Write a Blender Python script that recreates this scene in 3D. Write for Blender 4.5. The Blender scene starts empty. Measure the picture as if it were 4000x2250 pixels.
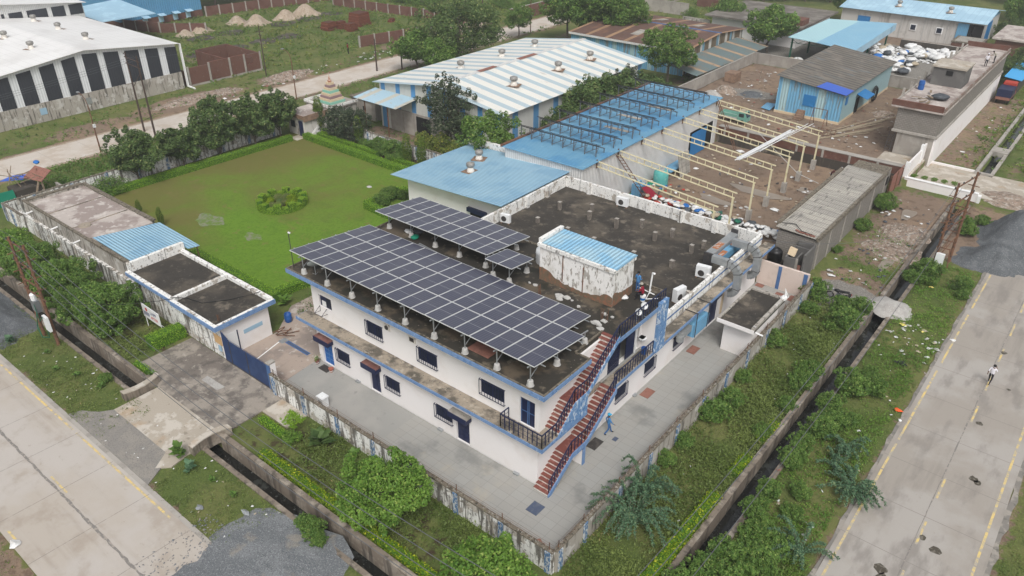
import bpy, math, random
import numpy as np
from mathutils import Vector, Matrix
R=math.radians
scene=bpy.context.scene
col=scene.collection
# ---------------------------------------------------------------- camera
CAMR=((0.7760292,0.6306952,0.0015104),(0.3221650,-0.3943418,-0.8606418),(-0.5422070,0.6683698,-0.5092086))
FPX=3001.5
cam=bpy.data.objects.new('camera',bpy.data.cameras.new('camera'));col.objects.link(cam)
_r,_d,_f=[Vector(v) for v in CAMR]
cam.matrix_world=Matrix(((_r.x,-_d.x,-_f.x,0),(_r.y,-_d.y,-_f.y,0),(_r.z,-_d.z,-_f.z,35.0),(0,0,0,1)))
cam.data.sensor_width=36;cam.data.lens=36*FPX/4000;cam.data.clip_end=3000;cam.data.clip_start=.5
scene.camera=cam
# ---------------------------------------------------------------- world, sun, exposure
SUN_EL,SUN_AZ=52,138
w=bpy.data.worlds.new('World');scene.world=w;w.use_nodes=True
nt=w.node_tree;nt.nodes.clear()
sky=nt.nodes.new('ShaderNodeTexSky');sky.sky_type='NISHITA';sky.sun_disc=False
sky.sun_elevation=R(SUN_EL);sky.sun_rotation=R(SUN_AZ);sky.air_density=1.0;sky.dust_density=4.0;sky.ozone_density=1.0
hs=nt.nodes.new('ShaderNodeHueSaturation');hs.inputs['Saturation'].default_value=.22   # a grey overcast sky
bg=nt.nodes.new('ShaderNodeBackground');bg.inputs['Strength'].default_value=.12
wo=nt.nodes.new('ShaderNodeOutputWorld')
nt.links.new(sky.outputs[0],hs.inputs['Color']);nt.links.new(hs.outputs[0],bg.inputs['Color']);nt.links.new(bg.outputs[0],wo.inputs[0])
sl=bpy.data.lights.new('sun','SUN');sl.energy=1.5;sl.angle=R(22);sl.color=(1,.98,.955)
so=bpy.data.objects.new('sun',sl);col.objects.link(so)
_a=R(SUN_AZ);_e=R(SUN_EL)
so.rotation_euler=Vector((math.sin(_a)*math.cos(_e),math.cos(_a)*math.cos(_e),math.sin(_e))).to_track_quat('Z','Y').to_euler()
scene.view_settings.view_transform='Standard';scene.view_settings.look='None'
scene.view_settings.exposure=.38;scene.view_settings.gamma=1
# ---------------------------------------------------------------- survey: where a sight line of the survey meets a plane of the site
OFF={1:(0,0),2:(1300,0),3:(2600,0),4:(0,700),5:(1300,700),6:(2600,700),7:(0,1460),8:(1300,1460),9:(2600,1460)}
ZM={11:(1900,1200,.31056),12:(2000,1500,.3313),13:(2600,900,.4141),14:(950,1050,.31056),15:(0,850,.3451),16:(500,1150,.3451),17:(2200,300,.3796),18:(2900,550,.3451),19:(3300,0,.3106),20:(2000,0,.3494),21:(1100,350,.3451)}
def _ray(t,x,y):
    if t>9: a=ZM[t];q=(a[0]+x*a[2],a[1]+y*a[2])
    else: o=OFF[t];q=(o[0]+x*.545171,o[1]+y*.545171)
    return _r*((q[0]-2000)/FPX)+_d*((q[1]-1125)/FPX)+_f
def at(t,x,y,z=0):
    d=_ray(t,x,y);k=(z-35)/d.z
    return Vector((d.x*k,d.y*k,z))
def atx(t,x,y,X):
    d=_ray(t,x,y);k=X/d.x
    return Vector((X,d.y*k,35+d.z*k))
def aty(t,x,y,Y):
    d=_ray(t,x,y);k=Y/d.y
    return Vector((d.x*k,Y,35+d.z*k))
# ---------------------------------------------------------------- materials
MATS={}
def lin(c):
    return tuple((v/255/12.92 if v/255<=.04045 else ((v/255+.055)/1.055)**2.4) for v in c)
class NB:
    def __init__(s,name):
        s.m=bpy.data.materials.new(name);s.m.use_nodes=True;s.t=s.m.node_tree
        s.b=s.t.nodes['Principled BSDF'];s.pos=s.t.nodes.new('ShaderNodeNewGeometry').outputs['Position']
    def n(s,k,**a):
        x=s.t.nodes.new(k)
        for q,v in a.items():setattr(x,q,v)
        return x
    def l(s,a,b):s.t.links.new(a,b)
    def math(s,op,a,b=None,c=None,clamp=False):
        x=s.n('ShaderNodeMath',operation=op);x.use_clamp=clamp
        for i,v in enumerate((a,b,c)):
            if v is None:continue
            if isinstance(v,(int,float)):x.inputs[i].default_value=v
            else:s.l(v,x.inputs[i])
        return x.outputs[0]
    def scaled(s,sc,src=None,off=(0,0,0)):
        x=s.n('ShaderNodeVectorMath',operation='MULTIPLY_ADD');s.l(src or s.pos,x.inputs[0]);x.inputs[1].default_value=sc;x.inputs[2].default_value=off
        return x.outputs[0]
    def noise(s,scale,detail=5,rough=.6,vec=None,dist=0):
        x=s.n('ShaderNodeTexNoise');x.inputs['Scale'].default_value=1
        x.inputs['Detail'].default_value=detail;x.inputs['Roughness'].default_value=rough;x.inputs['Distortion'].default_value=dist
        sc=scale if isinstance(scale,tuple) else (scale,)*3
        s.l(s.scaled(sc,vec,(random.uniform(0,50),random.uniform(0,50),random.uniform(0,50))),x.inputs['Vector']);return x.outputs[0]
    def ss(s,v,lo,hi,amt=1):
        x=s.n('ShaderNodeMapRange',interpolation_type='SMOOTHSTEP');s.l(v,x.inputs[0])
        x.inputs[1].default_value=lo;x.inputs[2].default_value=hi;x.inputs[3].default_value=0;x.inputs[4].default_value=amt
        return x.outputs[0]
    def mix(s,f,a,b):
        x=s.n('ShaderNodeMix',data_type='RGBA')
        if isinstance(f,(int,float)):x.inputs[0].default_value=f
        else:s.l(f,x.inputs[0])
        for i,v in ((6,a),(7,b)):
            if isinstance(v,tuple):x.inputs[i].default_value=(*v[:3],1)
            else:s.l(v,x.inputs[i])
        return x.outputs[2]
    def sep(s,v=None):
        x=s.n('ShaderNodeSeparateXYZ');s.l(v or s.pos,x.inputs[0]);return x.outputs
def M(name,base,layers=(),rough=.85,bump=None,corr=None,metal=0,spec=.3,vec=None,alpha=None):
    """layers: ('noise',color,scale,lo,hi,amt) ('streak',color,hscale,lo,hi,amt) ('stripe',color,axis,period,duty,offset) ('line',color,axis,period,width,offset) ('tile',color,sx,sy,width)"""
    random.seed(name)
    s=NB(name);v=None
    if vec=='obj':
        v=s.n('ShaderNodeTexCoord').outputs['Object']
    xyz=s.sep(v) ;c=tuple(base)
    for L in layers:
        k=L[0]
        if k=='noise':
            f=s.ss(s.noise(L[2],vec=v),L[3],L[4],L[5])
        elif k=='streak':
            f=s.ss(s.noise((L[2],L[2],L[2]*.1),vec=v,detail=6,rough=.7),L[3],L[4],L[5])
        elif k=='stripe':
            q=s.math('FRACT',s.math('MULTIPLY_ADD',xyz[L[2]],1/L[3],L[5]));f=s.math('LESS_THAN',q,L[4])
        elif k=='line':
            q=s.math('FRACT',s.math('MULTIPLY_ADD',xyz[L[2]],1/L[3],L[5]));f=s.math('MULTIPLY',s.math('LESS_THAN',q,L[4]/L[3]),L[6] if len(L)>6 else 1.)
        elif k=='cell':   # one tone per slab
            vo=s.n('ShaderNodeTexWhiteNoise',noise_dimensions='2D')
            cx=s.math('FLOOR',s.math('MULTIPLY',xyz[L[2][0]],1/L[3]));cy=s.math('FLOOR',s.math('MULTIPLY',xyz[L[2][1]],1/L[4]))
            cb=s.n('ShaderNodeCombineXYZ');s.l(cx,cb.inputs[0]);s.l(cy,cb.inputs[1]);s.l(cb.outputs[0],vo.inputs['Vector'])
            f=s.math('MULTIPLY',vo.outputs['Value'],L[5])
        elif k=='brick':
            br=s.n('ShaderNodeTexBrick');br.inputs['Color1'].default_value=(0,0,0,1);br.inputs['Color2'].default_value=(.35,.35,.35,1);br.inputs['Mortar'].default_value=(1,1,1,1)
            br.inputs['Scale'].default_value=1;br.inputs['Brick Width'].default_value=L[2];br.inputs['Row Height'].default_value=L[3];br.inputs['Mortar Size'].default_value=L[4]
            cb=s.n('ShaderNodeCombineXYZ');s.l(s.math('ADD',xyz[0],xyz[1]),cb.inputs[0]);s.l(xyz[2],cb.inputs[1]);s.l(cb.outputs[0],br.inputs['Vector'])
            f=br.outputs['Color']
        c=s.mix(f,c,L[1])
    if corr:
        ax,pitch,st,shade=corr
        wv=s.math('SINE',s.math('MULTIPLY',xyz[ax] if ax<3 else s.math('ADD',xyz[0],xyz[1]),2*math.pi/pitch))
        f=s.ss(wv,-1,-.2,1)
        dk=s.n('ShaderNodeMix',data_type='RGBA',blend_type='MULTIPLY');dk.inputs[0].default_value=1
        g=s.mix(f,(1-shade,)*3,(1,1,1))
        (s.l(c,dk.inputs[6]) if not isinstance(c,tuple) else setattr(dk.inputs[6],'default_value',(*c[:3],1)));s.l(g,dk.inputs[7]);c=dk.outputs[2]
    if isinstance(c,tuple):s.b.inputs['Base Color'].default_value=(*c[:3],1)
    else:s.l(c,s.b.inputs['Base Color'])
    s.b.inputs['Roughness'].default_value=rough;s.b.inputs['Metallic'].default_value=metal;s.b.inputs['Specular IOR Level'].default_value=spec
    h=None
    if bump:h=s.math('MULTIPLY',s.noise(bump[0],vec=v,detail=6),bump[1])
    if corr:
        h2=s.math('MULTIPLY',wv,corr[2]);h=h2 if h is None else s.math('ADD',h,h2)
    if h is not None:
        b=s.n('ShaderNodeBump');b.inputs['Strength'].default_value=1;b.inputs['Distance'].default_value=1;s.l(h,b.inputs['Height']);s.l(b.outputs[0],s.b.inputs['Normal'])
    MATS[name]=s.m;return s.m
def leafmat(name,c1,c2,c3,rough=.55):
    s=NB(name);a=s.n('ShaderNodeAttribute',attribute_name='tint');x=s.sep(a.outputs['Vector'])
    c=s.mix(x[0],lin(c1),lin(c2));c=s.mix(s.ss(x[1],.84,.98),c,lin(c3))
    s.l(c,s.b.inputs['Base Color']);s.b.inputs['Roughness'].default_value=rough;s.b.inputs['Specular IOR Level'].default_value=.25
    tr=s.n('ShaderNodeBsdfTranslucent');s.l(c,tr.inputs['Color']);mx=s.n('ShaderNodeMixShader');mx.inputs[0].default_value=.3
    out=[n for n in s.t.nodes if n.type=='OUTPUT_MATERIAL'][0]
    s.l(s.b.outputs[0],mx.inputs[1]);s.l(tr.outputs[0],mx.inputs[2]);s.l(mx.outputs[0],out.inputs[0])
    MATS[name]=s.m;return s.m
blk=(.035,.033,.03)
M('white_wall',(.78,.75,.735),[('noise',(.66,.6,.55),.5,.5,.75,.5),('streak',(.5,.42,.36),1.6,.64,.8,.35),('noise',(.6,.55,.5),6,.62,.75,.25)],bump=(3,.01))
M('pink_wall',(.62,.52,.46),[('streak',(.3,.24,.2),1.5,.55,.75,.6),('noise',(.45,.36,.3),.8,.45,.7,.5)],bump=(3,.01))
M('peeling_wall',(.74,.73,.70),[('noise',(.36,.31,.25),.9,.52,.58,.75),('streak',(.1,.09,.075),2.8,.48,.58,.9),('noise',(.08,.075,.065),5,.57,.62,.75)],bump=(5,.02))
M('peeling_parapet',(.75,.74,.71),[('noise',(.38,.33,.27),1.4,.56,.6,.8),('streak',(.14,.13,.12),2.2,.55,.63,.85),('noise',(.09,.085,.08),6,.6,.63,.85)],bump=(6,.02))
M('block_wall',(.76,.745,.72),[('noise',(.2,.18,.15),(5,5,2.2),.57,.62,.8),('noise',(.42,.38,.32),(.6,.6,.5),.5,.7,.5),('noise',(.3,.27,.23),(2.2,2.2,.8),.56,.6,.8),('streak',(.16,.15,.14),3,.58,.68,.7),('noise',(.4,.37,.33),(1,1,.5),.6,.66,.6)],bump=(5,.02))
M('block_base',(.16,.115,.075),[('noise',(.3,.12,.07),3,.5,.56,.6),('noise',(.1,.08,.06),1,.5,.7,.6)],bump=(6,.03))
M('stained_render',(.36,.33,.29),[('streak',(.08,.07,.06),3.2,.5,.6,.85),('noise',(.6,.58,.55),.9,.55,.6,.6),('noise',(.5,.48,.44),.6,.52,.72,.7)],bump=(4,.015))
M('mossy_cap',(.17,.145,.11),[('noise',(.05,.045,.035),4,.48,.62,.8),('noise',(.42,.38,.32),7,.58,.66,.7),('noise',(.11,.12,.04),3,.6,.7,.6)],bump=(9,.06))
M('blue_paint',lin((112,140,178)),[('noise',lin((78,112,158)),3,.5,.62,.6),('noise',(.55,.6,.68),7,.62,.67,.6)],bump=(6,.02))
M('blue_flaking',lin((104,140,182)),[('noise',(.62,.68,.74),(4,4,2),.53,.57,.7),('noise',lin((52,92,145)),5,.55,.6,.6)],bump=(5,.06))
M('blue_pilaster',lin((82,114,148)),[('noise',(.55,.56,.55),(7,7,3.5),.5,.54,.85),('streak',(.12,.12,.11),4,.52,.62,.8)],bump=(5,.03))
M('blue_plain',lin((80,110,152)),[('noise',lin((55,90,140)),2,.4,.7,.6)])
M('dark_roof',(.042,.037,.031),[('noise',(.095,.08,.062),.35,.46,.66,.95),('noise',(.19,.16,.125),.7,.56,.68,.7),('noise',(.15,.13,.105),1.6,.56,.72,.6),('noise',(.24,.215,.185),5,.64,.7,.55),('noise',(.022,.021,.019),.9,.55,.72,.6)],bump=(4,.015),rough=.8)
M('front_roof',(.036,.032,.026),[('noise',(.11,.086,.06),.4,.5,.6,.9),('noise',(.2,.17,.13),.9,.6,.68,.6),('noise',(.2,.165,.12),1.1,.58,.7,.7),('noise',(.33,.29,.24),3.2,.66,.71,.75),('noise',(.02,.022,.015),.8,.52,.66,.7)],bump=(4,.015),rough=.75)
M('pale_roof',(.44,.39,.355),[('noise',(.26,.21,.19),.35,.46,.56,.85),('noise',(.56,.52,.48),1.2,.55,.62,.7),('noise',(.1,.09,.08),3,.64,.7,.7)],bump=(3,.01))
M('ledge_top',(.3,.255,.2),[('noise',(.09,.08,.065),.8,.44,.6,.9),('noise',(.42,.37,.3),2.5,.56,.66,.7),('noise',(.05,.045,.04),5,.6,.66,.7)],bump=(5,.03))
M('concrete',(.36,.335,.3),[('noise',(.24,.22,.195),.8,.45,.65,.7),('noise',(.15,.135,.12),4,.6,.7,.6)],bump=(4,.012))
M('wet_concrete',(.17,.148,.128),[('noise',(.3,.265,.225),.3,.47,.56,.95),('streak',(.11,.1,.09),.9,.5,.62,.6),('noise',(.4,.36,.31),1.3,.57,.66,.7),('noise',(.085,.075,.068),1.1,.5,.66,.7),('noise',(.42,.38,.33),6,.63,.68,.5)],bump=(3,.01),rough=.7)
M('tan_concrete',(.38,.335,.275),[('noise',(.52,.48,.42),.7,.5,.58,.8),('noise',(.36,.25,.15),.5,.55,.7,.6),('noise',(.2,.17,.13),2.5,.6,.68,.6)],bump=(3,.01))
M('court_tiles',(.31,.306,.286),[('cell',(.34,.335,.315),(0,1),.9,.6,.5),('cell',(.31,.28,.24),(0,1),.9,1.2,.22),('noise',(.14,.145,.14),.3,.52,.68,.6),('line',(.19,.185,.175),0,.9,.03,0,.45),('line',(.19,.185,.175),1,.6,.03,0,.45),('noise',(.42,.37,.29),.25,.58,.72,.6)],bump=(6,.004),rough=.6)
M('court_smooth',(.3,.295,.275),[('noise',(.35,.335,.31),.4,.45,.65,.8),('noise',(.19,.185,.18),1.3,.6,.72,.6)],rough=.7)
M('drive_concrete',(.37,.30,.25),[('noise',(.24,.20,.175),.35,.46,.58,.85),('noise',(.5,.45,.4),1.2,.57,.64,.7),('noise',(.15,.13,.12),4,.62,.68,.5)],bump=(3,.01))
M('road_left',(.41,.365,.315),[('noise',(.30,.255,.21),(.12,1.3,1),.5,.72,.55),('noise',(.47,.43,.39),(.1,.5,1),.55,.75,.6),('noise',(.44,.405,.37),.16,.42,.6,.9),('noise',(.31,.26,.21),.5,.52,.7,.6),('noise',(.3,.25,.2),2.5,.64,.72,.45),('noise',(.2,.18,.16),9,.68,.74,.4)],bump=(8,.004))
M('road_right',(.31,.28,.245),[('noise',(.22,.2,.175),(1.6,.12,1),.5,.72,.5),('noise',(.365,.34,.31),.2,.42,.6,.9),('noise',(.215,.195,.175),(.6,.2,1),.5,.66,.75),('noise',(.25,.22,.19),3,.63,.72,.4),('line',(.22,.2,.18),1,4.15,.04,.2)],bump=(8,.004))
M('road_far',(.50,.45,.395),[('noise',(.42,.35,.28),.3,.45,.62,.8),('noise',(.56,.52,.48),1,.5,.7,.6),('line',(.36,.32,.28),1,5,.06,.2)])
M('road_shoulder',(.2,.185,.165),[('noise',(.33,.3,.26),1,.48,.6,.8),('noise',(.1,.1,.08),3,.56,.66,.6)])
M('yellow_line',lin((196,178,126)),[('noise',(.36,.325,.28),4,.38,.5,.95),('noise',lin((225,195,110)),2,.4,.6,.6)])
M('seam',(.2,.185,.17),[('noise',(.36,.32,.28),5,.5,.6,.8)])
M('lawn_',lin((88,122,32)),[('noise',lin((104,108,54)),.07,.42,.6,.95),('noise',lin((70,118,18)),.3,.45,.65,.6),('noise',lin((112,104,62)),(.13,.35,1),.57,.7,.55),('noise',lin((62,98,20)),3.5,.45,.6,.45),('noise',lin((98,138,34)),14,.45,.62,.5)],bump=(14,.05),rough=.95)
M('clipped_patch',(.2,.21,.13),[('noise',lin((94,118,44)),1.3,.4,.52,1.),('noise',(.26,.26,.2),3,.56,.66,.6),('noise',(.2,.2,.18),4,.5,.6,.6)],rough=.6)
M('gravel_dark',(.10,.108,.115),[('noise',(.155,.163,.17),1.2,.48,.62,.7),('noise',(.25,.26,.265),11,.54,.62,.7),('noise',(.06,.065,.068),18,.5,.6,.7)],bump=(16,.05))
M('gravel_grey',(.235,.22,.2),[('noise',(.29,.265,.23),.8,.45,.6,.7),('noise',(.15,.14,.13),14,.52,.6,.7)],bump=(16,.03))
M('ash_grey',(.4,.385,.36),[('noise',(.3,.28,.26),1.2,.45,.6,.7),('noise',(.5,.48,.45),8,.55,.62,.6)],bump=(9,.04))
M('soil_heap',(.34,.27,.20),[('noise',(.42,.35,.28),1,.45,.6,.7),('noise',(.2,.15,.11),5,.52,.6,.6)],bump=(5,.06))
M('rubble',(.27,.21,.165),[('noise',(.42,.38,.33),3,.52,.58,.8),('noise',(.13,.1,.075),2,.52,.6,.8),('noise',(.32,.15,.09),5,.6,.64,.7)],bump=(6,.08))
M('drain_water',(.012,.013,.012),[('noise',(.05,.055,.05),1.2,.52,.66,.8),('noise',(.12,.125,.115),4,.62,.68,.6)],rough=.12,spec=.5)
M('puddle',(.27,.225,.18),[('noise',(.22,.18,.145),.6,.45,.65,.8)],rough=.3,spec=.5)
M('drain_wall',(.2,.165,.13),[('noise',(.33,.29,.24),.9,.5,.62,.8),('streak',(.07,.06,.05),1.4,.48,.62,.85)],bump=(5,.02))
M('brick',(.165,.055,.034),[('brick',(.12,.085,.07),.26,.12,.02),('noise',(.1,.04,.028),.6,.5,.65,.6),('noise',(.26,.19,.15),2.2,.6,.7,.5)],bump=(6,.02))
M('brick_stack',(.34,.10,.045),[('brick',(.08,.03,.02),.24,.1,.03),('noise',(.14,.05,.03),3,.5,.62,.6)],bump=(8,.04))
M('block_grey',(.26,.24,.215),[('brick',(.15,.135,.12),.42,.21,.025),('noise',(.19,.175,.155),.7,.46,.62,.7)],bump=(8,.03))
M('cement',(.30,.275,.245),[('noise',(.4,.37,.33),.6,.45,.62,.7),('streak',(.17,.15,.13),1,.55,.72,.6)],bump=(4,.01))
M('cement_dark',(.12,.115,.11),[('noise',(.16,.155,.145),.7,.45,.62,.7)],bump=(4,.01))
M('retaining',(.06,.052,.043),[('streak',(.13,.11,.09),1.2,.5,.66,.8),('noise',(.25,.22,.18),.5,.6,.66,.6)],bump=(3,.03))
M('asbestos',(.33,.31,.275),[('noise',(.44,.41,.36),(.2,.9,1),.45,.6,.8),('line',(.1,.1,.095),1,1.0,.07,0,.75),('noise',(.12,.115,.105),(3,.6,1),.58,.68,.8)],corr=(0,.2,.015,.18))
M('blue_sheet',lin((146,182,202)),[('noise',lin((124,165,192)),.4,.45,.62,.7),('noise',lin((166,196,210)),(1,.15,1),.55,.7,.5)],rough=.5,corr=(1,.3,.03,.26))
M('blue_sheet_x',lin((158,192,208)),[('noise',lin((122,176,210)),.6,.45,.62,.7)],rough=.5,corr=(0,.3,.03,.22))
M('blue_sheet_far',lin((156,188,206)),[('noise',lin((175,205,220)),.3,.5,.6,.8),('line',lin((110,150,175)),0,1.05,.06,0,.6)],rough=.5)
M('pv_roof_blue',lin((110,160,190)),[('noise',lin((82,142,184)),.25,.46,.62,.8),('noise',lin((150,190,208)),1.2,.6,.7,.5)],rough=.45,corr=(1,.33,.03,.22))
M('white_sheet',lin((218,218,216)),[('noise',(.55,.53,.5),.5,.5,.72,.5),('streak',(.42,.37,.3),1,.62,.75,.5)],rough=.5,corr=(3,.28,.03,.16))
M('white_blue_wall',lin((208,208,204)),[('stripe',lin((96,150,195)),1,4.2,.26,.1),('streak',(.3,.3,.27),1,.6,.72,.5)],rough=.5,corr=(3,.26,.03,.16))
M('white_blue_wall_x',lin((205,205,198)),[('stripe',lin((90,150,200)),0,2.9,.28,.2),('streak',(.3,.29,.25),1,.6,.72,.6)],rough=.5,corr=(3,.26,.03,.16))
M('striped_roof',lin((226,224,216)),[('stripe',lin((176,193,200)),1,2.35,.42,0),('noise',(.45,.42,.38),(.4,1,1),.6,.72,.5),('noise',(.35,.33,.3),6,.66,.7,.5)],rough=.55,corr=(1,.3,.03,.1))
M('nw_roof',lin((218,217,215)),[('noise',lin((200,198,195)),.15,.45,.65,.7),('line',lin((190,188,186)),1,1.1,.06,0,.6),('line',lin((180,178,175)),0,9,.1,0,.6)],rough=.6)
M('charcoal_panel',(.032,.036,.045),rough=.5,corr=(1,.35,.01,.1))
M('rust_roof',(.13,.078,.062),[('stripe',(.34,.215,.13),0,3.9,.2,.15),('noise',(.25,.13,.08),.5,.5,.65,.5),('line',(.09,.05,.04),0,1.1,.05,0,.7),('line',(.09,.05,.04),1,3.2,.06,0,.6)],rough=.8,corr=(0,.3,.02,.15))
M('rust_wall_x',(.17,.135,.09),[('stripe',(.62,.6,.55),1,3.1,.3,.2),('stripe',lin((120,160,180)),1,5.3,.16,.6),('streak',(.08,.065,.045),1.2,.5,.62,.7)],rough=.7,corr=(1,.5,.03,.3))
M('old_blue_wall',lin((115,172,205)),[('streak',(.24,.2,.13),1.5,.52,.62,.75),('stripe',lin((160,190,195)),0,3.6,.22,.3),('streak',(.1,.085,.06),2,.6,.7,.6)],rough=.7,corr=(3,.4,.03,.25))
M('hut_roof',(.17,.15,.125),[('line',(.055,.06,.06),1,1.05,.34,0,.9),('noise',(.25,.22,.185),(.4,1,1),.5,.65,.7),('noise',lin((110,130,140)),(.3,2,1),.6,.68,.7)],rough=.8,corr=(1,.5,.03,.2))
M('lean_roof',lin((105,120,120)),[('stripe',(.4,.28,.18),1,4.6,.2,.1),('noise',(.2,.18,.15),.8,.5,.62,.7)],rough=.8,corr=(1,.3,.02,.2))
M('bright_blue',lin((44,116,172)),[('noise',lin((60,140,200)),2,.55,.68,.5)],rough=.5)
M('tarp_blue',lin((58,95,185)),rough=.5);M('sky_blue_metal',lin((104,156,190)),[('noise',lin((110,150,165)),2,.55,.65,.5)],rough=.5,corr=(0,.3,.01,.15))
M('canopy_blue',lin((132,180,206)),[('noise',lin((148,190,210)),.3,.4,.7,.6)],rough=.5,corr=(0,.4,.02,.14))
M('canopy_pale',lin((168,205,212)),rough=.5,corr=(0,.4,.02,.12))
M('bluewall_shed',lin((88,146,186)),[('noise',lin((98,154,190)),.2,.4,.6,.6)],rough=.5,corr=(1,.5,.03,.15))
M('navy',lin((22,32,66)),[('noise',lin((32,44,80)),2,.5,.7,.6)],rough=.5,spec=.4)
M('navy_gate',lin((38,58,96)),[('noise',lin((52,74,112)),1,.45,.65,.7),('streak',lin((70,85,110)),2,.6,.72,.4)],rough=.55)
M('door_blue',lin((28,95,165)),[('noise',lin((45,115,180)),2,.5,.66,.6)],rough=.5)
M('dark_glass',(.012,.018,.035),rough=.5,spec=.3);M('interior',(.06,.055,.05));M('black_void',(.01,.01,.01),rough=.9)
M('canopy_red',(.2,.09,.075),[('noise',(.27,.15,.13),1.5,.45,.65,.8)],rough=.7)
M('step_red',(.19,.062,.048),[('noise',(.34,.17,.14),3,.5,.62,.6),('noise',(.1,.05,.04),2,.58,.68,.6)],rough=.7,bump=(6,.01))
M('step_white',(.7,.66,.6),[('noise',(.3,.26,.22),3,.5,.62,.6),('noise',(.12,.1,.08),6,.6,.66,.6)],bump=(6,.01))
M('galv',(.42,.44,.45),[('noise',(.3,.31,.32),2,.45,.6,.6)],rough=.45,metal=.6)
M('duct_metal',(.30,.315,.32),[('noise',(.38,.39,.39),2,.45,.6,.6)],rough=.45,metal=.3)
M('rusty_metal',(.17,.085,.05),[('noise',(.07,.045,.035),4,.48,.6,.8),('noise',(.3,.15,.08),6,.58,.64,.5)],rough=.8,bump=(8,.01))
M('rust_orange',(.36,.14,.06),[('noise',(.5,.48,.45),3,.5,.6,.7)],rough=.7)
M('dark_steel',(.05,.048,.05),[('noise',(.09,.07,.06),4,.5,.65,.6)],rough=.6)
M('frame_steel',(.15,.155,.165),rough=.5,metal=.4)
M('cream_steel',lin((214,206,172)),[('noise',lin((190,175,130)),1.5,.5,.66,.6)],rough=.5)
M('white_paint',(.78,.78,.77),rough=.4);M('white_plastic',(.74,.75,.75),[('noise',(.6,.6,.6),2,.5,.7,.5)],rough=.4)
M('brown_weather',(.2,.13,.09),[('noise',(.3,.2,.14),2,.45,.6,.7)],rough=.8);M('black_plastic',(.015,.015,.016),rough=.4);M('black_rubber',(.02,.02,.02),rough=.8)
M('sack_white',(.68,.68,.67),[('noise',(.5,.48,.45),3,.5,.65,.6)],rough=.6,bump=(6,.04));M('sack_grey',(.06,.068,.078),[('noise',(.12,.13,.14),3,.5,.65,.6)],rough=.6,bump=(6,.04))
M('sack_blue',lin((40,105,175)),rough=.5,bump=(6,.04));M('sack_green',lin((30,100,80)),rough=.6,bump=(6,.04));M('sack_red',lin((170,60,45)),rough=.6,bump=(6,.04));M('sack_tan',(.4,.34,.25),rough=.7,bump=(6,.04))
M('teal_tank',lin((90,170,165)),[('noise',lin((140,190,185)),2,.5,.64,.6)],rough=.5);M('barrel_blue',lin((40,86,150)),rough=.4);M('dish_grey',(.3,.32,.32),rough=.5)
M('terracotta',(.33,.11,.07),rough=.8);M('mat_dark',(.045,.04,.038),[('noise',(.1,.09,.08),3,.5,.62,.6)]);M('mat_rust',(.26,.12,.09),[('noise',(.17,.08,.06),3,.48,.6,.6)]);M('slab_blue',(.07,.09,.14),[('noise',(.13,.14,.17),2,.5,.65,.6)])
M('mint',lin((132,184,166)),rough=.7);M('cream_paint',lin((205,185,155)),rough=.7);M('mauve',lin((140,118,120)),rough=.7)
M('green_steel',lin((25,85,65)),rough=.6);M('green_net',lin((20,120,95)),rough=.8);M('orange',lin((230,90,40)),rough=.6);M('yellow_p',lin((215,200,110)),rough=.6)
M('glass_van',(.03,.04,.04),rough=.1,spec=.6);M('truck_teal',lin((110,160,145)),rough=.5);M('wood',(.2,.15,.1),[('noise',(.3,.24,.18),(2,2,8),.45,.6,.7)]);M('bamboo',(.38,.32,.23),[('noise',(.25,.2,.14),3,.5,.6,.6)])
M('bark',(.1,.08,.06),[('noise',(.18,.15,.12),5,.5,.62,.7)],bump=(9,.03));M('skin',(.16,.085,.055),rough=.6);M('skin_light',(.22,.12,.08),rough=.6);M('hair',(.012,.011,.01),rough=.7)
M('cloth_blue',lin((72,125,175)),rough=.9);M('cloth_denim',lin((60,100,150)),rough=.9);M('cloth_red',lin((130,30,48)),rough=.9);M('cloth_white',(.7,.68,.72),rough=.9);M('cloth_black',(.02,.02,.025),rough=.9);M('cloth_maroon',(.09,.03,.03),rough=.9);M('cloth_khaki',(.35,.33,.28),rough=.9);M('cap_blue',lin((70,165,205)),rough=.9)
M('notice_text',lin((60,70,110)),rough=.6);M('notice_red',lin((190,70,60)),rough=.6);M('poster_tan',lin((195,160,115)),rough=.7);M('poster_blue',lin((150,180,200)),rough=.7)
leafmat('leaf_dark',(50,74,36),(106,130,74),(142,150,92));leafmat('leaf_mid',(64,96,40),(116,148,70),(148,164,88));leafmat('leaf_bright',(76,114,42),(124,158,66),(156,174,88))
leafmat('leaf_hedge',(92,138,28),(150,184,56),(174,202,80));leafmat('leaf_hedge_yellow',(84,120,20),(140,160,30),(190,190,50));leafmat('leaf_olive',(62,78,40),(112,112,58),(165,140,80))
leafmat('leaf_blue',(64,96,70),(110,142,108),(134,152,108));leafmat('leaf_cypress',(52,80,26),(108,132,48),(150,160,64));leafmat('leaf_grass',(80,102,46),(132,146,80),(162,146,102));leafmat('leaf_pale',(84,110,48),(140,150,70),(190,180,90));leafmat('leaf_grey',(44,58,42),(84,98,72),(120,124,96))
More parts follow.
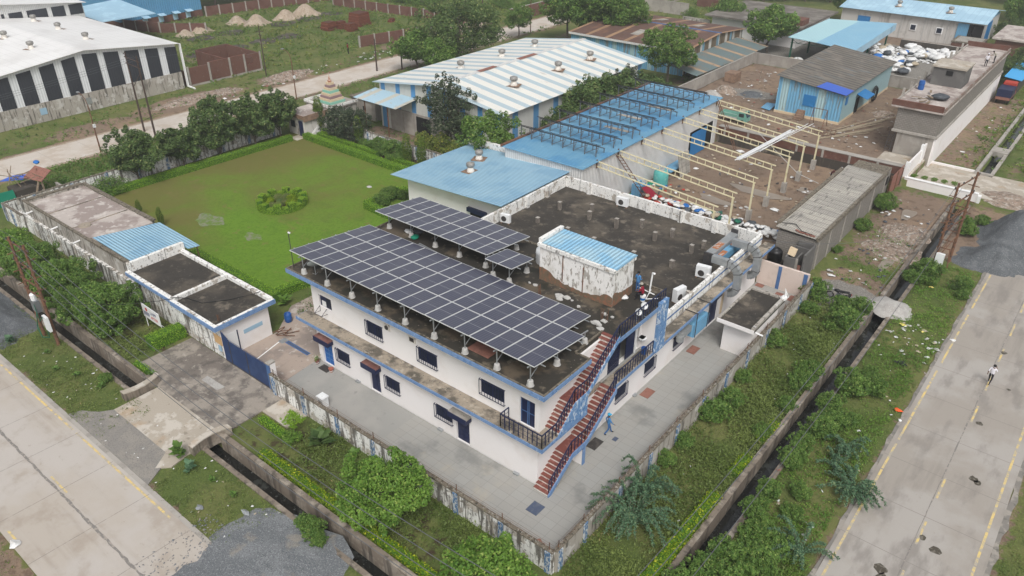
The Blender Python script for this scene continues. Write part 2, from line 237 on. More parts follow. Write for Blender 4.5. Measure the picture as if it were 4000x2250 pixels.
# solar glass: cells drawn by the module's own coordinates (module is 1.2 x 2.52 m)
def solar():
    s=NB('solar_cells');v=s.n('ShaderNodeTexCoord').outputs['Object'];x=s.sep(v)
    c=(.045,.047,.075)
    fx=s.math('FRACT',s.math('MULTIPLY',x[0],1/.19));fy=s.math('FRACT',s.math('MULTIPLY',x[1],1/.105))
    c=s.mix(s.math('MULTIPLY',s.math('LESS_THAN',fx,.12),.8),c,(.16,.17,.21))
    c=s.mix(s.math('MULTIPLY',s.math('LESS_THAN',fy,.16),.35),c,(.14,.15,.19))
    g=s.math('LESS_THAN',s.math('ABSOLUTE',x[1]),.014)
    c=s.mix(g,c,(.38,.39,.4))
    c=s.mix(s.ss(s.noise(.5),.45,.7,.35),c,(.09,.09,.11))
    s.l(c,s.b.inputs['Base Color']);s.b.inputs['Roughness'].default_value=.28;s.b.inputs['Specular IOR Level'].default_value=.45
    MATS['solar_cells']=s.m
solar()
def ground_mat():
    s=NB('ground_cover');a=s.n('ShaderNodeAttribute',attribute_name='cover');k=s.sep(a.outputs['Vector'])
    n1=s.noise(.22);n2=s.noise(1.1,detail=8,rough=.7);n3=s.noise(7,detail=6,rough=.75)
    c=s.mix(s.ss(n1,.4,.62),lin((82,96,50)),lin((106,108,66)));c=s.mix(s.ss(n2,.5,.62,.7),c,lin((72,84,44)));c=s.mix(s.ss(n2,.62,.72,.6),c,lin((124,112,84)));c=s.mix(s.ss(n3,.5,.62,.5),c,lin((110,122,62)))
    w1=s.math('ADD',k[0],s.math('MULTIPLY',s.math('SUBTRACT',n2,.5),1.5));m=s.ss(w1,.42,.6)
    md=s.mix(s.ss(n1,.42,.6),lin((146,128,112)),lin((164,142,120)));md=s.mix(s.ss(n2,.52,.62,.75),md,lin((112,94,80)));md=s.mix(s.ss(n3,.54,.64,.7),md,lin((150,138,125)));md=s.mix(s.ss(n3,.3,.42,.6),lin((84,68,56)),md)
    c=s.mix(m,c,md)
    w2=s.math('ADD',k[1],s.math('MULTIPLY',s.math('SUBTRACT',n2,.5),1.3));gv=s.mix(s.ss(n3,.48,.6),lin((120,116,110)),lin((150,146,138)))
    c=s.mix(s.ss(w2,.45,.6),c,gv)
    w3=s.math('ADD',k[2],s.math('MULTIPLY',s.math('SUBTRACT',n2,.5),1.2));c=s.mix(s.ss(w3,.45,.62),c,lin((70,58,46)))
    s.l(c,s.b.inputs['Base Color']);s.b.inputs['Roughness'].default_value=.95;s.b.inputs['Specular IOR Level'].default_value=.15
    h=s.math('ADD',s.math('MULTIPLY',n3,.06),s.math('MULTIPLY',n2,.12));b=s.n('ShaderNodeBump');b.inputs['Distance'].default_value=1;s.l(h,b.inputs['Height']);s.l(b.outputs[0],s.b.inputs['Normal'])
    MATS['ground_cover']=s.m
ground_mat()
def lawn_mat():
    s=NB('lawn');x=s.sep();n1=s.noise(.09,dist=.6);n2=s.noise(.45);n3=s.noise(3.5);n4=s.noise(14)
    w=s.math('ADD',s.math('MULTIPLY',x[0],-1/26),s.math('MULTIPLY_ADD',n1,2.6,-3.75))   # the far left half of the lawn is worn and brownish
    c=s.mix(s.ss(n2,.5,.66,.6),lin((96,127,42)),lin((82,112,38)));c=s.mix(s.ss(s.noise((.12,.4,1)),.58,.7,.6),c,lin((122,112,72)))
    c=s.mix(s.ss(n3,.45,.62,.4),c,lin((66,100,24)));c=s.mix(s.ss(n4,.45,.62,.45),c,lin((110,138,54)))
    c=s.mix(s.ss(w,-.25,.75,.85),c,lin((106,100,58)));c=s.mix(s.ss(s.noise(.8),.6,.7,.5),c,lin((120,104,72)))
    s.l(c,s.b.inputs['Base Color']);s.b.inputs['Roughness'].default_value=.95;s.b.inputs['Specular IOR Level'].default_value=.1
    b=s.n('ShaderNodeBump');b.inputs['Distance'].default_value=1;s.l(s.math('MULTIPLY',n4,.06),b.inputs['Height']);s.l(b.outputs[0],s.b.inputs['Normal']);MATS['lawn']=s.m
lawn_mat()
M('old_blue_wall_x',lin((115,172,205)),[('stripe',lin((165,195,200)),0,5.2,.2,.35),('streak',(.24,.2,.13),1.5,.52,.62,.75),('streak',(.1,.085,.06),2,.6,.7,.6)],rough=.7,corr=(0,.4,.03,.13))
M('lean_patch',(.36,.31,.25),[('noise',(.45,.42,.38),3,.5,.6,.6)],rough=.7)
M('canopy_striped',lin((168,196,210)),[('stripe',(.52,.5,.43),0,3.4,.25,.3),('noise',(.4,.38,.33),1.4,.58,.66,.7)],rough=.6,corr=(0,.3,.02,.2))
M('dark_roof_pale',(.13,.115,.1),[('noise',(.22,.2,.175),.4,.45,.6,.8),('noise',(.36,.35,.33),.25,.6,.66,.7)],rough=.7)
M('stained_white',(.52,.5,.47),[('streak',(.25,.235,.21),.6,.5,.68,.75),('noise',(.3,.28,.25),.7,.55,.68,.7)],bump=(2,.01))
M('canopy_blue2',lin((70,160,215)),rough=.5);M('white_grimy',(.6,.57,.53),[('streak',(.2,.17,.14),1.2,.5,.66,.8),('noise',(.25,.22,.18),1.2,.58,.68,.7)])
M('galv_dark',(.2,.21,.22),rough=.5,metal=.4);M('rusty_pink',(.33,.2,.17),[('noise',(.22,.12,.09),.8,.45,.62,.8)],rough=.7);M('nw_gable',lin((218,220,222)),rough=.5,corr=(1,.35,.02,.12))
leafmat('leaf_hedge_bright',(100,144,30),(156,184,60),(176,200,84))
M('brick_grey',(.2,.11,.08),[('noise',(.3,.27,.23),.8,.42,.58,.9),('brick',(.2,.17,.15),.26,.12,.02)])
M('gravel_mid',(.15,.16,.168),[('noise',(.22,.23,.235),.6,.45,.62,.8),('noise',(.33,.34,.345),11,.54,.62,.7),('noise',(.07,.075,.08),15,.5,.6,.6),('noise',(.34,.29,.22),.45,.6,.7,.5)],bump=(16,.05))
# ---------------------------------------------------------------- mesh helpers
class MB:
    def __init__(s):s.v=[];s.f=[];s.mi=[];s.cur=0
    def add(s,vs,fs):
        n=len(s.v);s.v+=[tuple(v) for v in vs];s.f+=[tuple(i+n for i in f) for f in fs];s.mi+=[s.cur]*len(fs);return s
    def box(s,x0,x1,y0,y1,z0,z1):
        return s.add([(x0,y0,z0),(x1,y0,z0),(x1,y1,z0),(x0,y1,z0),(x0,y0,z1),(x1,y0,z1),(x1,y1,z1),(x0,y1,z1)],[(0,3,2,1),(4,5,6,7),(0,1,5,4),(1,2,6,5),(2,3,7,6),(3,0,4,7)])
    def obox(s,c,ax,hx,hy,z0,z1):
        """box at c=(x,y), turned by ax radians"""
        ca,sa=math.cos(ax),math.sin(ax);p=[(c[0]+a*ca-b*sa,c[1]+a*sa+b*ca) for a,b in ((-hx,-hy),(hx,-hy),(hx,hy),(-hx,hy))]
        return s.prism(p,z0,z1)
    def prism(s,p,z0,z1):
        n=len(p);f=[tuple(range(n-1,-1,-1)),tuple(range(n,2*n))]+[(i,(i+1)%n,(i+1)%n+n,i+n) for i in range(n)]
        zz0=z0 if hasattr(z0,'__len__') else [z0]*n;zz1=z1 if hasattr(z1,'__len__') else [z1]*n
        return s.add([(a[0],a[1],z) for a,z in zip(p,zz0)]+[(a[0],a[1],z) for a,z in zip(p,zz1)],f)
    def extr(s,p,d):
        """polygon p (3d points) extruded by vector d"""
        n=len(p);q=[(a[0]+d[0],a[1]+d[1],a[2]+d[2]) for a in p]
        return s.add(list(p)+q,[tuple(range(n-1,-1,-1)),tuple(range(n,2*n))]+[(i,(i+1)%n,(i+1)%n+n,i+n) for i in range(n)])
    def tube(s,a,b,r,r2=None,n=8):
        a=Vector(a);b=Vector(b);r2=r if r2 is None else r2;d=(b-a)
        if d.length<1e-6:return s
        d.normalize();u=d.orthogonal().normalized();w_=d.cross(u);vs=[]
        for c,rr in ((a,r),(b,r2)):
            for i in range(n):
                t=2*math.pi*i/n;vs.append(c+u*math.cos(t)*rr+w_*math.sin(t)*rr)
        return s.add(vs,[(i,(i+1)%n,(i+1)%n+n,i+n) for i in range(n)]+[tuple(range(n-1,-1,-1)),tuple(range(n,2*n))])
    def path(s,pts,r,n=6):
        for a,b in zip(pts[:-1],pts[1:]):s.tube(a,b,r,n=n)
        return s
    def bar(s,a,b,w_,h=None):
        return s.tube(a,b,w_*.707,n=4)
    def lathe(s,c,prof,n=16,axis=None):
        """prof: list (r,z) from bottom to top around vertical axis at c"""
        vs=[];m=len(prof)
        for r,z in prof:
            for i in range(n):
                t=2*math.pi*i/n;vs.append((c[0]+r*math.cos(t),c[1]+r*math.sin(t),c[2]+z))
        f=[(j*n+i,j*n+(i+1)%n,(j+1)*n+(i+1)%n,(j+1)*n+i) for j in range(m-1) for i in range(n)]
        return s.add(vs,f+[tuple(range(n-1,-1,-1)),tuple(range((m-1)*n,m*n))])
    def blob(s,c,r,seed=0,n=10,m=6,jit=.15):
        rr=random.Random(seed);vs=[];rx,ry,rz=r
        for j in range(m+1):
            ph=math.pi*j/m-math.pi/2
            for i in range(n):
                t=2*math.pi*i/n;k=1+rr.uniform(-jit,jit);vs.append((c[0]+rx*k*math.cos(ph)*math.cos(t),c[1]+ry*k*math.cos(ph)*math.sin(t),c[2]+rz*k*math.sin(ph)))
        return s.add(vs,[(j*n+i,j*n+(i+1)%n,(j+1)*n+(i+1)%n,(j+1)*n+i) for j in range(m) for i in range(n)])
    def build(s,name,mat,parent=None,loc=None,smooth=False,**tg):
        me=bpy.data.meshes.new(name);L=Vector(loc) if loc is not None else (parent_loc(parent) if parent else Vector((0,0,0)))
        me.from_pydata([(v[0]-L.x,v[1]-L.y,v[2]-L.z) for v in s.v],[],s.f)
        for m in (mat if isinstance(mat,(list,tuple)) else [mat]):me.materials.append(MATS[m])
        if s.cur or any(s.mi):me.polygons.foreach_set('material_index',s.mi)
        if smooth:me.polygons.foreach_set('use_smooth',[True]*len(me.polygons))
        me.update();o=bpy.data.objects.new(name,me);col.objects.link(o)
        if parent:o.parent=parent
        else:o.location=L
        if tg:tag(o,**tg)
        return o
def parent_loc(p):
    L=Vector((0,0,0))
    while p:L=L+p.location;p=p.parent
    return L
def tag(o,label=None,cat=None,group=None,kind=None):
    if label:o['label']=label
    if cat:o['category']=cat
    if group:o['group']=group
    if kind:o['kind']=kind
    return o
def root(name,loc,label,cat,group=None):
    o=bpy.data.objects.new(name,None);col.objects.link(o);o.location=loc;o.empty_display_size=.3;return tag(o,label,cat,group)
def part(mb,name,mat,r,**k):return mb.build(name,mat,r,**k)
def copy_tree(o,loc,rz=0,label=None,group=None,scale=None,parent=None):
    c=o.copy();col.objects.link(c)
    if parent is None:
        c.location=loc;c.rotation_euler=(0,0,rz)
        if scale:c.scale=scale if hasattr(scale,'__len__') else (scale,)*3
        if label:c['label']=label
        if group:c['group']=group
    else:c.parent=parent
    for ch in list(o.children):copy_tree(ch,None,parent=c)
    return c
ORD=['first','second','third','fourth','fifth','sixth','seventh','eighth','ninth','tenth','eleventh','twelfth','thirteenth','fourteenth','fifteenth','sixteenth','seventeenth','eighteenth','nineteenth','twentieth']
ORD+=['twenty-'+o for o in ORD[:9]]+['thirtieth']+['thirty-'+o for o in ORD[:9]]
def npmesh(name,V,F,mat,parent=None,tint=None,loc=None,**tg):
    me=bpy.data.meshes.new(name);nv=len(V);nf=len(F);k=F.shape[1]
    me.vertices.add(nv);me.vertices.foreach_set('co',V.astype(np.float32).ravel())
    me.loops.add(nf*k);me.loops.foreach_set('vertex_index',F.astype(np.int32).ravel())
    me.polygons.add(nf);me.polygons.foreach_set('loop_start',np.arange(0,nf*k,k,dtype=np.int32));me.polygons.foreach_set('loop_total',np.full(nf,k,dtype=np.int32))
    me.update(calc_edges=True);me.materials.append(MATS[mat])
    if tint is not None:
        a=me.attributes.new('tint','FLOAT_VECTOR','POINT');a.data.foreach_set('vector',tint.astype(np.float32).ravel())
    o=bpy.data.objects.new(name,me);col.objects.link(o)
    if parent:o.parent=parent
    if loc is not None:o.location=loc
    if tg:tag(o,**tg)
    return o
def leaves(P,N,size,rng,asp=.55,flat=0.,fold=True):
    """leaf cards at points P facing roughly N; returns V,F,tint"""
    n=len(P);D=N+rng.normal(0,.55,(n,3));D/=np.linalg.norm(D,axis=1)[:,None]+1e-9
    A=rng.normal(0,1,(n,3));A[:,2]*=(1-flat);A-=D*(A*D).sum(1)[:,None];A/=np.linalg.norm(A,axis=1)[:,None]+1e-9;B=np.cross(D,A)
    L=size*rng.uniform(.6,1.35,n)[:,None];W=L*asp
    V=np.stack([P-A*L*.5,P+B*W*.5+D*L*.08,P+A*L*.5,P-B*W*.5+D*L*.08],1).reshape(-1,3)
    F=np.arange(4*n).reshape(-1,4);t=rng.random((n,3));
    return V,F,t
def crown_pts(blobs,n,rng,inner=.25):
    """points near the surface of a cluster of ellipsoid clumps (c,r)"""
    w_=np.array([b[1][0]*b[1][1]+b[1][0]*b[1][2] for b in blobs]);w_=w_/w_.sum();k=rng.choice(len(blobs),n,p=w_)
    d=rng.normal(0,1,(n,3));d/=np.linalg.norm(d,axis=1)[:,None];rad=1-inner*rng.random(n)**1.5
    C=np.array([b[0] for b in blobs])[k];Rr=np.array([b[1] for b in blobs])[k]
    P=C+d*Rr*rad[:,None]
    P+=rng.normal(0,.07,P.shape)*Rr
    clump=rng.random(len(blobs))[k]
    # drop points buried deep in another clump
    keep=np.ones(n,bool)
    for i,b in enumerate(blobs):
        q=((P-np.array(b[0]))/np.array(b[1]));keep&=~(((q**2).sum(1)<.45)&(k!=i))
    Nn=d*.6+np.array([0,0,.7]);return P[keep],Nn[keep],clump[keep]
def crown_mesh(name,blobs,n,size,mat,parent,seed,asp=.55,inner=.3):
    rng=np.random.default_rng(seed);P,N,cl=crown_pts(blobs,n,rng,inner);V,F,t=leaves(P,N,size,rng,asp)
    t[:,0]=np.clip(t[:,0]*.55+cl*.45,0,1);t=np.repeat(t,4,0);return npmesh(name,V,F,mat,parent,t)
TREES={}
def tree(kind,name,loc,label,cat='tree',group=None,rz=0,sc=1.):
    """kind -> (height, crown radius, leaf material, leaf size, number, trunk radius, spread)"""
    if kind in TREES:
        return copy_tree(TREES[kind],loc,rz,label,group,scale=sc)
    Hh,cr,mat,ls,n,tr,style=TK[kind];rr=random.Random(kind);r=root(name,(0,0,0),label,cat,group)
    blobs=[];limbs=MB();base=Hh*(.0 if style=='shrub' else .1 if kind in('row','row2','big','airy','street') else .26)
    cz=(Hh+base)/2;hz=(Hh-base)/2
    nb=40 if style!='column' else 8;_lob=[rr.uniform(.7,1.12) for _ in range(9)]
    for i in range(nb):
        if style=='column':
            z=base*.3+Hh*(.12+.8*i/nb);k=cr*(1-abs(i/nb-.35)**1.3*.95);blobs.append(((rr.uniform(-.12,.12)*cr,rr.uniform(-.12,.12)*cr,z),(k,k,Hh*.13)));continue
        t=rr.uniform(0,2*math.pi);e=rr.uniform(-.85,1.0);q=math.sqrt(max(0,1-abs(e)**2.4))*cr*rr.uniform(.5,.95)*_lob[int(t/6.2832*8.99)]
        s_=cr*rr.uniform(.15,.33)
        c=(q*math.cos(t),q*math.sin(t),cz+e*hz*.78);blobs.append((c,(s_,s_*rr.uniform(.8,1.15),s_*rr.uniform(.55,.9))))
        if i%3==0:
            b0=Vector((0,0,base+rr.uniform(0,.35)*(Hh-base)));limbs.tube(b0,Vector(c)*.92+Vector((0,0,cz*.05)),tr*.38,tr*.1,n=5)
    if style!='column':
        for i in range(34):
            t=rr.uniform(0,6.28);e=rr.uniform(-.5,1.08);q=math.sqrt(max(0,1-min(1,abs(e))**2.4))*cr*rr.uniform(.95,1.2)*_lob[int(t/6.2832*8.99)];s_=cr*rr.uniform(.06,.13);blobs.append(((q*math.cos(t),q*math.sin(t),cz+e*hz*.92),(s_,s_,s_*1.3)))
    if style!='column':blobs.append(((0,0,cz),(cr*.58,cr*.58,hz*.72)))
    top=Hh*.8
    tm=MB();p0=Vector((0,0,-.1));k=5
    for i in range(k):
        p1=Vector((rr.uniform(-.06,.06)*cr,rr.uniform(-.06,.06)*cr,top*(i+1)/k));tm.tube(p0,p1,tr*(1-.16*i),tr*(1-.16*(i+1)),n=8);p0=p1
    tm.build('trunk','bark',r);
    if limbs.v:limbs.build('branches','bark',r)
    crown_mesh('crown',blobs,n,ls,mat,r,sum(map(ord,kind)),asp=.5 if style!='column' else .4)
    r.location=loc;r.rotation_euler=(0,0,rz);r.scale=(sc,sc,sc);TREES[kind]=r;return r
TK={'row':(6.6,2.75,'leaf_dark',.27,16000,.14,'tree'),'row2':(6.,2.5,'leaf_dark',.27,13000,.13,'tree'),'big':(11,6.6,'leaf_dark',.38,26000,.35,'tree'),'airy':(8.8,2.8,'leaf_grey',.26,8500,.14,'tree'),
'neem':(8.5,3.7,'leaf_mid',.3,14000,.2,'tree'),'wide':(5.4,3.3,'leaf_mid',.3,13000,.16,'tree'),'bushy':(5.6,3.,'leaf_dark',.28,12000,.14,'shrub'),'bright':(4.3,3.0,'leaf_bright',.2,30000,.14,'tree'),'bright2':(3.2,2.5,'leaf_bright',.19,20000,.1,'shrub'),
'street':(3.8,2.8,'leaf_mid',.19,26000,.1,'shrub'),'cypress':(3.9,.62,'leaf_cypress',.16,3800,.07,'column'),'shrub':(1.7,1.15,'leaf_mid',.13,7500,.05,'shrub'),'shrub2':(1.3,1.,'leaf_mid',.13,6000,.05,'shrub'),'weed':(.9,.75,'leaf_bright',.13,1800,.03,'shrub'),
'yellowbush':(3.2,1.8,'leaf_pale',.2,4500,.08,'shrub'),'darkbush':(3.4,1.9,'leaf_grey',.2,6500,.1,'shrub'),'ball':(.95,.5,'leaf_hedge',.07,3600,.04,'shrub'),'vine':(1.2,1.6,'leaf_mid',.15,3500,.04,'shrub')}
def hedge(pts,w_,h,label,mat='leaf_hedge',name='hedge',group=None,dens=210,size=.09,z=0):
    """clipped hedge along polyline pts"""
    r=root(name,(pts[0][0],pts[0][1],z),label,'hedge',group);rng=np.random.default_rng(int(abs(pts[0][0]*97+pts[0][1]*31))+5);core=MB();PP=[];NN=[];o=Vector((pts[0][0],pts[0][1],z))
    for a,b in zip(pts[:-1],pts[1:]):
        a=Vector((*a,0));b=Vector((*b,0));d=b-a;Ln=d.length;d.normalize();n_=Vector((-d.y,d.x,0));ang=math.atan2(d.y,d.x);c=(a+b)/2
        core.obox((c.x,c.y),ang,Ln/2,w_/2-.06,z,z+h-.06)
        for side,wd in ((0,w_),(1,h),(-1,h)):
            k=int(dens*Ln*wd);u=rng.random(k)*Ln;v=rng.random(k)
            if side==0:P=np.array(a)[None]+np.outer(u,np.array(d))+np.outer((v-.5)*w_,np.array(n_))+np.array([0,0,z+h]);N=np.tile([0,0,1.],(k,1))
            else:P=np.array(a)[None]+np.outer(u,np.array(d))+np.array(n_)[None]*side*w_/2+np.outer(v*h,[0,0,1.])+np.array([0,0,z]);N=np.tile(np.array(n_)*side,(k,1))
            P=P+rng.normal(0,.035,P.shape);PP.append(P);NN.append(N)
    P=np.concatenate(PP)-np.array(o);N=np.concatenate(NN);V,F,t=leaves(P,N,size,rng,.6);t=np.repeat(t,4,0)
    core.build('inner_twigs','hedge_core',r);npmesh('clipped_leaves',V,F,mat,r,t);return r
M('hedge_core',lin((60,92,24)),[('noise',lin((84,122,34)),6,.45,.6,.7)])
def cover(name,regions,mat,label,size=.16,seed=1,h=.35,kind='stuff',cat='weeds',asp=.35,zf=None,up=.5):
    """ground cover: clumps of small leaves over rectangles (x0,x1,y0,y1,clumps per m2,height)"""
    rng=np.random.default_rng(seed);PP=[];T=[]
    for (x0,x1,y0,y1,dn,hh) in regions:
        nc=int((x1-x0)*(y1-y0)*dn);cx=rng.uniform(x0,x1,nc);cy=rng.uniform(y0,y1,nc)
        pn=np.sin(cx*.9+1.3*np.sin(cy*.6))+np.sin(cy*1.1+1.7*np.sin(cx*.5));keep=rng.random(nc)<np.clip(.65+pn*.3,.12,1);cx=cx[keep];cy=cy[keep];nc=len(cx)
        k=9;rad=rng.uniform(.1,.38,nc);ht=hh*rng.uniform(.3,1.1,nc)
        P=np.stack([np.repeat(cx,k)+rng.normal(0,1,nc*k)*np.repeat(rad,k)*.6,np.repeat(cy,k)+rng.normal(0,1,nc*k)*np.repeat(rad,k)*.6,rng.random(nc*k)**.8*np.repeat(ht,k)+.03],1)
        tn=np.clip(.5+.25*np.sin(P[:,0]*.7+P[:,1]*.4)+.2*np.sin(P[:,1]*1.3),0,1)
        P=P[(P[:,0]>x0-.1)&(P[:,0]<x1+.1)&(P[:,1]>y0-.1)&(P[:,1]<y1+.1)];PP.append(P)
    P=np.concatenate(PP)
    if zf is not None:P[:,2]+=zf
    N=np.tile([0,0,up],(len(P),1));V,F,t=leaves(P,N,size,rng,asp);tn=np.clip(.5+.3*np.sin(P[:,0]*.7+P[:,1]*.4)+.25*np.sin(P[:,1]*1.3+P[:,0]),0,1)
    t[:,0]=t[:,0]*.5+tn*.5;t[:,1]=t[:,1]*.75+(np.sin(P[:,0]*.31+1)*np.sin(P[:,1]*.27)>.45)*.22
    t=np.repeat(t,4,0);return npmesh(name,V,F,mat,None,t,label=label,cat=cat,kind=kind)
# ================================================================ THE SETTING
def struct(mb,name,mat,label=None,**k):
    o=mb.build(name,mat,**k);o['kind']='structure'
    if label:o['label']=label
    return o
def make_ground():
    def axis(lo,hi,step,extra,far):
        a=list(np.arange(lo,hi+.01,step))
        g=step;v=hi
        while v<far[1]:g*=1.35;v+=g;a.append(v)
        g=step;v=lo
        while v>far[0]:g*=1.35;v-=g;a.append(v)
        a=[q for q in a if all(abs(q-e)>.2 for e in extra)]+list(extra)
        return np.array(sorted(a))
    X=axis(-128,12,.8,[-11.02,-11.0,-9.8,-9.78,-52.4,-52.38,-16.62,-16.6],(-1500,1200))
    Y=axis(4,200,.8,[17.0,17.02,18.2,18.22,92.6,92.62],(-400,1900))
    gx,gy=np.meshgrid(X,Y,indexing='ij');rng=np.random.default_rng(3)
    Z=.018*np.sin(gx*.8)*np.cos(gy*.7)+rng.uniform(-.018,.018,gx.shape)-.02
    yard=(gx>-52.39)&(gx<-16.61)&(gy>92.61)&(gy<131.5);Z=np.where(yard,Z*2.5+.8,Z)
    fd=(gy>17.01)&(gy<18.21)&(gx<-9.79);rd=(gx>-11.01)&(gx<-9.79)&(gy>17.01)&(gy<92)
    Z=np.where(fd|rd,-1.15,Z)
    ch=(gx>-11.01)&(gx<-9.79)&(gy>101.5)&(gy<160)
    Z=np.where(ch,-1.2,Z)
    V=np.stack([gx,gy,Z],-1).reshape(-1,3);ny=len(Y);i,j=np.meshgrid(np.arange(len(X)-1),np.arange(ny-1),indexing='ij');b=(i*ny+j).ravel()
    F=np.stack([b,b+ny,b+ny+1,b+1],1)
    cov=np.zeros((len(V),3));x=V[:,0];y=V[:,1]
    def rect(ch_,x0,x1,y0,y1,v=1.,soft=1.5):
        d=np.minimum(np.minimum(x-x0,x1-x),np.minimum(y-y0,y1-y));cov[:,ch_]=np.maximum(cov[:,ch_],v*np.clip(d/soft+.5,0,1))
    def ell(ch_,cx,cy,rx,ry,v=1.):
        q=np.sqrt(((x-cx)/rx)**2+((y-cy)/ry)**2);cov[:,ch_]=np.maximum(cov[:,ch_],v*np.clip((1.25-q)*2,0,1))
    rect(0,-41,-21,61,92.6,1.,.4)                     # mud yard under the trusses
    rect(0,-52.4,-16.6,92.6,131,.95,.4);ell(0,-44,121,5,6,-.0)
    rect(0,-17.5,-3,76,92,.86,5);rect(0,-17.5,-11,70,80,.7,3)
    ell(1,-14,63,3.5,3,1);ell(0,-14,66,3,3,.8)
    rect(0,-17,-11.2,103,140,.62,2);rect(0,-9,-3,96,140,.45,2)
    rect(0,-60,-30,4.,5.6,.8,.7);rect(0,-60,-35,11.9,13.4,.55,.8)
    rect(0,-5.6,-4.2,20,92,.6,.5);rect(0,1.8,3.2,20,120,.62,.5)
    rect(0,-114,-107,25,170,.38,3);rect(0,-99,-97.5,25,170,.6,1);rect(0,-107,-105,25,170,.8,1)
    ell(0,-109,75,4,5,.9);ell(0,-110,58,4,10,.8);ell(0,-112,112,4,14,.8);ell(0,-109,43,3,7,.7)
    rect(0,-98,-80,66,100,.4,4);rect(0,-80,-57,62.8,69,.75,1);rect(0,-57.5,-50,61,101,.7,1)
    rect(2,-84,-17,18.6,23.4,.45,1);rect(2,-87,-52,30,34,.4,1);rect(2,-83,-57,60.5,63,.8,.6)
    rect(0,-95,-80,103,140,.5,4);rect(0,-60,-52,102,131,.5,3);rect(1,-60,-25,131.5,165,.75,3);rect(0,-50,-22,162,176,.75,2);rect(0,-80,-60,140,160,.4,4)
    rect(0,-47.5,-42,30,42,.6,2)
    ell(1,-44.8,113.5,4,2.4,1);ell(0,-132,72,3,3,.5)
    o=npmesh('ground',V,F,'ground_cover');o['kind']='structure'
    a=o.data.attributes.new('cover','FLOAT_VECTOR','POINT');a.data.foreach_set('vector',cov.astype(np.float32).ravel())
make_ground()
struct(MB().add([(-300,17.02,-.95),(-9.8,17.02,-.95),(-9.8,18.2,-.95),(-300,18.2,-.95)],[(0,1,2,3)]).add([(-11,18.21,-.95),(-9.8,18.21,-.95),(-9.8,92,-.95),(-11,92,-.95)],[(0,1,2,3)]).add([(-11,101.5,-.9),(-9.8,101.5,-.9),(-9.8,160,-.9),(-11,160,-.9)],[(0,1,2,3)]),'drain_water','drain_water')
def slab(x0,x1,y0,y1,top,name,mat,bot=-.3):return struct(MB().box(x0,x1,y0,y1,bot,top),name,mat)
# left road: concrete with tarred centre joint, yellow edge line and dashes
slab(-400,200,5.5,12.55,.05,'road','road_left')
struct(MB().box(-400,200,12.55,12.85,-.3,.03),'road_edge','concrete')
def ragged(x0,x1,y,wd,z,seed,step=.5,axis=0,dz=0):
    rr=random.Random(seed);m=MB();x=x0;a=wd*rr.uniform(.3,1);b=wd*rr.uniform(.3,1)
    while x<x1:
        a2=wd*rr.uniform(.25,1);b2=wd*rr.uniform(.25,1)
        q=[(x,y-a,z),(x+step,y-a2,z),(x+step,y+b2,z),(x,y+b,z)]
        if axis:q=[(p[1],p[0],p[2]) for p in q][::-1]
        m.add(q,[(0,1,2,3)]);x+=step;a,b=a2,b2
    return m
struct(ragged(-130,-10,9.1,.12,.056,3,.35),'road_joint','seam')
mk=MB()
for x0,x1 in ((-130,-48.4),(-47.9,-36.0)):
    rr=random.Random(9);x=x0
    while x<x1:
        e=min(x1,x+rr.uniform(2,5));mk.add([(x,12.22,.056),(e,12.22,.056),(e,12.36,.056),(x,12.36,.056)],[(0,1,2,3)]);x=e+rr.choice([0.05,.1,.3])
for x in np.arange(-129,-20,12.0):mk.add([(x,9.3,.056),(x+2.2,9.3,.056),(x+2.2,9.42,.056),(x,9.42,.056)],[(0,1,2,3)])
mk.add([(-42.4,5.75,.056),(-41.2,5.75,.056),(-41.2,5.88,.056),(-42.4,5.88,.056)],[(0,1,2,3)])
struct(mk,'road_marking','yellow_line')
cr=MB()
for x in np.arange(-120,0,4.5):cr.add([(x,5.5,.057),(x+.035,5.5,.057),(x+.035+.2,12.5,.057),(x+.2,12.5,.057)],[(0,1,2,3)])
struct(cr,'road_crack','seam')
# right road
slab(-4.9,2.3,13.5,300,.055,'road','road_right')
struct(ragged(14,300,-5.0,.22,.03,5,.9,1),'road_shoulder','road_shoulder');struct(ragged(14,300,2.45,.3,.03,6,.9,1),'road_shoulder','road_shoulder')
struct(ragged(14,300,-1.35,.05,.061,7,.4,1),'road_joint','seam')
mk=MB();rr=random.Random(2)
for X0 in (-4.62,1.72):
    y=14.
    while y<92:
        L_=rr.uniform(.8,3.2);mk.add([(X0,y,.061),(X0+.14,y,.061),(X0+.14,y+L_,.061),(X0,y+L_,.061)],[(0,1,2,3)]);y+=L_+rr.choice([.05,.08,.12,.5 if X0<0 else .15,1.2 if y>55 else .1])
for y in np.arange(33.6,92,4.55):
    if 45<y<50 : continue
    mk.add([(-1.25,y,.061),(-1.12,y,.061),(-1.12,y+2.2,.061),(-1.25,y+2.2,.061)],[(0,1,2,3)])
struct(mk,'road_marking','yellow_line')
st=MB();rr=random.Random(12)
for cx,cy,s_ in ((-2.2,35.1,.5),(-1.9,34.6,.45),(-.2,38.4,.42),(-1.0,38.9,.3),(-1.7,32.4,.4),(-1.2,31.3,.35),(.2,45.9,.4),(.5,45.7,.3),(-.1,33.2,.2),(-.35,33.1,.2),(-1.1,62.5,.35),(-.7,52,.3),(-2.6,30.2,.4),(.1,57.5,.2)):
    n=9;st.add([(cx+s_*rr.uniform(.45,1)*math.cos(2*math.pi*i/n),cy+s_*rr.uniform(.45,1)*math.sin(2*math.pi*i/n),.063) for i in range(n)],[tuple(range(n))])
M('dung_stain',(.07,.06,.045),[('noise',(.2,.18,.15),5,.5,.6,.7)]);struct(st,'road_stain','dung_stain')
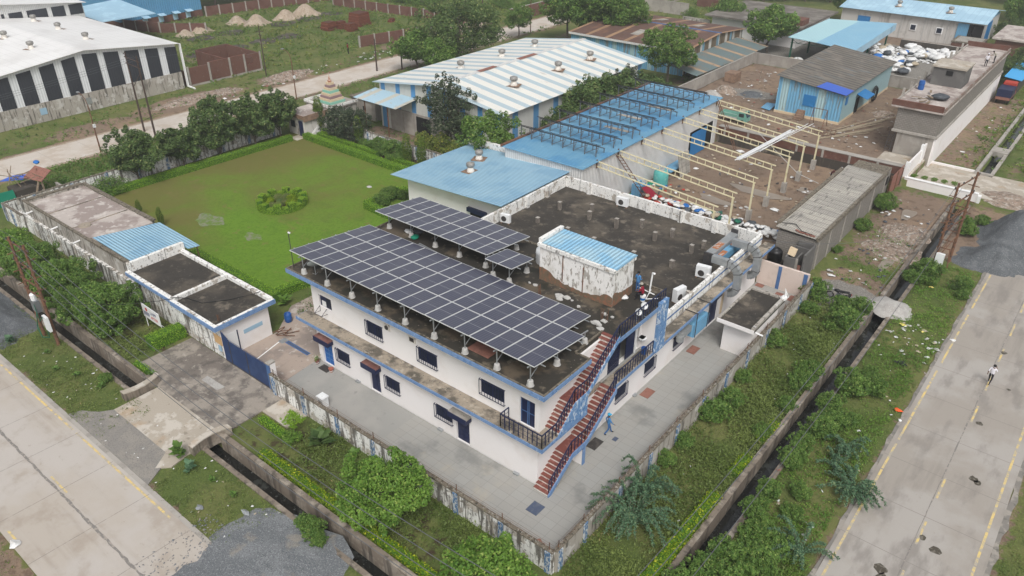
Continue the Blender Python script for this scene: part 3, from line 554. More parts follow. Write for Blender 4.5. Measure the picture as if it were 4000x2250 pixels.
# far road behind the compound
slab(-105.6,-99.2,-200,420,.05,'road','road_far');struct(ragged(0,300,-105.8,.5,.035,15,1.2,1),'road_shoulder','soil_heap');struct(ragged(0,300,-98.9,.5,.035,16,1.2,1),'road_shoulder','soil_heap')
# driveway over the front drain, court, lawn
slab(-52.2,-40.1,18.45,23.5,.07,'driveway','wet_concrete');slab(-48.3,-40.15,15.1,18.45,.066,'driveway','tan_concrete',-.5)
slab(-40.1,-37.3,21.6,23.3,.06,'path','tan_concrete')
struct(MB().add([(-46.6,20.9,.075),(-44.6,20.9,.075),(-44.5,21.5,.075),(-46.7,21.45,.075)],[(0,1,2,3)]),'driveway_patch','ash_grey')
struct(MB().prism([(-50.3,12.85),(-50.0,13.6),(-48.9,14.3),(-48.0,15.5),(-46.1,15.9),(-43.9,16.1),(-41.5,15.7),(-40.5,14.4),(-39.6,12.85)],-.2,.06),'gravel_patch','gravel_grey')
struct(MB().prism([(-41.5,15.2),(-40.6,13.9),(-39.9,14.6),(-40.1,15.6),(-40.6,16)],-.2,.07),'apron','tan_concrete')
struct(MB().prism([(-47.6,23.5),(-41.6,23.5),(-42.0,28.1),(-42.0,42),(-50,42),(-50,31.5),(-47.6,28.4)],-.2,.055),'yard_floor','drive_concrete')
struct(MB().prism([(-16.3,23.5),(-16.3,60.7),(-20.8,60.7),(-20.8,28.1),(-31.4,28.1),(-31.4,23.5)],-.2,.06),'courtyard','court_tiles')
struct(MB().prism([(-31.4,23.5),(-31.4,28.1),(-42.,28.1),(-41.6,23.95),(-41.4,23.5)],-.2,.058),'courtyard','court_smooth')
struct(MB().add([(-45.6,24.6,.062),(-45.5,24.6,.062),(-46.3,27.9,.062),(-46.42,27.9,.062)],[(0,1,2,3)]),'painted_line','white_paint')
slab(-86.5,-52.2,31.5,60.2,.04,'lawn','lawn')
slab(-54,-43.6,34.5,51.5,.036,'lawn','lawn')
struct(MB().prism([(-70.6+1.9*math.cos(t)*(1+.25*math.sin(3*t)),36.6+1.2*math.sin(t)*(1+.2*math.cos(5*t))) for t in np.linspace(0,6.1,22)],0,.046),'bare_patch','clipped_patch')
struct(MB().prism([(-63.8+1.1*math.cos(t)*(1+.25*math.sin(3*t)),37.2+.7*math.sin(t)*(1+.2*math.cos(5*t))) for t in np.linspace(0,6.1,22)],0,.046),'bare_patch','clipped_patch')
# entry slab of the narrow building and other paved bits
slab(-16.6,-2.2,94.2,102.2,.12,'path','tan_concrete');slab(-21.4,-16.7,92.85,100.2,.95,'path','tan_concrete',0)
slab(-52.3,-16.7,93.2,94.4,.86,'path','concrete',.3)
pud=MB()
for cx,cy,a,b,t0 in ((-29,80,3.2,1.2,0),(-32,75,2,.9,1),(-25,84,1.2,.7,2),(-14.2,84.5,.6,2,0),(-12.8,72,.5,2.2,1),(-46.5,31.6,1.2,.9,0)):
    pud.add([(cx+a*math.cos(t)*(1+.3*math.sin(3*t+t0)),cy+b*math.sin(t)*(1+.3*math.cos(2*t+t0)),.03 if cx>-45 else .06) for t in np.linspace(0,6.0,24)],[tuple(range(24))])
struct(pud,'puddle','puddle')
pt=MB();PITS=[(1,1445,275),(1,1650,235),(1,1890,295),(1,2030,170),(1,2210,135),(1,2365,100),(1,2070,260),(1,1680,345),(1,1450,390)]
for i,(t,a,b) in enumerate(PITS):
    c=at(t,a,b);pt.add([(c.x+2.3*math.cos(q)*(1+.15*math.sin(3*q+i)),c.y+3.*math.sin(q),.02) for q in np.linspace(0,6,20)],[tuple(range(20))])
struct(pt,'flooded_pit','retaining')
# drain walls
def wall(name,x0,x1,y0,y1,h,mat,label,cat='wall',z0=-.2,group=None):return MB().box(x0,x1,y0,y1,z0,z0+h if z0>-.1 else h).build(name,mat,loc=((x0+x1)/2,(y0+y1)/2,0),label=label,cat=cat,group=group)
wall('drain_wall',-9.8,-11.0,18.2,18.5,.28,'drain_wall','x') if 0 else None
MB().box(-200,-48.9,18.14,18.5,-1.15,.3).build('drain_wall','drain_wall',label='concrete drain wall running along the shrubs left of the driveway',cat='drain wall')
MB().box(-39.9,-11.3,18.14,18.5,-1.15,.3).build('drain_wall','drain_wall',label='concrete drain wall beside the yellow-green hedge below the court wall',cat='drain wall')
MB().box(-200,-48.9,16.75,17.07,-1.15,.06).build('drain_wall','drain_wall',label='low outer kerb of the drain beside the left grass verge and power poles',cat='kerb')
MB().box(-39.9,-9.86,16.75,17.07,-1.15,.06).build('drain_wall','drain_wall',label='low outer kerb of the drain beside the large grey gravel spread',cat='kerb')
MB().box(-11.3,-10.93,18.51,62.2,-1.15,.3).build('drain_wall','drain_wall',label='drain wall on the building side of the right drain, nearer the camera than the pale heap',cat='drain wall')
MB().box(-11.3,-10.93,65.2,91.5,-1.15,.3).build('drain_wall','drain_wall',label='drain wall beyond the pale heap, running up to the low white wall',cat='drain wall')
MB().box(-9.85,-9.5,16.75,62.2,-1.15,.05).build('drain_wall','drain_wall',label='low kerb on the road side of the right drain beside the rounded shrubs',cat='kerb')
MB().box(-9.85,-9.5,65.2,91.5,-1.15,.05).build('drain_wall','drain_wall',label='low kerb on the road side of the drain beside the rusty pole cluster',cat='kerb')
MB().box(-11.4,-11.02,102,160,-1.2,.35).box(-11.4,-9.4,101.5,101.99,-1.2,.35).box(-9.78,-9.4,101.5,160,-1.2,.2).box(-11.4,-9.4,110.5,112.6,-.25,.37).build('drain_channel','concrete',label='pale concrete drain channel with a dirt bridge, beyond the entry slab at right',cat='drain')
# curved culvert parapets
for (xa,lab) in ((-48.6,'curved concrete parapet on the left of the driveway bridge'),(-40.2,'curved concrete parapet on the right of the driveway bridge, beside the big-leaved shrub')):
    m=MB()
    for i in range(8):
        y0=16.1+i*.35;k=.25*((i-3.5)/3.5)**2;k2=.25*((i-2.5)/3.5)**2;s_=1 if xa<-45 else -1
        m.prism([(xa-.22+s_*k*-1,y0),(xa+.22+s_*k*-1,y0),(xa+.22-s_*k2,y0+.35),(xa-.22-s_*k2,y0+.35)],-.3,.62)
    r=root('culvert_parapet',(xa,17.5,0),lab,'parapet');m.build('body','drain_wall',r)
    m=MB()
    for i in range(8):
        y0=16.1+i*.35;k=.25*((i-3.5)/3.5)**2;k2=.25*((i-2.5)/3.5)**2;s_=1 if xa<-45 else -1
        m.prism([(xa-.25-s_*k,y0),(xa+.25-s_*k,y0),(xa+.25-s_*k2,y0+.35),(xa-.25-s_*k2,y0+.35)],.62,.7)
    m.build('coping','tan_concrete',r)
# heaps
def heap(name,label,cx,cy,rx,ry,h,mat,seed,cat='heap',p=1.5,rough=.06,n=44,nr=20,z0=-.03):
    rng=np.random.default_rng(seed);th=np.linspace(0,2*np.pi,n,endpoint=False);edge=1+.10*np.sin(2*th+seed)+.08*np.sin(5*th+seed*2)+rng.uniform(-.04,.04,n)
    vs=[(cx,cy,h)];fs=[]
    for j in range(1,nr+1):
        q=j/nr
        for i in range(n):
            z=h*(math.cos(math.pi*q)*.5+.5)**(p/1.5)+(rng.uniform(-rough,rough)*h*.5 if j<nr else 0);vs.append((cx+rx*q*edge[i]*math.cos(th[i]),cy+ry*q*edge[i]*math.sin(th[i]),max(z,z0) if j<nr else z0))
    fs+=[(0,1+i,1+(i+1)%n) for i in range(n)]
    for j in range(nr-1):
        for i in range(n):
            a=1+j*n+i;b=1+j*n+(i+1)%n;fs.append((a,a+n,b+n,b))
    m=MB();m.add(vs,fs);return m.build(name,mat,loc=(cx,cy,0),smooth=True,label=label,cat=cat)
heap('gravel_heap','large flat spread of blue-grey gravel at the bottom edge beside the left road',-28.0,12.1,5.6,5.2,.5,'gravel_mid',4,p=1.1)
heap('gravel_heap','dark gravel heap at the far left edge beside the twin power poles',-68.3,14.3,6.6,2.6,1.1,'gravel_dark',5)
heap('gravel_heap','taller dark stone heap on the right road, behind the smaller one',-3.9,86.2,4.0,5.6,3.0,'gravel_dark',6)
heap('gravel_heap','smaller dark stone heap on the right road, in front of the taller one',-4.7,78.6,3.5,3.4,1.9,'gravel_dark',7)
heap('ash_heap','pale grey cement dust heap bridging the right drain',-10.1,63.8,1.75,2.0,.6,'ash_grey',8,p=.8)
heap('brick_chip_heap','spread of reddish brick chips on the entry slab at the right edge',-6.2,95.8,4.2,3.0,.5,'rubble',9)
M('sandy',(.38,.25,.13),[('noise',(.3,.22,.15),3,.5,.62,.6)]);heap('sand_patch','orange sand patch on the gravel spread',-29.2,15.4,.9,.7,.18,'sandy',10)
for i,(t,a,b,h,rx) in enumerate([(1,1440,225,1.6,2.6),(1,1330,252,1.1,2.2),(1,1700,165,1.5,2.6),(1,1840,168,1.9,3.0),(1,2050,132,1.9,2.9),(1,2190,102,2.2,3.4)]):
    c=at(t,a,b);heap('soil_heap','pale soil mound in the green field, %s of six from the left'%ORD[i],c.x,c.y,rx,rx,h,'soil_heap',20+i)
for i,(t,a,b,h,rx,mt,lb,z) in enumerate([(3,430,655,1.0,2.6,'rubble','brown rubble mound beside the grey yard wall',.8),(3,330,680,.7,2.6,'ash_grey','pale broken-stone mound at the corner of the blue solar-rack shed',.8),(3,620,675,.35,3.6,'gravel_dark','low dark gravel spread left of the blue hut',.8),(3,1560,820,.5,3,'rubble','earth mound between the blue hut and the unfinished grey building',.8)]):
    c=at(t,a,b,z);heap('rubble_mound',lb,c.x,c.y,rx,rx*.9,h+z,mt,40+i,z0=z-.05) if 0 else heap('rubble_mound',lb,c.x,c.y,rx,rx*.9,h+z,mt,40+i,z0=z-.1,p=1.0)
for i,(cx,cy,rx,ry,h) in enumerate([(-110,76,2.5,5,.7),(-110.5,60,2.2,7,.5),(-111,112,2.5,6,.9),(-112,122,3,8,.9),(-13.2,79.5,2.2,3.2,.45),(-13,75,2.6,2.6,.3)]):
    heap('rubble_mound',['rubble heap on the far road verge near the slim field pole','long low rubble bank in front of the striped white shed','rubble and brick heap beyond the far road, nearer one','rubble and brick heap beyond the far road, farther one','rubbish-strewn mud heap near the red gate','churned dark mud heap right of the long asbestos roof'][i],cx,cy,rx,ry,h,'rubble',60+i,rough=.5,p=1)
# ================================================================ MAIN BUILDING
def holed(m,axis,fix0,fix1,u0,u1,z0,z1,holes):
    """wall between fix0..fix1 running u0..u1 on axis ('x' wall runs along x); holes = (ua,ub,za,zb)"""
    us=sorted({u0,u1,*[h[0] for h in holes],*[h[1] for h in holes]});zs=sorted({z0,z1,*[h[2] for h in holes],*[h[3] for h in holes]})
    for a,b in zip(us[:-1],us[1:]):
        run=None
        for c,d in zip(zs[:-1],zs[1:]):
            um,zm=(a+b)/2,(c+d)/2
            if any(h[0]<um<h[1] and h[2]<zm<h[3] for h in holes):
                if run:
                    (m.box(a,b,fix0,fix1,*run) if axis=='x' else m.box(fix0,fix1,a,b,*run));run=None
                continue
            run=(run[0],d) if run else (c,d)
        if run:(m.box(a,b,fix0,fix1,*run) if axis=='x' else m.box(fix0,fix1,a,b,*run))
    return m
def cage(r,axis,face,u0,u1,z0,z1,sgn,label=None):
    """barred window: pane set back in the wall, cage of bars standing proud. face = wall plane, sgn = outward direction on that axis"""
    m=MB();ip=face-sgn*.03;q=(ip,ip-sgn*.04)
    (m.box(u0,u1,min(q),max(q),z0,z1) if axis=='x' else m.box(min(q),max(q),u0,u1,z0,z1));w_=m.build('window','navy',r)
    b=MB();f=face+sgn*.13
    def P(u,d,z):return (u,d,z) if axis=='x' else (d,u,z)
    n=9
    for i in range(n+1):
        u=u0-.06+(u1-u0+.12)*i/n;b.bar(P(u,f,z0-.12),P(u,f,z1+.02),.028)
    for z in (z0-.1,z1):b.bar(P(u0-.06,f,z),P(u1+.06,f,z),.035)
    for u in (u0-.06,u1+.06):
        for z in (z0-.1,z1):b.bar(P(u,face,z),P(u,f,z),.03)
    g=b.build('grille','navy',w_)
    gl=MB();
    for k in range(2):
        a=u0+(u1-u0)*(.06+.48*k);c=u0+(u1-u0)*(.46+.48*k);d=ip+sgn*.012;q=(d,d+sgn*.01)
        (gl.box(a,c,min(q),max(q),z0+.08,z1-.08) if axis=='x' else gl.box(min(q),max(q),a,c,z0+.08,z1-.08))
    gl.build('pane','dark_glass',w_)
    return w_
B=root('office_building',(-31,35,0),'white two-storey building with blue fascias, outside stairs and solar panels on its roof','building')
fh=[(-41.3,-40.15,.06,2.1),(-39.6,-38.2,1.15,2.15),(-36.0,-34.95,.06,2.1),(-34.3,-32.9,1.15,2.15),(-29.4,-27.9,1.15,2.15),(-27.55,-26.4,.06,2.1)]
m=holed(MB(),'x',28.15,28.5,-41.8,-20.8,0,3.65,fh)
sh=[(36.95,38.35,1.1,2.1),(40.85,42.25,1.15,2.15),(45.1,46.5,1.15,2.15),(51.1,52.7,.06,2.2)]
holed(m,'y',-21.15,-20.8,28.5,60.4,0,3.65,sh)
m.box(-41.8,-41.5,28.5,60.4,0,3.65).box(-41.5,-21.15,60.1,60.4,0,3.65);m.build('ground_floor_wall','white_wall',B)
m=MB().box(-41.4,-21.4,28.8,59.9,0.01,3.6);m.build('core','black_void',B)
uh=[(-41.4,-40.0,4.95,5.95),(-36.2,-34.6,4.8,5.85),(-31.1,-29.4,4.8,5.85),(-25.6,-23.7,4.8,5.85),(-22.5,-21.35,4.0,6.0)]
m=holed(MB(),'x',28.5,28.85,-42.2,-21.,3.95,7.35,uh);m.box(-42.2,-41.9,28.85,42,3.95,7.35)
holed(m,'y',-21.3,-21.0,28.85,42.,3.95,7.35,[(35.95,39.9,3.96,6.4)]);m.box(-41.9,-21.3,41.7,42.0,3.95,7.35);m.build('upper_wall','white_wall',B)
m=MB().box(-41.8,-22.6,29.1,41.6,3.96,7.3).box(-22.6,-21.31,29.1,35.8,3.96,7.3);m.build('core','interior',B)
for h in fh:
    if h[3]-h[2]<1.2:cage(B,'x',28.15,h[0],h[1],h[2],h[3],-1)
for h in sh[:3]:cage(B,'y',-20.8,h[0],h[1],h[2],h[3],1)
for i,h in enumerate(uh[:4]):
    if i:cage(B,'x',28.5,h[0],h[1],h[2],h[3],-1)
    else:
        w_=MB().box(h[0],h[1],28.62,28.66,h[2],h[3]).build('window','navy',B,label='navy window with an open light and an empty bracket below')
        MB().box(-41.2,-40.75,28.59,28.61,5.0,5.45).build('pane','white_paint',w_);MB().box(-40.7,-40.05,28.6,28.615,5.0,5.9).build('pane','dark_glass',w_)
        b=MB()
        for u in (-41.4,-40.6):b.bar((u,28.5,4.95),(u,27.95,4.55),.03).bar((u,28.5,4.5),(u,27.95,4.55),.03)
        b.bar((-41.4,27.95,4.55),(-40.6,27.95,4.55),.03).bar((-41.4,28.5,4.5),(-41.4,28.5,4.95),.03);b.build('bracket','dark_steel',w_)
# doors with hoods
for i,(a,b) in enumerate(((-41.3,-40.15),(-36.0,-34.95),(-27.55,-26.4))):
    d=MB().box(a,b,28.28,28.33,.06,2.1).build('door','door_blue' if i==0 else 'navy',B,label=['bright blue front door with a hood and potted plants','navy front door under a red-topped hood','navy front door under a hood, nearest the stairs'][i])
    k=MB();
    for z in (.5,.9,1.3,1.7):k.box(a+.08,b-.08,28.262,28.279,z,z+.03)
    k.box(a+.5,a+.53,28.26,28.279,.1,2.05);k.build('ribs','navy' if i else 'blue_paint',d);MB().tube((b-.12,28.26,1.05),(b-.12,28.2,1.05),.02).build('handle','galv',d)
    hd=MB().box(a-.25,b+.2,27.62,28.15,2.55,2.66).build('hood','canopy_red' if i<2 else 'concrete',B);MB().box(a-.27,b+.22,27.58,27.618,2.25,2.67).box(a-.27,a-.24,27.62,28.15,2.25,2.54).box(b+.19,b+.22,27.62,28.15,2.25,2.54).build('valance','navy',hd)
MB().box(-22.5,-21.35,28.62,28.66,4.0,6.0).build('door','navy',B,label='navy double door on the balcony beside the stairs');
k=MB().box(-21.95,-21.92,28.6,28.619,4.02,5.98)
for u in (-22.45,-22.0,-21.85,-21.42):k.box(u,u+.03,28.6,28.619,4.02,5.98)
k.box(-22.48,-21.37,28.59,28.6,4.95,5.0).build('door_ribs','blue_plain',B)
MB().box(-20.97,-20.92,51.1,52.7,.06,2.2).build('door','navy',B,label='wide navy sliding door on the side wall');MB().box(-20.8,-20.62,50.9,52.9,2.35,2.75).build('door_box','navy',B)
MB().box(-20.8,-20.76,53.2,53.6,.3,2.3).build('panel','cream_paint',B)
# ledge (first floor slab) front and side
def slabset(m,z0,z1):
    m.box(-43.,-19.95,27.4,28.149,z0,z1).box(-20.799,-19.95,28.149,32.0,z0,z1).box(-20.799,-19.95,35.0,61.2,z0,z1);return m
slabset(MB(),3.65,3.945).build('first_floor_ledge','ledge_top',B)
MB().box(-43,-41.8,28.15,28.5,3.65,3.945).box(-41.8,-20.8,28.15,28.499,3.651,3.947).box(-21.,-20.8,28.5,35,3.651,3.947).build('ledge_inner','ledge_top',B)
m=MB().box(-43.04,-19.91,27.36,27.399,3.68,3.93).box(-19.949,-19.91,27.399,32.04,3.68,3.93).box(-19.949,-19.91,35.0,61.25,3.68,3.93).box(-43.04,-43.001,27.4,28.5,3.68,3.93);m.build('fascia','blue_paint',B)
# balcony floor and room beyond the grille doors
MB().box(-22.6,-20.8,35.,41.,3.9,3.951).build('balcony_floor','court_smooth',B)
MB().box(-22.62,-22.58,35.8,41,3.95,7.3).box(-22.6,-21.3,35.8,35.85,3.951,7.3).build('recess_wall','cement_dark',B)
gd=MB()
for (ya,yb,x) in ((35.95,37.3,-20.97),):
    for k in range(16):
        y=ya+(yb-ya)*k/15;gd.bar((x,y,3.96),(x,y,6.2),.03)
    for z in (4.0,5.0,6.15):gd.bar((x,ya,z),(x,yb,z),.04)
gd.build('grille_door','navy',B,label='navy barred door leaf at the near end of the upper balcony')
gd=MB().box(-20.99,-20.95,38.1,39.2,3.97,6.3)
for z in (4.5,5.1,5.7):gd.box(-20.948,-20.93,38.12,39.18,z,z+.04)
gd.build('door','navy',B,label='solid navy door leaf standing beside the open balcony doorway')
MB().box(-21.1,-20.9,39.25,39.4,3.96,6.4).build('door_post','white_paint',B)
# end wall and flaking blue column
MB().box(-21.0,-19.98,40.2,41.2,3.95,7.34).build('end_wall','white_wall',B)
MB().box(-19.978,-19.72,40.18,41.25,3.93,7.95).build('column','blue_flaking',B)
MB().box(-20.98,-20.6,39.75,40.2,4.75,4.95).lathe((-20.75,39.95,4.75),[(.28,.1),(.3,.2)],12).build('wash_basin','white_plastic',B)
# roof slab with stair notch
rf=MB().box(-43.6,-21.15,27.6,42.2,7.36,7.68).box(-21.149,-20.05,27.6,32.3,7.36,7.68).box(-21.149,-19.9,35.3,41.2,7.36,7.68).box(-21.149,-20.6,41.2,42.2,7.36,7.68)
rf.build('roof_slab','front_roof',B)
m=MB().box(-43.64,-20.01,27.55,27.599,7.38,7.70).box(-20.049,-20.01,27.599,32.33,7.38,7.70).box(-43.64,-43.601,27.6,42.2,7.38,7.7).box(-19.899,-19.86,35.3,41.2,7.38,7.70);m.build('fascia','blue_paint',B)
m=MB().box(-43.6,-20.05,27.6,27.72,7.68,7.76).box(-43.6,-43.48,27.72,42.2,7.68,7.76).box(-20.17,-20.05,27.72,32.3,7.68,7.76).box(-21.27,-21.151,32.3,35.3,7.68,7.76).box(-21.151,-20.17,32.2,32.3,7.68,7.76).box(-43.48,-20.65,42.08,42.2,7.68,7.78);m.build('roof_kerb','mossy_cap',B)
# stairs
ST=root('outside_staircase',(-20.2,28,0),'outside stairs with red treads, white risers and navy railing at the right corner','staircase')
def flight(x0,x1,y0,y1,z0,z1,n):
    rw=MB();tr=MB();dy=(y1-y0)/n;dz=(z1-z0)/n
    for i in range(n):
        a=y0+i*dy;z=z0+(i+1)*dz;rw.box(x0,x1,a,a+dy,max(z-.42,z0-.18) if i else z0-.05,z-.03);tr.box(x0,x1,a-.03,a+dy-.001,z-.03,z)
        rw.box(x1,x1+.02,a,a+dy,z-.4,z-.04) if 0 else None
    return rw,tr
X0,X1=-20.8,-19.65
rw,tr=flight(X0,X1,27.8,30.2,.05,1.8,10);r2,t2=flight(X0,X1,31.7,35.0,1.8,3.95,12)
rw.box(X0,X1,30.2,31.7,1.6,1.77);tr.box(X0,X1,30.2,31.7,1.77,1.8)
r3,t3=flight(-21.0,-19.97,29.1,30.7,3.95,5.4,8);r4,t4=flight(-21.13,-19.95,32.0,35.3,5.4,7.7,13);r3.box(-21,-19.97,30.7,32.,5.2,5.37);t3.box(-21.,-19.97,30.7,32.,5.37,5.4)
for a in (rw,r2,r3,r4):
    a.build('risers','step_white',ST)
for a in (tr,t2,t3,t4):a.build('treads','step_red',ST)
def strip(x,w_,pts,hz):
    m=MB();p=[(x,a,b+hz*.35) for a,b in pts]+[(x,a,b-hz) for a,b in reversed(pts)];return m.extr(p,(w_,0,0))
strip(X1,.06,[(27.7,.15),(30.2,1.8),(31.7,1.8),(35.0,4.0)],.3).build('stringer','blue_paint',ST)
MB().extr([(-19.965,28.6,3.65),(-19.965,32.03,3.65),(-19.965,32.03,5.5),(-19.965,30.7,5.45),(-19.965,29.0,3.95)],(.05,0,0)).build('side_panel','blue_flaking',ST)
strip(-19.95,.05,[(32.03,5.45),(35.35,7.75)],.3).build('stringer','blue_flaking',ST)
MB().box(-20.75,-19.65,31.35,31.6,0,1.6).build('pier','white_wall',ST);MB().box(-19.649,-19.6,31.33,31.62,0,1.62).build('pier_edge','blue_paint',ST)
def railing(pts,h=.95,sp=.32):
    m=MB()
    for a,b in zip(pts[:-1],pts[1:]):
        a=Vector(a);b=Vector(b);n=max(1,int((b-a).length/sp))
        for i in range(n+1):
            p=a.lerp(b,i/n);m.bar(p,p+Vector((0,0,h)),.045)
        m.bar(a+Vector((0,0,h)),b+Vector((0,0,h)),.06)
        for k in (.33,.66):m.tube(a+Vector((0,0,h*k)),b+Vector((0,0,h*k)),.012,n=4)
    return m
railing([(-19.75,27.95,.15),(-19.75,30.2,1.8),(-19.75,31.7,1.8),(-19.75,35.0,4.0)]).build('railing','navy',ST)
railing([(-20.03,28.9,4.0),(-20.03,30.7,5.42),(-20.03,32.0,5.42),(-19.97,35.3,7.72),(-19.97,41.1,7.72)]).build('railing','navy',ST)
railing([(-19.99,35.2,3.95),(-19.99,40.15,3.95)]).build('railing','navy',ST)
railing([(-23.2,28.3,3.95),(-23.2,27.5,3.95),(-20.05,27.5,3.95),(-20.05,28.9,3.95)]).build('railing','navy',ST)
# rear terrace
r_=root('bucket',(-20.35,39.6,3.95),'blue bucket under the wash basin on the upper balcony','bucket');MB().lathe((-20.35,39.6,3.95),[(.16,0),(.22,.5),(.19,.5),(.15,.1)],14).build('shell','barrel_blue',r_)
T=MB().box(-41.7,-21.1,42.2,60.15,3.66,3.9);T.build('terrace_slab','dark_roof',B)
m=MB().box(-21.1,-20.85,41.25,60.4,3.95,5.0).build('terrace_parapet','peeling_parapet',B)
m=MB().box(-41.7,-21.1,60.15,60.4,3.7,5.0).build('terrace_parapet','peeling_parapet',B)
m=MB().box(-41.95,-41.7,42.2,60.4,3.7,5.0).build('terrace_parapet','peeling_parapet',B)
m=MB()
for y in np.arange(43.5,60,3.3):MB().box(-41.699,-41.45,y,y+.4,3.9,5.08).build('parapet_pier','peeling_parapet',B)
for x in np.arange(-39,-22,3.4):MB().box(x,x+.4,59.9,60.149,3.9,5.08).build('parapet_pier','peeling_parapet',B)
for y in np.arange(44,60,3.3):MB().box(-21.35,-21.101,y,y+.3,3.9,5.06).build('parapet_pier','peeling_parapet',B)
m=MB().box(-20.849,-20.82,41.3,60.4,4.5,4.62);m.build('parapet_stripe','blue_plain',B)
# roof-top room
m=MB().box(-28.4,-22.3,38.1,40.6,7.68,10.42).build('rooftop_room_wall','block_wall',B)
_q=random.Random(3);_u=np.linspace(-28.4,-22.3,26);_z=[7.9+.75*math.exp(-((u+28.2)/1.3)**2)+.55*math.exp(-((u+22.6)/.9)**2)+_q.uniform(0,.16) for u in _u]
MB().extr([(-28.4,38.085,7.68)]+[(-22.3,38.085,7.68)]+[(u,38.085,z) for u,z in zip(_u[::-1],_z[::-1])],(0,.01,0)).build('rooftop_room_bare_plaster','block_base',B)
_v=np.linspace(38.1,40.6,12);MB().extr([(-22.295,38.1,7.68),(-22.295,40.6,7.68)]+[(-22.295,y,8.25+.35*math.exp(-((y-38.2)/.8)**2)+_q.uniform(0,.12)) for y in _v[::-1]],(.01,0,0)).build('rooftop_room_bare_plaster','block_base',B)
m=MB().box(-28.55,-22.2,37.98,38.2,10.3,10.55).box(-22.4,-22.18,38.2,40.65,10.3,10.55).box(-28.6,-28.3,38.2,40.8,10.3,10.85).build('rooftop_room_kerb','peeling_parapet',B)
MB().add([(-28.28,38.15,10.6),(-22.15,38.15,10.55),(-22.15,40.75,10.6),(-28.28,40.75,10.66)],[(0,1,2,3)]).add([(-28.28,38.15,10.57),(-22.15,38.15,10.52),(-22.15,40.75,10.57),(-28.28,40.75,10.63)],[(3,2,1,0)]).build('rooftop_room_roof','blue_sheet_x',B)
m=MB().tube((-26.4,38.06,8.2),(-26.4,38.06,10.2),.035).tube((-24.7,38.06,7.9),(-24.7,38.06,9.9),.035).build('drain_pipe','rusty_metal',B)
# bits on the facade
m=MB().box(-34.3,-33.75,28.42,28.499,5.9,6.35);v=m.build('vent_box','step_white',B);MB().tube((-34.02,28.41,6.12),(-34.02,28.38,6.12),.17,n=14).build('fan','mat_dark',v)
v=MB().box(-31.9,-31.3,28.42,28.499,5.95,6.4).build('vent_box','step_white',B);MB().box(-31.8,-31.4,28.4,28.419,6.02,6.33).build('louvre','mat_dark',v)
for (x,y,a) in ((-22.6,28.0,0),(-29.2,28.0,0),(-37.6,28.0,0)):MB().box(x,x+.4,27.95,28.149,.055,.18).build('drain_spout','galv',B)
MB().box(-20.799,-20.6,39.4,39.8,.055,.2).build('drain_spout','galv',B)
# annex against the right wall, court end wall
A=root('annex_room',(-17.4,51.5,0),'small white flat-roofed annex against the right boundary wall','annex')
MB().box(-18.6,-16.3,49.0,54.,0,2.9).build('wall','white_wall',A);MB().box(-18.9,-15.98,48.25,54.2,2.9,3.15).build('roof','dark_roof',A)
MB().box(-18.93,-15.95,48.2,48.249,2.88,3.2).box(-18.94,-18.901,48.25,54.2,2.88,3.2).build('roof_edge','white_wall',A);MB().box(-16.2,-15.95,48.25,54.25,3.151,3.38).box(-18.7,-16.21,53.95,54.22,3.151,3.3).box(-18.9,-18.72,48.3,54.2,3.151,3.26).build('kerb','stained_render',A)
MB().tube((-16,48.7,2.8),(-15.4,48.7,2.75),.07).build('spout','white_paint',A)
E_=root('court_end_wall',(-18.5,60.8,0),'stained pink wall with blue piers closing the far end of the side court','wall')
MB().box(-20.8,-16.3,60.7,60.95,0,2.35).build('wall','pink_wall',E_);MB().box(-19.0,-18.7,60.66,60.699,0,2.3).build('pier','blue_plain',E_);MB().box(-16.75,-16.4,60.66,60.699,1.2,2.3).build('pier','blue_plain',E_)
# ---------------------------------------------------------------- boundary walls of the compound
def bwall(name,axis,fix,u0,u1,h,piers,out,label,posts=True,mat='peeling_wall',cap='mossy_cap',pmat='blue_pilaster',wires=True,glass=True):
    c=(fix,(u0+u1)/2,0) if axis=='y' else ((u0+u1)/2,fix,0);r=root(name,c,label,'wall');m=MB()
    bx=(lambda mm,a,b,c_,d,z0,z1:mm.box(a,b,c_,d,z0,z1) if axis=='x' else mm.box(c_,d,a,b,z0,z1))
    bx(m,u0,u1,fix-.12,fix+.12,-.1,h);m.build('panel',mat,r)
    m=MB();rr=random.Random(int(u0*10));u=u0
    while u<u1:
        e=min(u1,u+rr.uniform(.25,.6));k=rr.uniform(0,.05);bx(m,u,e,fix-.14,fix+.14,h,h+.05+k);u=e
    m.build('coping',cap,r)
    if glass:
        m=MB();n=int((u1-u0)*9)
        for i in range(n):
            a=rr.uniform(u0,u1);b=fix+rr.uniform(-.1,.1);z=h+.05;s_=rr.uniform(.03,.09);q=rr.uniform(0,3)
            p=[(a-s_*math.cos(q),b-s_*math.sin(q),z),(a+s_*math.cos(q),b+s_*math.sin(q),z),(a,b,z+s_*2.2)]
            if axis=='y':p=[(v[1],v[0],v[2]) for v in p]
            m.add(p,[(0,1,2)])
        m.build('broken_glass','concrete',r)
    for p in piers:
        m=MB();o0,o1=(fix-.2,fix-.121) if out<0 else (fix+.121,fix+.2);bx(m,p-.17,p+.17,o0,o1,0,h+.02);m.build('pilaster',pmat,r)
    if posts:
        m=MB()
        for p in piers:
            q=(p,fix,h) if axis=='x' else (fix,p,h);m.bar(q,(q[0],q[1],h+.62),.035)
        m.build('fence_posts','rusty_metal',r)
        if wires:
            m=MB()
            for z in (.2,.38,.56):
                m.tube(((u0,fix,h+z) if axis=='x' else (fix,u0,h+z)),((u1,fix,h+z) if axis=='x' else (fix,u1,h+z)),.007,n=3)
            m.build('wires','rusty_metal',r)
    return r
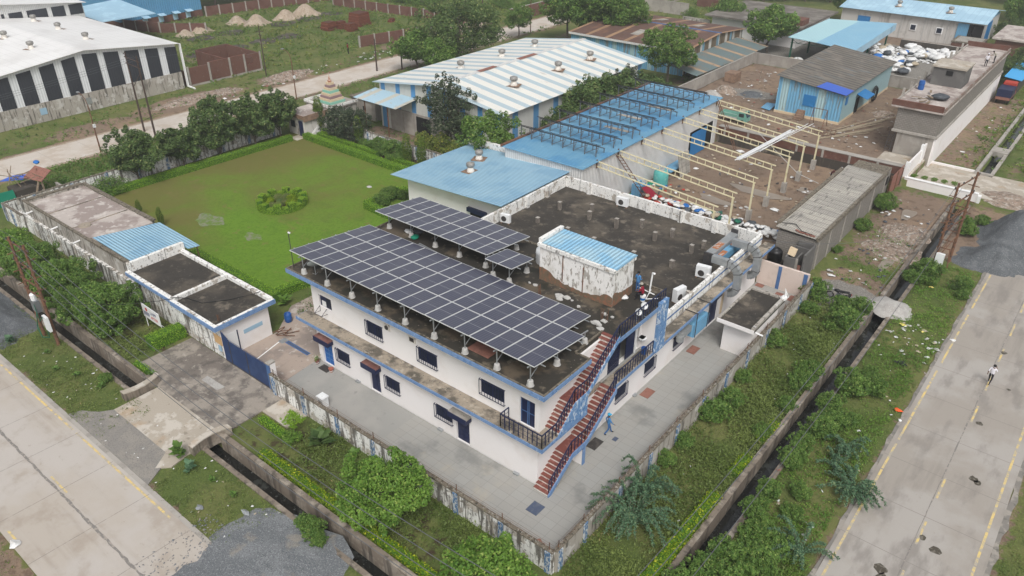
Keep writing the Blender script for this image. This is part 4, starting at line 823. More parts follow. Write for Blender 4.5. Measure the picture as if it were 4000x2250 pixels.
bwall('boundary_wall','x',23.45,-41.35,-16.1,1.62,[-40.9,-37.5,-33.9,-30.4,-26.9,-23.2,-19.7,-16.4],-1,'mould-streaked white front wall with blue piers and iron posts, from the gate to the corner')
bwall('boundary_wall','y',-16.1,23.6,61.,1.62,[23.9,26.3,30,33.5,37,40.7,44.3,47.9,51.5,55,58.4,60.8],1,'mould-streaked side wall running away from the near corner to the motorcycle lot',mat='stained_render')
bwall('boundary_wall','x',23.45,-87.4,-82.6,1.8,[-86.8,-84.8],-1,'short stained wall at the far left end of the low building',posts=False)
bwall('boundary_wall','y',-87.3,23.6,58.,1.8,[26.5,30.5,34.3,38,41.6,45.4,49.2,53,56.8],1,'stained white wall with blue piers behind the lawn trees',posts=False,mat='peeling_wall')
bwall('boundary_wall','x',62.8,-83.3,-57.5,1.7,[-81,-78,-75,-72,-69,-66,-63,-60],-1,'peeling white and blue wall behind the double hedge of the lawn',posts=False)
# ---------------------------------------------------------------- gate
G_=root('sliding_gate',(-44.5,23.5,0),'closed navy steel gate with a spiked top across the driveway','gate')
MB().extr([(-47.3,23.47,.1),(-46.4,23.47,.1),(-46.4,23.47,2.25),(-47.3,23.47,2.7)],(0,.06,0)).build('gate_leaf','navy_gate',G_)
MB().box(-46.38,-44.2,23.47,23.53,.1,2.2).build('gate_leaf','navy_gate',G_);MB().box(-44.17,-41.75,23.47,23.53,.1,2.2).build('gate_leaf','navy_gate',G_)
m=MB()
for x in np.arange(-47.3,-41.8,.13):
    z=2.2 if x>-46.4 else 2.25-(x+46.4)*.5
    m.bar((x,23.5,z),(x,23.5,z+.18),.02)
m.build('spikes','navy_gate',G_);MB().box(-46.42,-46.36,23.44,23.47,.1,2.2).box(-44.22,-44.15,23.44,23.47,.1,2.2).box(-47.3,-41.75,23.45,23.469,.1,.2).build('stiles','dark_steel',G_)
P_=root('gate_pillar',(-41.5,23.7,0),'white gate pillar with a blue painted side at the right end of the gate','pillar')
MB().box(-41.7,-41.36,23.55,24.0,0,2.35).build('shaft','white_wall',P_);MB().box(-41.72,-41.36,23.45,23.549,0,2.35).build('painted_side','blue_plain',P_);MB().box(-41.75,-41.33,23.43,24.03,2.351,2.45).build('cap','concrete',P_)
# ---------------------------------------------------------------- low building at left (three roofs)
Lb=root('gatehouse_row',(-65,26,0),'long low building left of the gate with pale, blue-sheet and dark flat roofs','building')
MB().box(-60.4,-47.7,23.6,27.9,0,2.95).build('wall','peeling_wall',Lb);MB().box(-47.699,-47.6,23.6,27.9,0,2.95).build('end_wall','white_wall',Lb)
MB().box(-48.6,-47.595,23.56,23.599,1.2,2.0).build('poster','poster_tan',Lb);MB().box(-48.2,-47.8,23.53,23.555,.6,1.1).build('poster','poster_blue',Lb)
MB().box(-47.59,-47.57,24.1,24.9,0.05,2.0).build('door','white_paint',Lb);MB().box(-47.59,-47.565,24.9,25.0,.05,2.0).build('door_frame','navy',Lb);MB().box(-47.595,-47.575,25.5,27.2,1.35,1.7).build('notice','poster_blue',Lb)
MB().box(-60.7,-53.6,23.3,28.4,2.95,3.05).box(-53.599,-47.3,23.1,28.4,2.95,3.05).build('roof','dark_roof',Lb)
m=MB().box(-60.7,-53.7,23.2,23.55,3.05,3.25).box(-53.4,-47.25,23.05,23.35,3.05,3.3).box(-47.5,-47.25,23.36,28.4,3.05,3.3).box(-60.7,-47.51,28.1,28.45,3.05,3.35).box(-53.65,-53.35,23.4,28.09,3.05,3.4).box(-60.9,-60.55,23.5,28.6,3.05,3.9);m.build('roof_kerb','peeling_parapet',Lb)
m=MB().box(-53.4,-47.21,23.0,23.049,2.9,3.28).box(-47.249,-47.2,23.05,28.45,2.9,3.28).box(-60.7,-53.75,23.15,23.199,2.9,3.2);m.build('fascia','blue_paint',Lb)
MB().box(-84.0,-60.95,23.6,23.9,0,1.85).build('wall','peeling_wall',Lb);MB().box(-82.4,-61.0,23.9,24.1,0,3.3).box(-82.4,-68.5,29.8,30.1,0,3.2).box(-82.4,-82.1,24.1,29.8,0,3.3).build('wall','stained_render',Lb)
MB().box(-82.1,-68.3,24.1,29.8,2.9,3.05).build('roof','pale_roof',Lb);m=MB().box(-82.45,-61.0,23.85,24.12,3.3,3.42).box(-82.45,-68.2,29.75,30.15,3.2,3.32).box(-82.5,-82.05,24.13,29.74,3.3,3.4).box(-68.4,-61.2,23.8,24.13,3.42,3.6);m.build('roof_kerb','mossy_cap',Lb)
m=MB().box(-77.9,-77.8,24.2,29.7,3.05,3.1).box(-72.9,-72.8,24.2,29.7,3.05,3.1).lathe((-72.6,25.4,3.05),[(.6,0),(.55,.07)],14);m.build('roof_joint','ledge_top',Lb)
MB().add([(-68.3,24.2,3.62),(-60.95,24.2,3.55),(-60.95,28.65,3.42),(-60.1,28.65,3.4),(-59.9,29.7,3.37),(-67.0,29.9,3.42)],[(0,1,2,3,4,5)]).add([(-68.3,24.2,3.6),(-60.95,24.2,3.53),(-60.95,28.65,3.4),(-60.1,28.65,3.38),(-59.9,29.7,3.35),(-67.0,29.9,3.4)],[(5,4,3,2,1,0)]).build('sheet_roof','blue_sheet',Lb)
MB().bar((-60.1,29.5,0),(-60.1,29.5,3.35),.07).bar((-66.6,29.7,0),(-66.6,29.7,3.35),.07).bar((-66.6,29.6,3.3),(-60,29.6,3.3),.07).build('roof_post','rusty_metal',Lb)
for x in (-80.5,-75.,-70.5):MB().tube((x,23.88,2.75),(x,23.2,2.7),.08).build('rain_spout','white_paint',Lb)
MB().path([(-53.5,23.2,3.5),(-52.8,24.2,3.2),(-51.4,24.6,3.12),(-50.2,26.2,3.12),(-49.2,27.7,3.3),(-48.9,28.3,3.4)],.03).build('cable','black_rubber',Lb)
# ---------------------------------------------------------------- blue-roofed hall
S_=root('white_hall',(-49,56,0),'white hall with a pale blue sheet roof and two roof ventilators behind the lawn','hall')
MB().box(-55.9,-41.98,51.5,61.6,0,4.15).build('wall','white_wall',S_)
MB().extr([(-57.2,50.3,4.3),(-41.9,50.0,5.15),(-41.9,61.9,5.15),(-56.9,62.2,4.3)],(0,0,.05)).build('roof','blue_sheet',S_)
MB().box(-57.,-54.9,62.25,62.6,0,4.7).box(-54.9,-41.9,62.25,62.6,0,5.2).build('rear_wall','peeling_parapet',S_)
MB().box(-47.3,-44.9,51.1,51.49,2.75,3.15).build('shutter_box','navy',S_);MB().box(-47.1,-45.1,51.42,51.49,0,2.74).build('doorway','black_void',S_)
def vent(x,y,z,lab,grp='roof ventilators',n='roof_ventilator'):
    r=root(n,(x,y,z),lab,'roof ventilator',grp)
    MB().add([(x-.75,y-.75,z+.02),(x+.75,y-.75,z+.02),(x+.75,y+.75,z+.02),(x-.75,y+.75,z+.02)],[(0,1,2,3)]).build('base_sheet','brown_weather',r)
    MB().lathe((x,y,z),[(.42,-.15),(.4,.12),(.3,.45),(.3,.5)],14).build('neck','step_white',r)
    m=MB().lathe((x,y,z),[(.3,.5),(.42,.62),(.46,.78),(.4,.95),(.2,1.03),(0.01,1.05)],18);m.build('turbine','frame_steel' if 0 else 'vent_metal',r,smooth=True)
    f=MB()
    for k in range(14):
        t=2*math.pi*k/14;f.bar((x+.43*math.cos(t),y+.43*math.sin(t),z+.6),(x+.43*math.cos(t+.25),y+.43*math.sin(t+.25),z+.94),.02)
    f.build('vanes','frame_steel',r);return r
M('vent_metal',(.3,.29,.27),[('noise',(.18,.16,.14),4,.5,.62,.6)],rough=.5,metal=.3)
def hz(x,x0,z0,x1,z1):return z0+(z1-z0)*(x-x0)/(x1-x0)
V0=vent(-50.6,55.5,4.72,'domed roof ventilator nearer the camera on the pale blue hall roof')
def vcopy(x,y,z,lab,sc=1):return copy_tree(V0,(x,y,z),.4,lab,scale=sc)
vcopy(-52.4,58.9,4.64,'domed roof ventilator farther back on the pale blue hall roof, by the neem tree')
# ---------------------------------------------------------------- solar arrays
def module_proto():
    me=bpy.data.meshes.new('solar_module');m=MB();W,L_=1.2,2.56
    m.box(-W/2+.03,W/2-.03,-L_/2+.03,L_/2-.03,-.02,.012);n0=len(m.f);m.cur=1
    for a,b,c,d in ((-W/2,-W/2+.03,-L_/2,L_/2),(W/2-.03,W/2,-L_/2,L_/2),(-W/2+.03,W/2-.03,-L_/2,-L_/2+.03),(-W/2+.03,W/2-.03,L_/2-.03,L_/2)):m.box(a,b,c,d,-.035,.018)
    me.from_pydata(m.v,[],m.f);me.materials.append(MATS['solar_cells']);me.materials.append(MATS['white_frame']);me.polygons.foreach_set('material_index',m.mi);me.update();return me
M('white_frame',(.62,.63,.62),rough=.4,metal=.2);MODME=module_proto()
def array(name,label,x0,y0,z0,slope,cols,rows,skip=(),pitchx=1.235,pitchy=2.6,zr=7.68,legsx=(),legsy=(0,),xb=0):
    r=root(name,(x0,y0,zr),label,'solar array');ang=math.atan(slope)
    for j in range(rows):
        for i in range(cols):
            if (i,j) in skip:continue
            o=bpy.data.objects.new('solar_module',MODME);col.objects.link(o);o.parent=r
            u=(i+.5)*pitchx;v=(j+.5)*pitchy;o.scale=(min(1,(pitchx-.035)/1.2),min(1,(pitchy-.04)/2.56),1);o.location=(u,v*math.cos(ang),z0-zr-v*math.sin(ang));o.rotation_euler=(-ang,0,0)
    m=MB()
    for j in range(rows):
        for k in (.25,.75):
            v=(j+k)*pitchy;y=y0+v*math.cos(ang);z=z0-v*math.sin(ang)-.09;m.bar((x0-.3,y,z),(x0+cols*pitchx+.3-(pitchx if (cols-1,j) in skip else 0),y,z),.05)
    m.build('purlin','galv',r)
    for lx in legsx:
        m=MB()
        va,vb=legsy[0]-.3-y0,legsy[-1]+.3-y0;m.bar((lx,y0+va,z0-va*slope-.16),(lx,y0+vb,z0-vb*slope-.16),.07)
        for ly in legsy:
            zt=z0-(ly-y0)*slope-.16;m.tube((lx,ly,zr+.3),(lx,ly,zt),.04,n=8)
        ly=legsy[0];zt=z0-(ly-y0)*slope-.16;m.bar((lx,ly,zr+.55),(lx,ly+1.2,zt-.1),.04)
        m.build('support_frame','galv',r)
        for ly in legsy:
            MB().lathe((lx,ly,zr),[(.24,0),(.22,.02),(.17,.34),(.15,.36)],14).build('footing','concrete_pale',r)
    return r
M('concrete_pale',(.46,.45,.43),[('noise',(.33,.32,.3),3,.48,.62,.6)])
array('solar_array','large front solar array of three rows on the near roof edge',-43.15,27.8,9.25,.107,18,3,skip=((17,2),),pitchy=2.53,legsx=[-42,-39.4,-36.8,-34.2,-31.6,-29,-26.4,-23.85,-21.35],legsy=(28.0,30.6,33.5))
array('solar_array','middle solar array of two rows behind the large one',-43.5,36.3,9.2,.1,10,2,pitchx=1.175,pitchy=2.53,legsx=[-42.7,-40.2,-37.6,-35.1,-32.5],legsy=(37.0,40.6))
array('solar_array','small four-module solar array beside the peeling roof-top room',-31.5,35.85,9.25,.06,2,1,pitchx=1.235,legsx=[-31.1,-29.7],legsy=(36.3,38.2)) if 0 else None
array('solar_array','small solar array beside the peeling roof-top room',-31.55,35.8,9.2,.1,2,1,pitchx=1.235,pitchy=2.55,legsx=[-31.2,-29.7],legsy=(36.3,38.3))
# ---------------------------------------------------------------- things on the roofs
def stub(x,y,h,lab,mat='retaining_pale',w_=.15):
    r=root('column_stub',(x,y,3.9),lab,'column stub','column stubs on the dark terrace');MB().box(x-w_,x+w_,y-w_,y+w_,3.9,3.9+h).build('shaft',mat,r);MB().box(x-w_-.02,x+w_+.02,y-w_-.02,y+w_+.02,3.9+h,3.93+h).build('cap','concrete',r);return r
M('retaining_pale',(.16,.14,.12),[('noise',(.27,.24,.2),3,.5,.62,.7)])
for i,(t,a,b,h) in enumerate([(5,1625,218,.8),(5,1855,232,.75),(5,1838,290,.85),(5,1468,310,.5),(5,2030,350,.95),(5,2213,348,.8),(5,1683,390,.6),(5,1870,455,.5),(5,2305,438,.8),(5,2430,415,.8),(5,2155,555,.5),(5,2425,635,.7),(6,45,415,.7),(6,182,530,.8),(6,270,495,.7),(6,45,630,.6)]):
    c=at(t,a,b,3.9)
    if c.x>-21.6:continue
    stub(c.x,c.y,h,'square concrete column stub on the dark terrace, %s counted from the left'%ORD[i])
def ac(name,lab,x,y,z,ang,w_=.95,h=.75,d=.35):
    r=root(name,(x,y,z),lab,'air conditioner','outdoor air-conditioner units');r.rotation_euler=(0,0,ang)
    def sub(m,n,mt):
        o=m.build(n,mt,None,loc=(0,0,0));o.parent=r;return o
    sub(MB().box(-w_/2,w_/2,-d/2,d/2,.12,.12+h),'casing','white_plastic');g=MB()
    for k in range(3):
        rr_=.09+.08*k
        for i in range(16):
            t=2*math.pi*i/16;t2=2*math.pi*(i+1)/16;g.bar((-.12+rr_*math.cos(t),-d/2-.02,.5+rr_*math.sin(t)),(-.12+rr_*math.cos(t2),-d/2-.02,.5+rr_*math.sin(t2)),.012)
    sub(g,'fan_guard','dark_steel');sub(MB().tube((-.12,-d/2+.0,.5),(-.12,-d/2-.012,.5),.27,n=20),'fan_opening','mat_dark')
    sub(MB().box(-w_/2+.05,-w_/2+.15,-d/2-.05,d/2+.05,0,.12).box(w_/2-.15,w_/2-.05,-d/2-.05,d/2+.05,0,.12),'feet','brown_weather');return r
ac('ac_unit','white air-conditioner unit with a round fan by the terrace parapet and air ducts',-22.15,51.9,3.9,.15,1.15,1.0,.45)
ac('ac_unit','white air-conditioner unit turned sideways near the roof railing',-21.9,47.4,3.9,1.35,1.1,1.1,.42)
ac('ac_unit','white air-conditioner unit against the left parapet behind the middle solar array',-41.0,49.6,3.9,.2,.95,.8,.35)
ac('ac_unit','white air-conditioner unit against the rear parapet in front of the sack heap',-34.6,59.6,3.9,.1,1.15,.85,.38)
# air handling box and ducts
Dk=root('roof_cooler',(-22.4,56.3,3.9),'rusty long cooler box with grey ducts on the terrace edge','air cooler')
MB().box(-23.2,-22.5,54.2,59.0,4.1,5.0).build('duct_body','duct_metal',Dk);MB().box(-22.45,-21.9,54.8,58.6,4.0,4.7).build('cabinet','sky_blue_metal',Dk);MB().box(-23.1,-22.6,55.2,56.6,5.001,5.03).box(-22.4,-21.95,54.9,55.9,4.701,4.74).box(-22.4,-21.95,57.2,58.2,4.701,4.74).build('rusty_lid','rust_orange',Dk)
MB().box(-23.25,-22.45,54.0,54.19,4.0,5.05).box(-23.2,-22.6,59.0,59.2,4.4,5.3).build('end_flange','dark_steel',Dk)
def duct(lab,y):
    r=root('air_duct',(-20,y,3.95),lab,'air duct','curved air ducts over the side ledge');m=MB();pts=[(-22,5.3),(-20.6,5.3)];n=5
    for i in range(n+1):
        t=math.pi/2-math.pi/2*i/n;pts.append((-20.6+.95*math.cos(t),4.35+.95*math.sin(t)))
    pts.append((-19.65,3.5))
    for i in range(n+1):
        t=0-math.pi/2*i/n;pts.append((-20.25+.6*math.cos(t),3.3+.6*math.sin(t)) )
    wd=.42;hh=.3
    P=[Vector((a,0,b)) for a,b in pts]
    for i in range(len(P)-1):
        a,b=P[i],P[i+1];d=(b-a)
        if d.length<.02:continue
        d.normalize();nn=Vector((-d.z,0,d.x))*hh;q=[a+nn,b+nn,b-nn,a-nn];m.extr([(v.x,y-wd/2,v.z) for v in q],(0,wd,0))
    m.build('bent_duct','duct_metal',r);s_=MB()
    for i in (1,4,6,9):
        if i<len(P)-1:
            a=P[i];d=(P[i+1]-P[i-1]).normalized();nn=Vector((-d.z,0,d.x))*(hh+.03);q=[a+nn-d*.02,a+nn+d*.02,a-nn+d*.02,a-nn-d*.02];s_.extr([(v.x,y-wd/2-.02,v.z) for v in q],(0,wd+.04,0))
    s_.build('seams','dark_steel',r)
duct('curved grey air duct over the parapet, the nearer of the two',53.0);duct('curved grey air duct over the parapet, the farther of the two',56.8)
Wc=root('wall_cooler',(-20.2,46.8,2.2),'light blue air cooler hung on the side wall under the ledge','air cooler')
MB().box(-20.79,-19.8,46.3,48.7,1.95,3.05).build('cabinet','sky_blue_metal',Wc);MB().box(-20.5,-20.,44.9,46.29,2.5,3.0).tube((-20.25,44.9,2.75),(-20.25,45.0,2.2),.3).build('duct_bend','duct_metal',Wc)
m=MB()
for y in (46.5,48.5):m.bar((-19.78,y,1.9),(-19.78,y,4.02),.05).bar((-21.1,y,4.05),(-19.7,y,4.05),.05)
m.build('hanger','dark_steel',Wc)
# tank, dishes, junk on the near roof
Tk=root('water_tank',(-29.6,40.3,7.68),'white round water tank beside the peeling roof-top room','water tank')
MB().lathe((-29.6,40.3,7.68),[(.62,0),(.66,.1),(.64,.3),(.67,.35),(.64,.7),(.67,.78),(.62,1.1),(.3,1.3),(.28,1.36),(0.01,1.37)],20).build('tank_body','white_plastic',Tk,smooth=True);MB().box(-29.9,-29.45,40.1,40.45,9.06,9.09).build('tile_on_lid','mat_rust',Tk)
def dish(lab,x,y,z,rz,rad=.5,mat='dish_grey',tilt=.9):
    r=root('satellite_dish',(x,y,z),lab,'satellite dish','satellite dishes');r.rotation_euler=(0,0,rz)
    me=MB().tube((0,0,0),(0,0,.7),.025).tube((0,0,.02),(.3,.2,0),.015).tube((0,0,.02),(.3,-.2,0),.015);o=me.build('mast','galv',None,loc=(0,0,0));o.parent=r
    m=MB();prof=[(0.01,0),(rad*.5,.05),(rad,.17)];vs=[];n=20
    mt=Matrix.Rotation(tilt,4,'Y')@Matrix.Identity(4)
    for off in (0,.02):
        for rr_,zz in prof:
            for i in range(n):
                t=2*math.pi*i/n;p=mt@Vector((rr_*math.cos(t),rr_*math.sin(t),zz+off));vs.append((p.x,p.y,p.z+.75))
    f=[];
    for l in (0,1):
        for j in range(2):
            for i in range(n):f.append((l*3*n+j*n+i,l*3*n+j*n+(i+1)%n,l*3*n+(j+1)*n+(i+1)%n,l*3*n+(j+1)*n+i))
    f+=[(2*n+i,2*n+(i+1)%n,5*n+(i+1)%n,5*n+i) for i in range(n)]
    m.add(vs,f);o=m.build('reflector',mat,None,loc=(0,0,0),smooth=True);o.parent=r
    p=mt@Vector((0,0,rad*.9));q=mt@Vector((0,rad*.9,.15));o=MB().tube((q.x,q.y,q.z+.75),(p.x,p.y,p.z+.75),.012).tube((p.x,p.y,p.z+.75),(p.x,p.y,p.z+.82),.04).build('feed_arm','galv',None,loc=(0,0,0));o.parent=r
dish('grey satellite dish at the left end of the near roof, under the solar panels',-41.2,28.4,7.68,2.6,.52)
dish('white satellite dish beside the roof-top room and water tank',-29.9,41.6,7.9,-1.2,.45,'white_plastic',.5)
dish('small pale dish hung outside the roof railing, the lower of two',-20.15,37.7,7.6,-.4,.24,'white_plastic')
dish('small pale dish hung outside the roof railing, the upper of two',-20.15,38.4,7.75,-.4,.26,'white_plastic')
rd=MB()
for i in range(9):rd.tube((-38.9+i*.02,36.6-.05*i,7.71+.02*(i%3)),(-33.9+i*.03,36.0-.06*i,7.72+.02*(i%3)),.022,n=5)
rd.build('pipe_bundle','galv',loc=(-36,36.3,7.7),label='bundle of long grey pipes lying under the middle solar array',cat='pipes')
def rebar(x,y,z,lab,n=9,h=.9,s_=.25):
    m=MB();rr=random.Random(int(x*10))
    for i in range(n):
        a,b=rr.uniform(-s_,s_),rr.uniform(-s_,s_);m.tube((x+a,y+b,z),(x+a+rr.uniform(-.08,.08),y+b+rr.uniform(-.08,.08),z+h*rr.uniform(.7,1.1)),.014,n=4)
    m.build('rebar_cluster','rusty_metal',loc=(x,y,z),label=lab,cat='rebar')
c=at(5,1480,830,7.7);rebar(c.x,c.y,7.68,'cluster of rusty rebar sticking up in front of the roof-top room');c=at(5,1950,1000,7.7);rebar(c.x,c.y,7.68,'cluster of rusty rebar near the top of the stairs');c=at(4,1570,1010,3.1);rebar(c.x,c.y,3.05,'rusty rebar sticking out of the gatehouse roof',5,.6,.1)
MB().box(-26.6,-24.9,28.4,29.9,7.7,7.74).build('metal_sheet','mat_rust',loc=(-25.7,29,7.7),label='rusty flat sheet lying under the front solar array',cat='sheet')
def sack(x,y,z,s_,mat,lab,grp,rz=0,name='sack',seed=0,ty=.75,tz=.42):
    r=MB().blob((0,0,tz*s_),(s_,s_*ty,s_*tz),seed,10,6,.14);o=r.build(name,mat,None,loc=(0,0,0),smooth=True);o.location=(x,y,z);o.rotation_euler=(0,0,rz);return tag(o,lab,'sack',grp)
for i,(x,y,mt,lb) in enumerate([(-40.9,37.4,'sack_white','crumpled white sack under the middle solar array'),(-40.2,37.8,'sack_grey','grey folded tarp under the middle solar array'),(-39.8,37.0,'green_net','tangle of green net under the middle solar array'),(-22.4,39.6,'sack_white','flat white sack beside the seated man')]):
    sack(x,y,7.68,.42,mt,lb,None,i,name=['sack','tarp','net','sack'][i],seed=i,tz=.3)
for i,(t,a,b,s_) in enumerate([(11,1390,200,.3),(11,1480,180,.32),(11,1490,95,.2),(11,1585,130,.16),(11,1420,232,.28),(11,1430,275,.3),(5,1625,860,.3),(5,1760,915,.2),(5,1715,870,.14),(5,1450,760,.25),(11,1370,185,.2),(5,1620,840,.4),(5,1680,850,.35),(11,1350,195,.3),(5,1935,960,.12),(5,1410,745,.12)]):
    c=at(t,a,b,7.68);rr=random.Random(i);n=8
    MB().prism([(c.x+s_*rr.uniform(.6,1)*math.cos(2*math.pi*k/n),c.y+s_*rr.uniform(.4,.9)*math.sin(2*math.pi*k/n)) for k in range(n)],7.68,7.72+rr.uniform(0,.06)).build('debris_slab','concrete_pale',loc=(c.x,c.y,7.68),label='broken pale slab piece on the near roof between the solar array and the roof-top room',cat='debris',group='broken slab pieces on the near roof')
bk=root('bucket',(-21.15,40.15,7.68),'white bucket with a blue label that the seated man sits on','bucket');MB().lathe((-21.15,40.15,7.68),[(.15,0),(.2,.42),(.21,.44)],14).build('shell','white_paint',bk);MB().lathe((-21.15,40.15,7.78),[(.172,0),(.186,.18)],14).build('paper_label','door_blue',bk)
MB().lathe((-22.75,39.3,7.68),[(.16,0),(.2,.38),(.17,.38),(.14,.05)],14).build('bucket','mat_dark',loc=(-22.75,39.3,7.68),label='black bucket at the foot of the roof-top room',cat='bucket')
r=root('vent_pipe',(-21.3,41.3,7.68),'white vent pipe with an angled top near the men on the roof','pipe');MB().tube((-21.3,41.3,7.68),(-21.2,41.3,9.3),.06).build('pipe','white_paint',r);MB().tube((-21.2,41.3,9.3),(-21.0,41.2,9.38),.075).build('elbow','white_paint',r)
MB().path([(-22.4,41.5,7.72),(-20.9,41.3,7.72)],.04).path([(-21.4,41.7,7.75),(-21.,40.3,7.8),(-20.4,40.9,7.8)],.03).build('pipe_run','white_paint',loc=(-21.5,41.4,7.7),label='thin white pipes lying along the back edge of the near roof',cat='pipes')
r=root('roof_lamp',(-43.2,28.0,7.68),'thin lamp post with a small flood lamp at the left end of the near roof','lamp');MB().tube((-43.2,28,7.68),(-43.2,28,10.6),.03).tube((-43.2,28,7.7),(-42.8,28.5,7.7),.02).build('post','dark_steel',r);MB().box(-43.2,-43.0,27.95,28.05,10.55,10.63).build('lamp_head','white_paint',r)
# ---------------------------------------------------------------- things in the court
for i,(x0,x1,y0,y1,mt,lb) in enumerate([(-20.1,-19.3,26.1,27.0,'slab_blue','dark slate cover slab in the paving near the bottom of the stairs'),(-20.45,-19.75,33.0,34.1,'mat_dark','dark brown mat beside the stair pier'),(-20.5,-19.8,39.9,41.0,'mat_rust','rust-red cover slab under the second side window'),(-20.5,-19.8,46.9,48.0,'mat_rust','rust-red cover slab near the wall cooler'),(-19.45,-19.15,34.6,35.0,'slab_blue','small slate cover beside the walking man'),(-18.6,-17.6,59.0,60.2,'mat_rust','red slab at the far end of the side court'),(-17.4,-16.6,59.4,60.4,'mat_rust','red slab at the far end of the court by the wall corner'),(-20.6,-19.9,60.0,60.6,'mat_rust','small red slab against the court end wall'),(-41.1,-40.1,27.3,27.9,'mat_dark','dark door mat in front of the blue door')]):
    MB().box(x0,x1,y0,y1,.03,.085).build('cover_slab' if i!=8 else 'door_mat',mt,loc=((x0+x1)/2,(y0+y1)/2,0),label=lb,cat='cover slab' if i!=8 else 'door mat')
for i,(x,y) in enumerate(((-41.6,27.65),(-39.95,27.65))):
    r=root('flower_pot',(x,y,.05),['striped pot with a green plant left of the blue door','terracotta pot right of the blue door'][i],'flower pot','pots at the blue door');MB().lathe((x,y,.05),[(.12,0),(.19,.3),(.21,.32),(.16,.3)],14).build('pot','terracotta' if i else 'mat_rust',r);MB().lathe((x,y,.15),[(.155,0),(.165,.05)],14).build('stripe','white_paint',r)
    if not i:
        rng=np.random.default_rng(4);P=rng.normal(0,.12,(120,3))+[0,0,.5];V,F,t=leaves(P,np.tile([0,0,1.],(120,1)),.1,rng);npmesh('foliage',V,F,'leaf_mid',r,np.repeat(t,4,0))
r=root('barrel',(-48.15,29.9,.05),'open blue plastic barrel in the yard behind the gate','barrel');MB().lathe((-48.15,29.9,.05),[(.26,0),(.3,.08),(.3,.3),(.32,.34),(.3,.38),(.3,.72),(.27,.8),(.24,.78),(.24,.5),(.01,.5)],18).build('shell','barrel_blue',r,smooth=True);MB().tube((-48.45,29.9,.5),(-48.5,29.9,.62),.025).build('handle','barrel_blue',r)
r=root('white_cabinet',(-37.2,24.7,.05),'small white cabinet standing in the front court just inside the wall','cabinet');MB().box(-37.5,-36.9,24.45,24.95,.05,.85).build('body','white_plastic',r);MB().box(-37.55,-36.85,24.4,25.0,.851,.95).lathe((-37.2,24.7,.95),[(.1,0),(.1,.04)],10).build('lid','white_plastic',r);MB().box(-37.4,-37.,24.43,24.449,.2,.7).build('front_panel','galv',r)
gr=MB()
gr.box(-45.8,-43.05,27.8,28.15,.05,.075);r=gr.build('drain_grate','blue_plain',loc=(-44.4,28,.05),label='long blue steel drain grate in the yard leading to the blue door',cat='grate');g=MB()
for x in np.arange(-45.7,-43.1,.14):g.box(x,x+.07,27.86,28.09,.0751,.079)
g.build('slots','dark_steel',r,)
MB().box(-46.4,-45.85,27.55,28.2,.05,.09).build('cover_plate','galv',loc=(-46.1,27.9,.05),label='square grey plate at the end of the blue drain grate',cat='plate')
m=MB();rr=random.Random(5)
for i in range(8):
    x=-47.4+rr.uniform(0,.9);y=27.6+rr.uniform(0,1);m.bar((x,y,.12+i*.05),(x+rr.uniform(-.3,.9),y+rr.uniform(.4,1.2),.15+i*.05),.05)
m.build('scrap_pile','rusty_metal',loc=(-47,28,0),label='heap of rusty metal scrap at the corner of the gatehouse',cat='scrap')
m=MB();rr=random.Random(15)
for i in range(7):x=-17.6+rr.uniform(-.4,.4);y=24.2+rr.uniform(-.3,.3);m.obox((x,y),rr.uniform(0,3),.3,.22,.06+.04*i,.1+.04*i)
m.build('tile_stack','mat_rust',loc=(-17.6,24.2,0),label='loose stack of red stone tiles in the near corner of the court',cat='tiles')
m=MB()
for i in range(6):m.tube((-16.1+.05*i,53.5+.2*i,3.2),(-15.9-.06*i,53.9+.1*i,3.7+.05*i),.03)
m.blob((-16.05,54,3.35),(.25,.35,.2),3).build('cloth_bundle','white_paint',loc=(-16,54,3.2),label='small bundle of white pipes and rags on the annex wall corner',cat='bundle')
# ---------------------------------------------------------------- notice board outside
r=root('notice_board',(-55.5,22.2,0),'white roadside notice board with blue and red lettering by the clipped hedge','sign')
bx=(-56.3,22.2);MB().extr([(-56.7,22.15,1.0),(-54.1,22.15,.95),(-54.1,22.15,2.15),(-56.7,22.15,2.25)],(0,.05,0)).build('board','white_paint',r)
for x in (-56.6,-54.2):MB().bar((x,22.22,0),(x,22.22,2.15),.05).bar((x,22.22,1.1),(x+.2,22.9,0),.04).build('leg','white_paint',r)
def text(s_,size,loc,rot,mat,parent,name='lettering',ext=.004):
    cu=bpy.data.curves.new(name,'FONT');cu.body=s_;cu.size=size;cu.extrude=ext;o=bpy.data.objects.new(name,cu);col.objects.link(o);dg=bpy.context.evaluated_depsgraph_get();me=bpy.data.meshes.new_from_object(o.evaluated_get(dg));bpy.data.objects.remove(o)
    o=bpy.data.objects.new(name,me);col.objects.link(o);me.materials.clear();me.materials.append(MATS[mat]);o.parent=parent;L=parent_loc(parent);o.location=Vector(loc)-L;o.rotation_euler=rot;return o
text('LAPP',.42,(-55.45,22.14,1.62),(R(90),0,0),'notice_text',r);text('APTER',.38,(-55.5,22.14,1.2),(R(90),0,0),'notice_red',r)
MB().box(-56.5,-55.6,22.13,22.14,1.55,1.62).box(-56.5,-55.6,22.13,22.14,1.42,1.49).box(-56.5,-55.7,22.13,22.14,1.3,1.36).build('small_print','notice_text',r);MB().tube((-56.0,22.14,1.88),(-56.0,22.13,1.88),.17,n=16).build('emblem','notice_red',r)
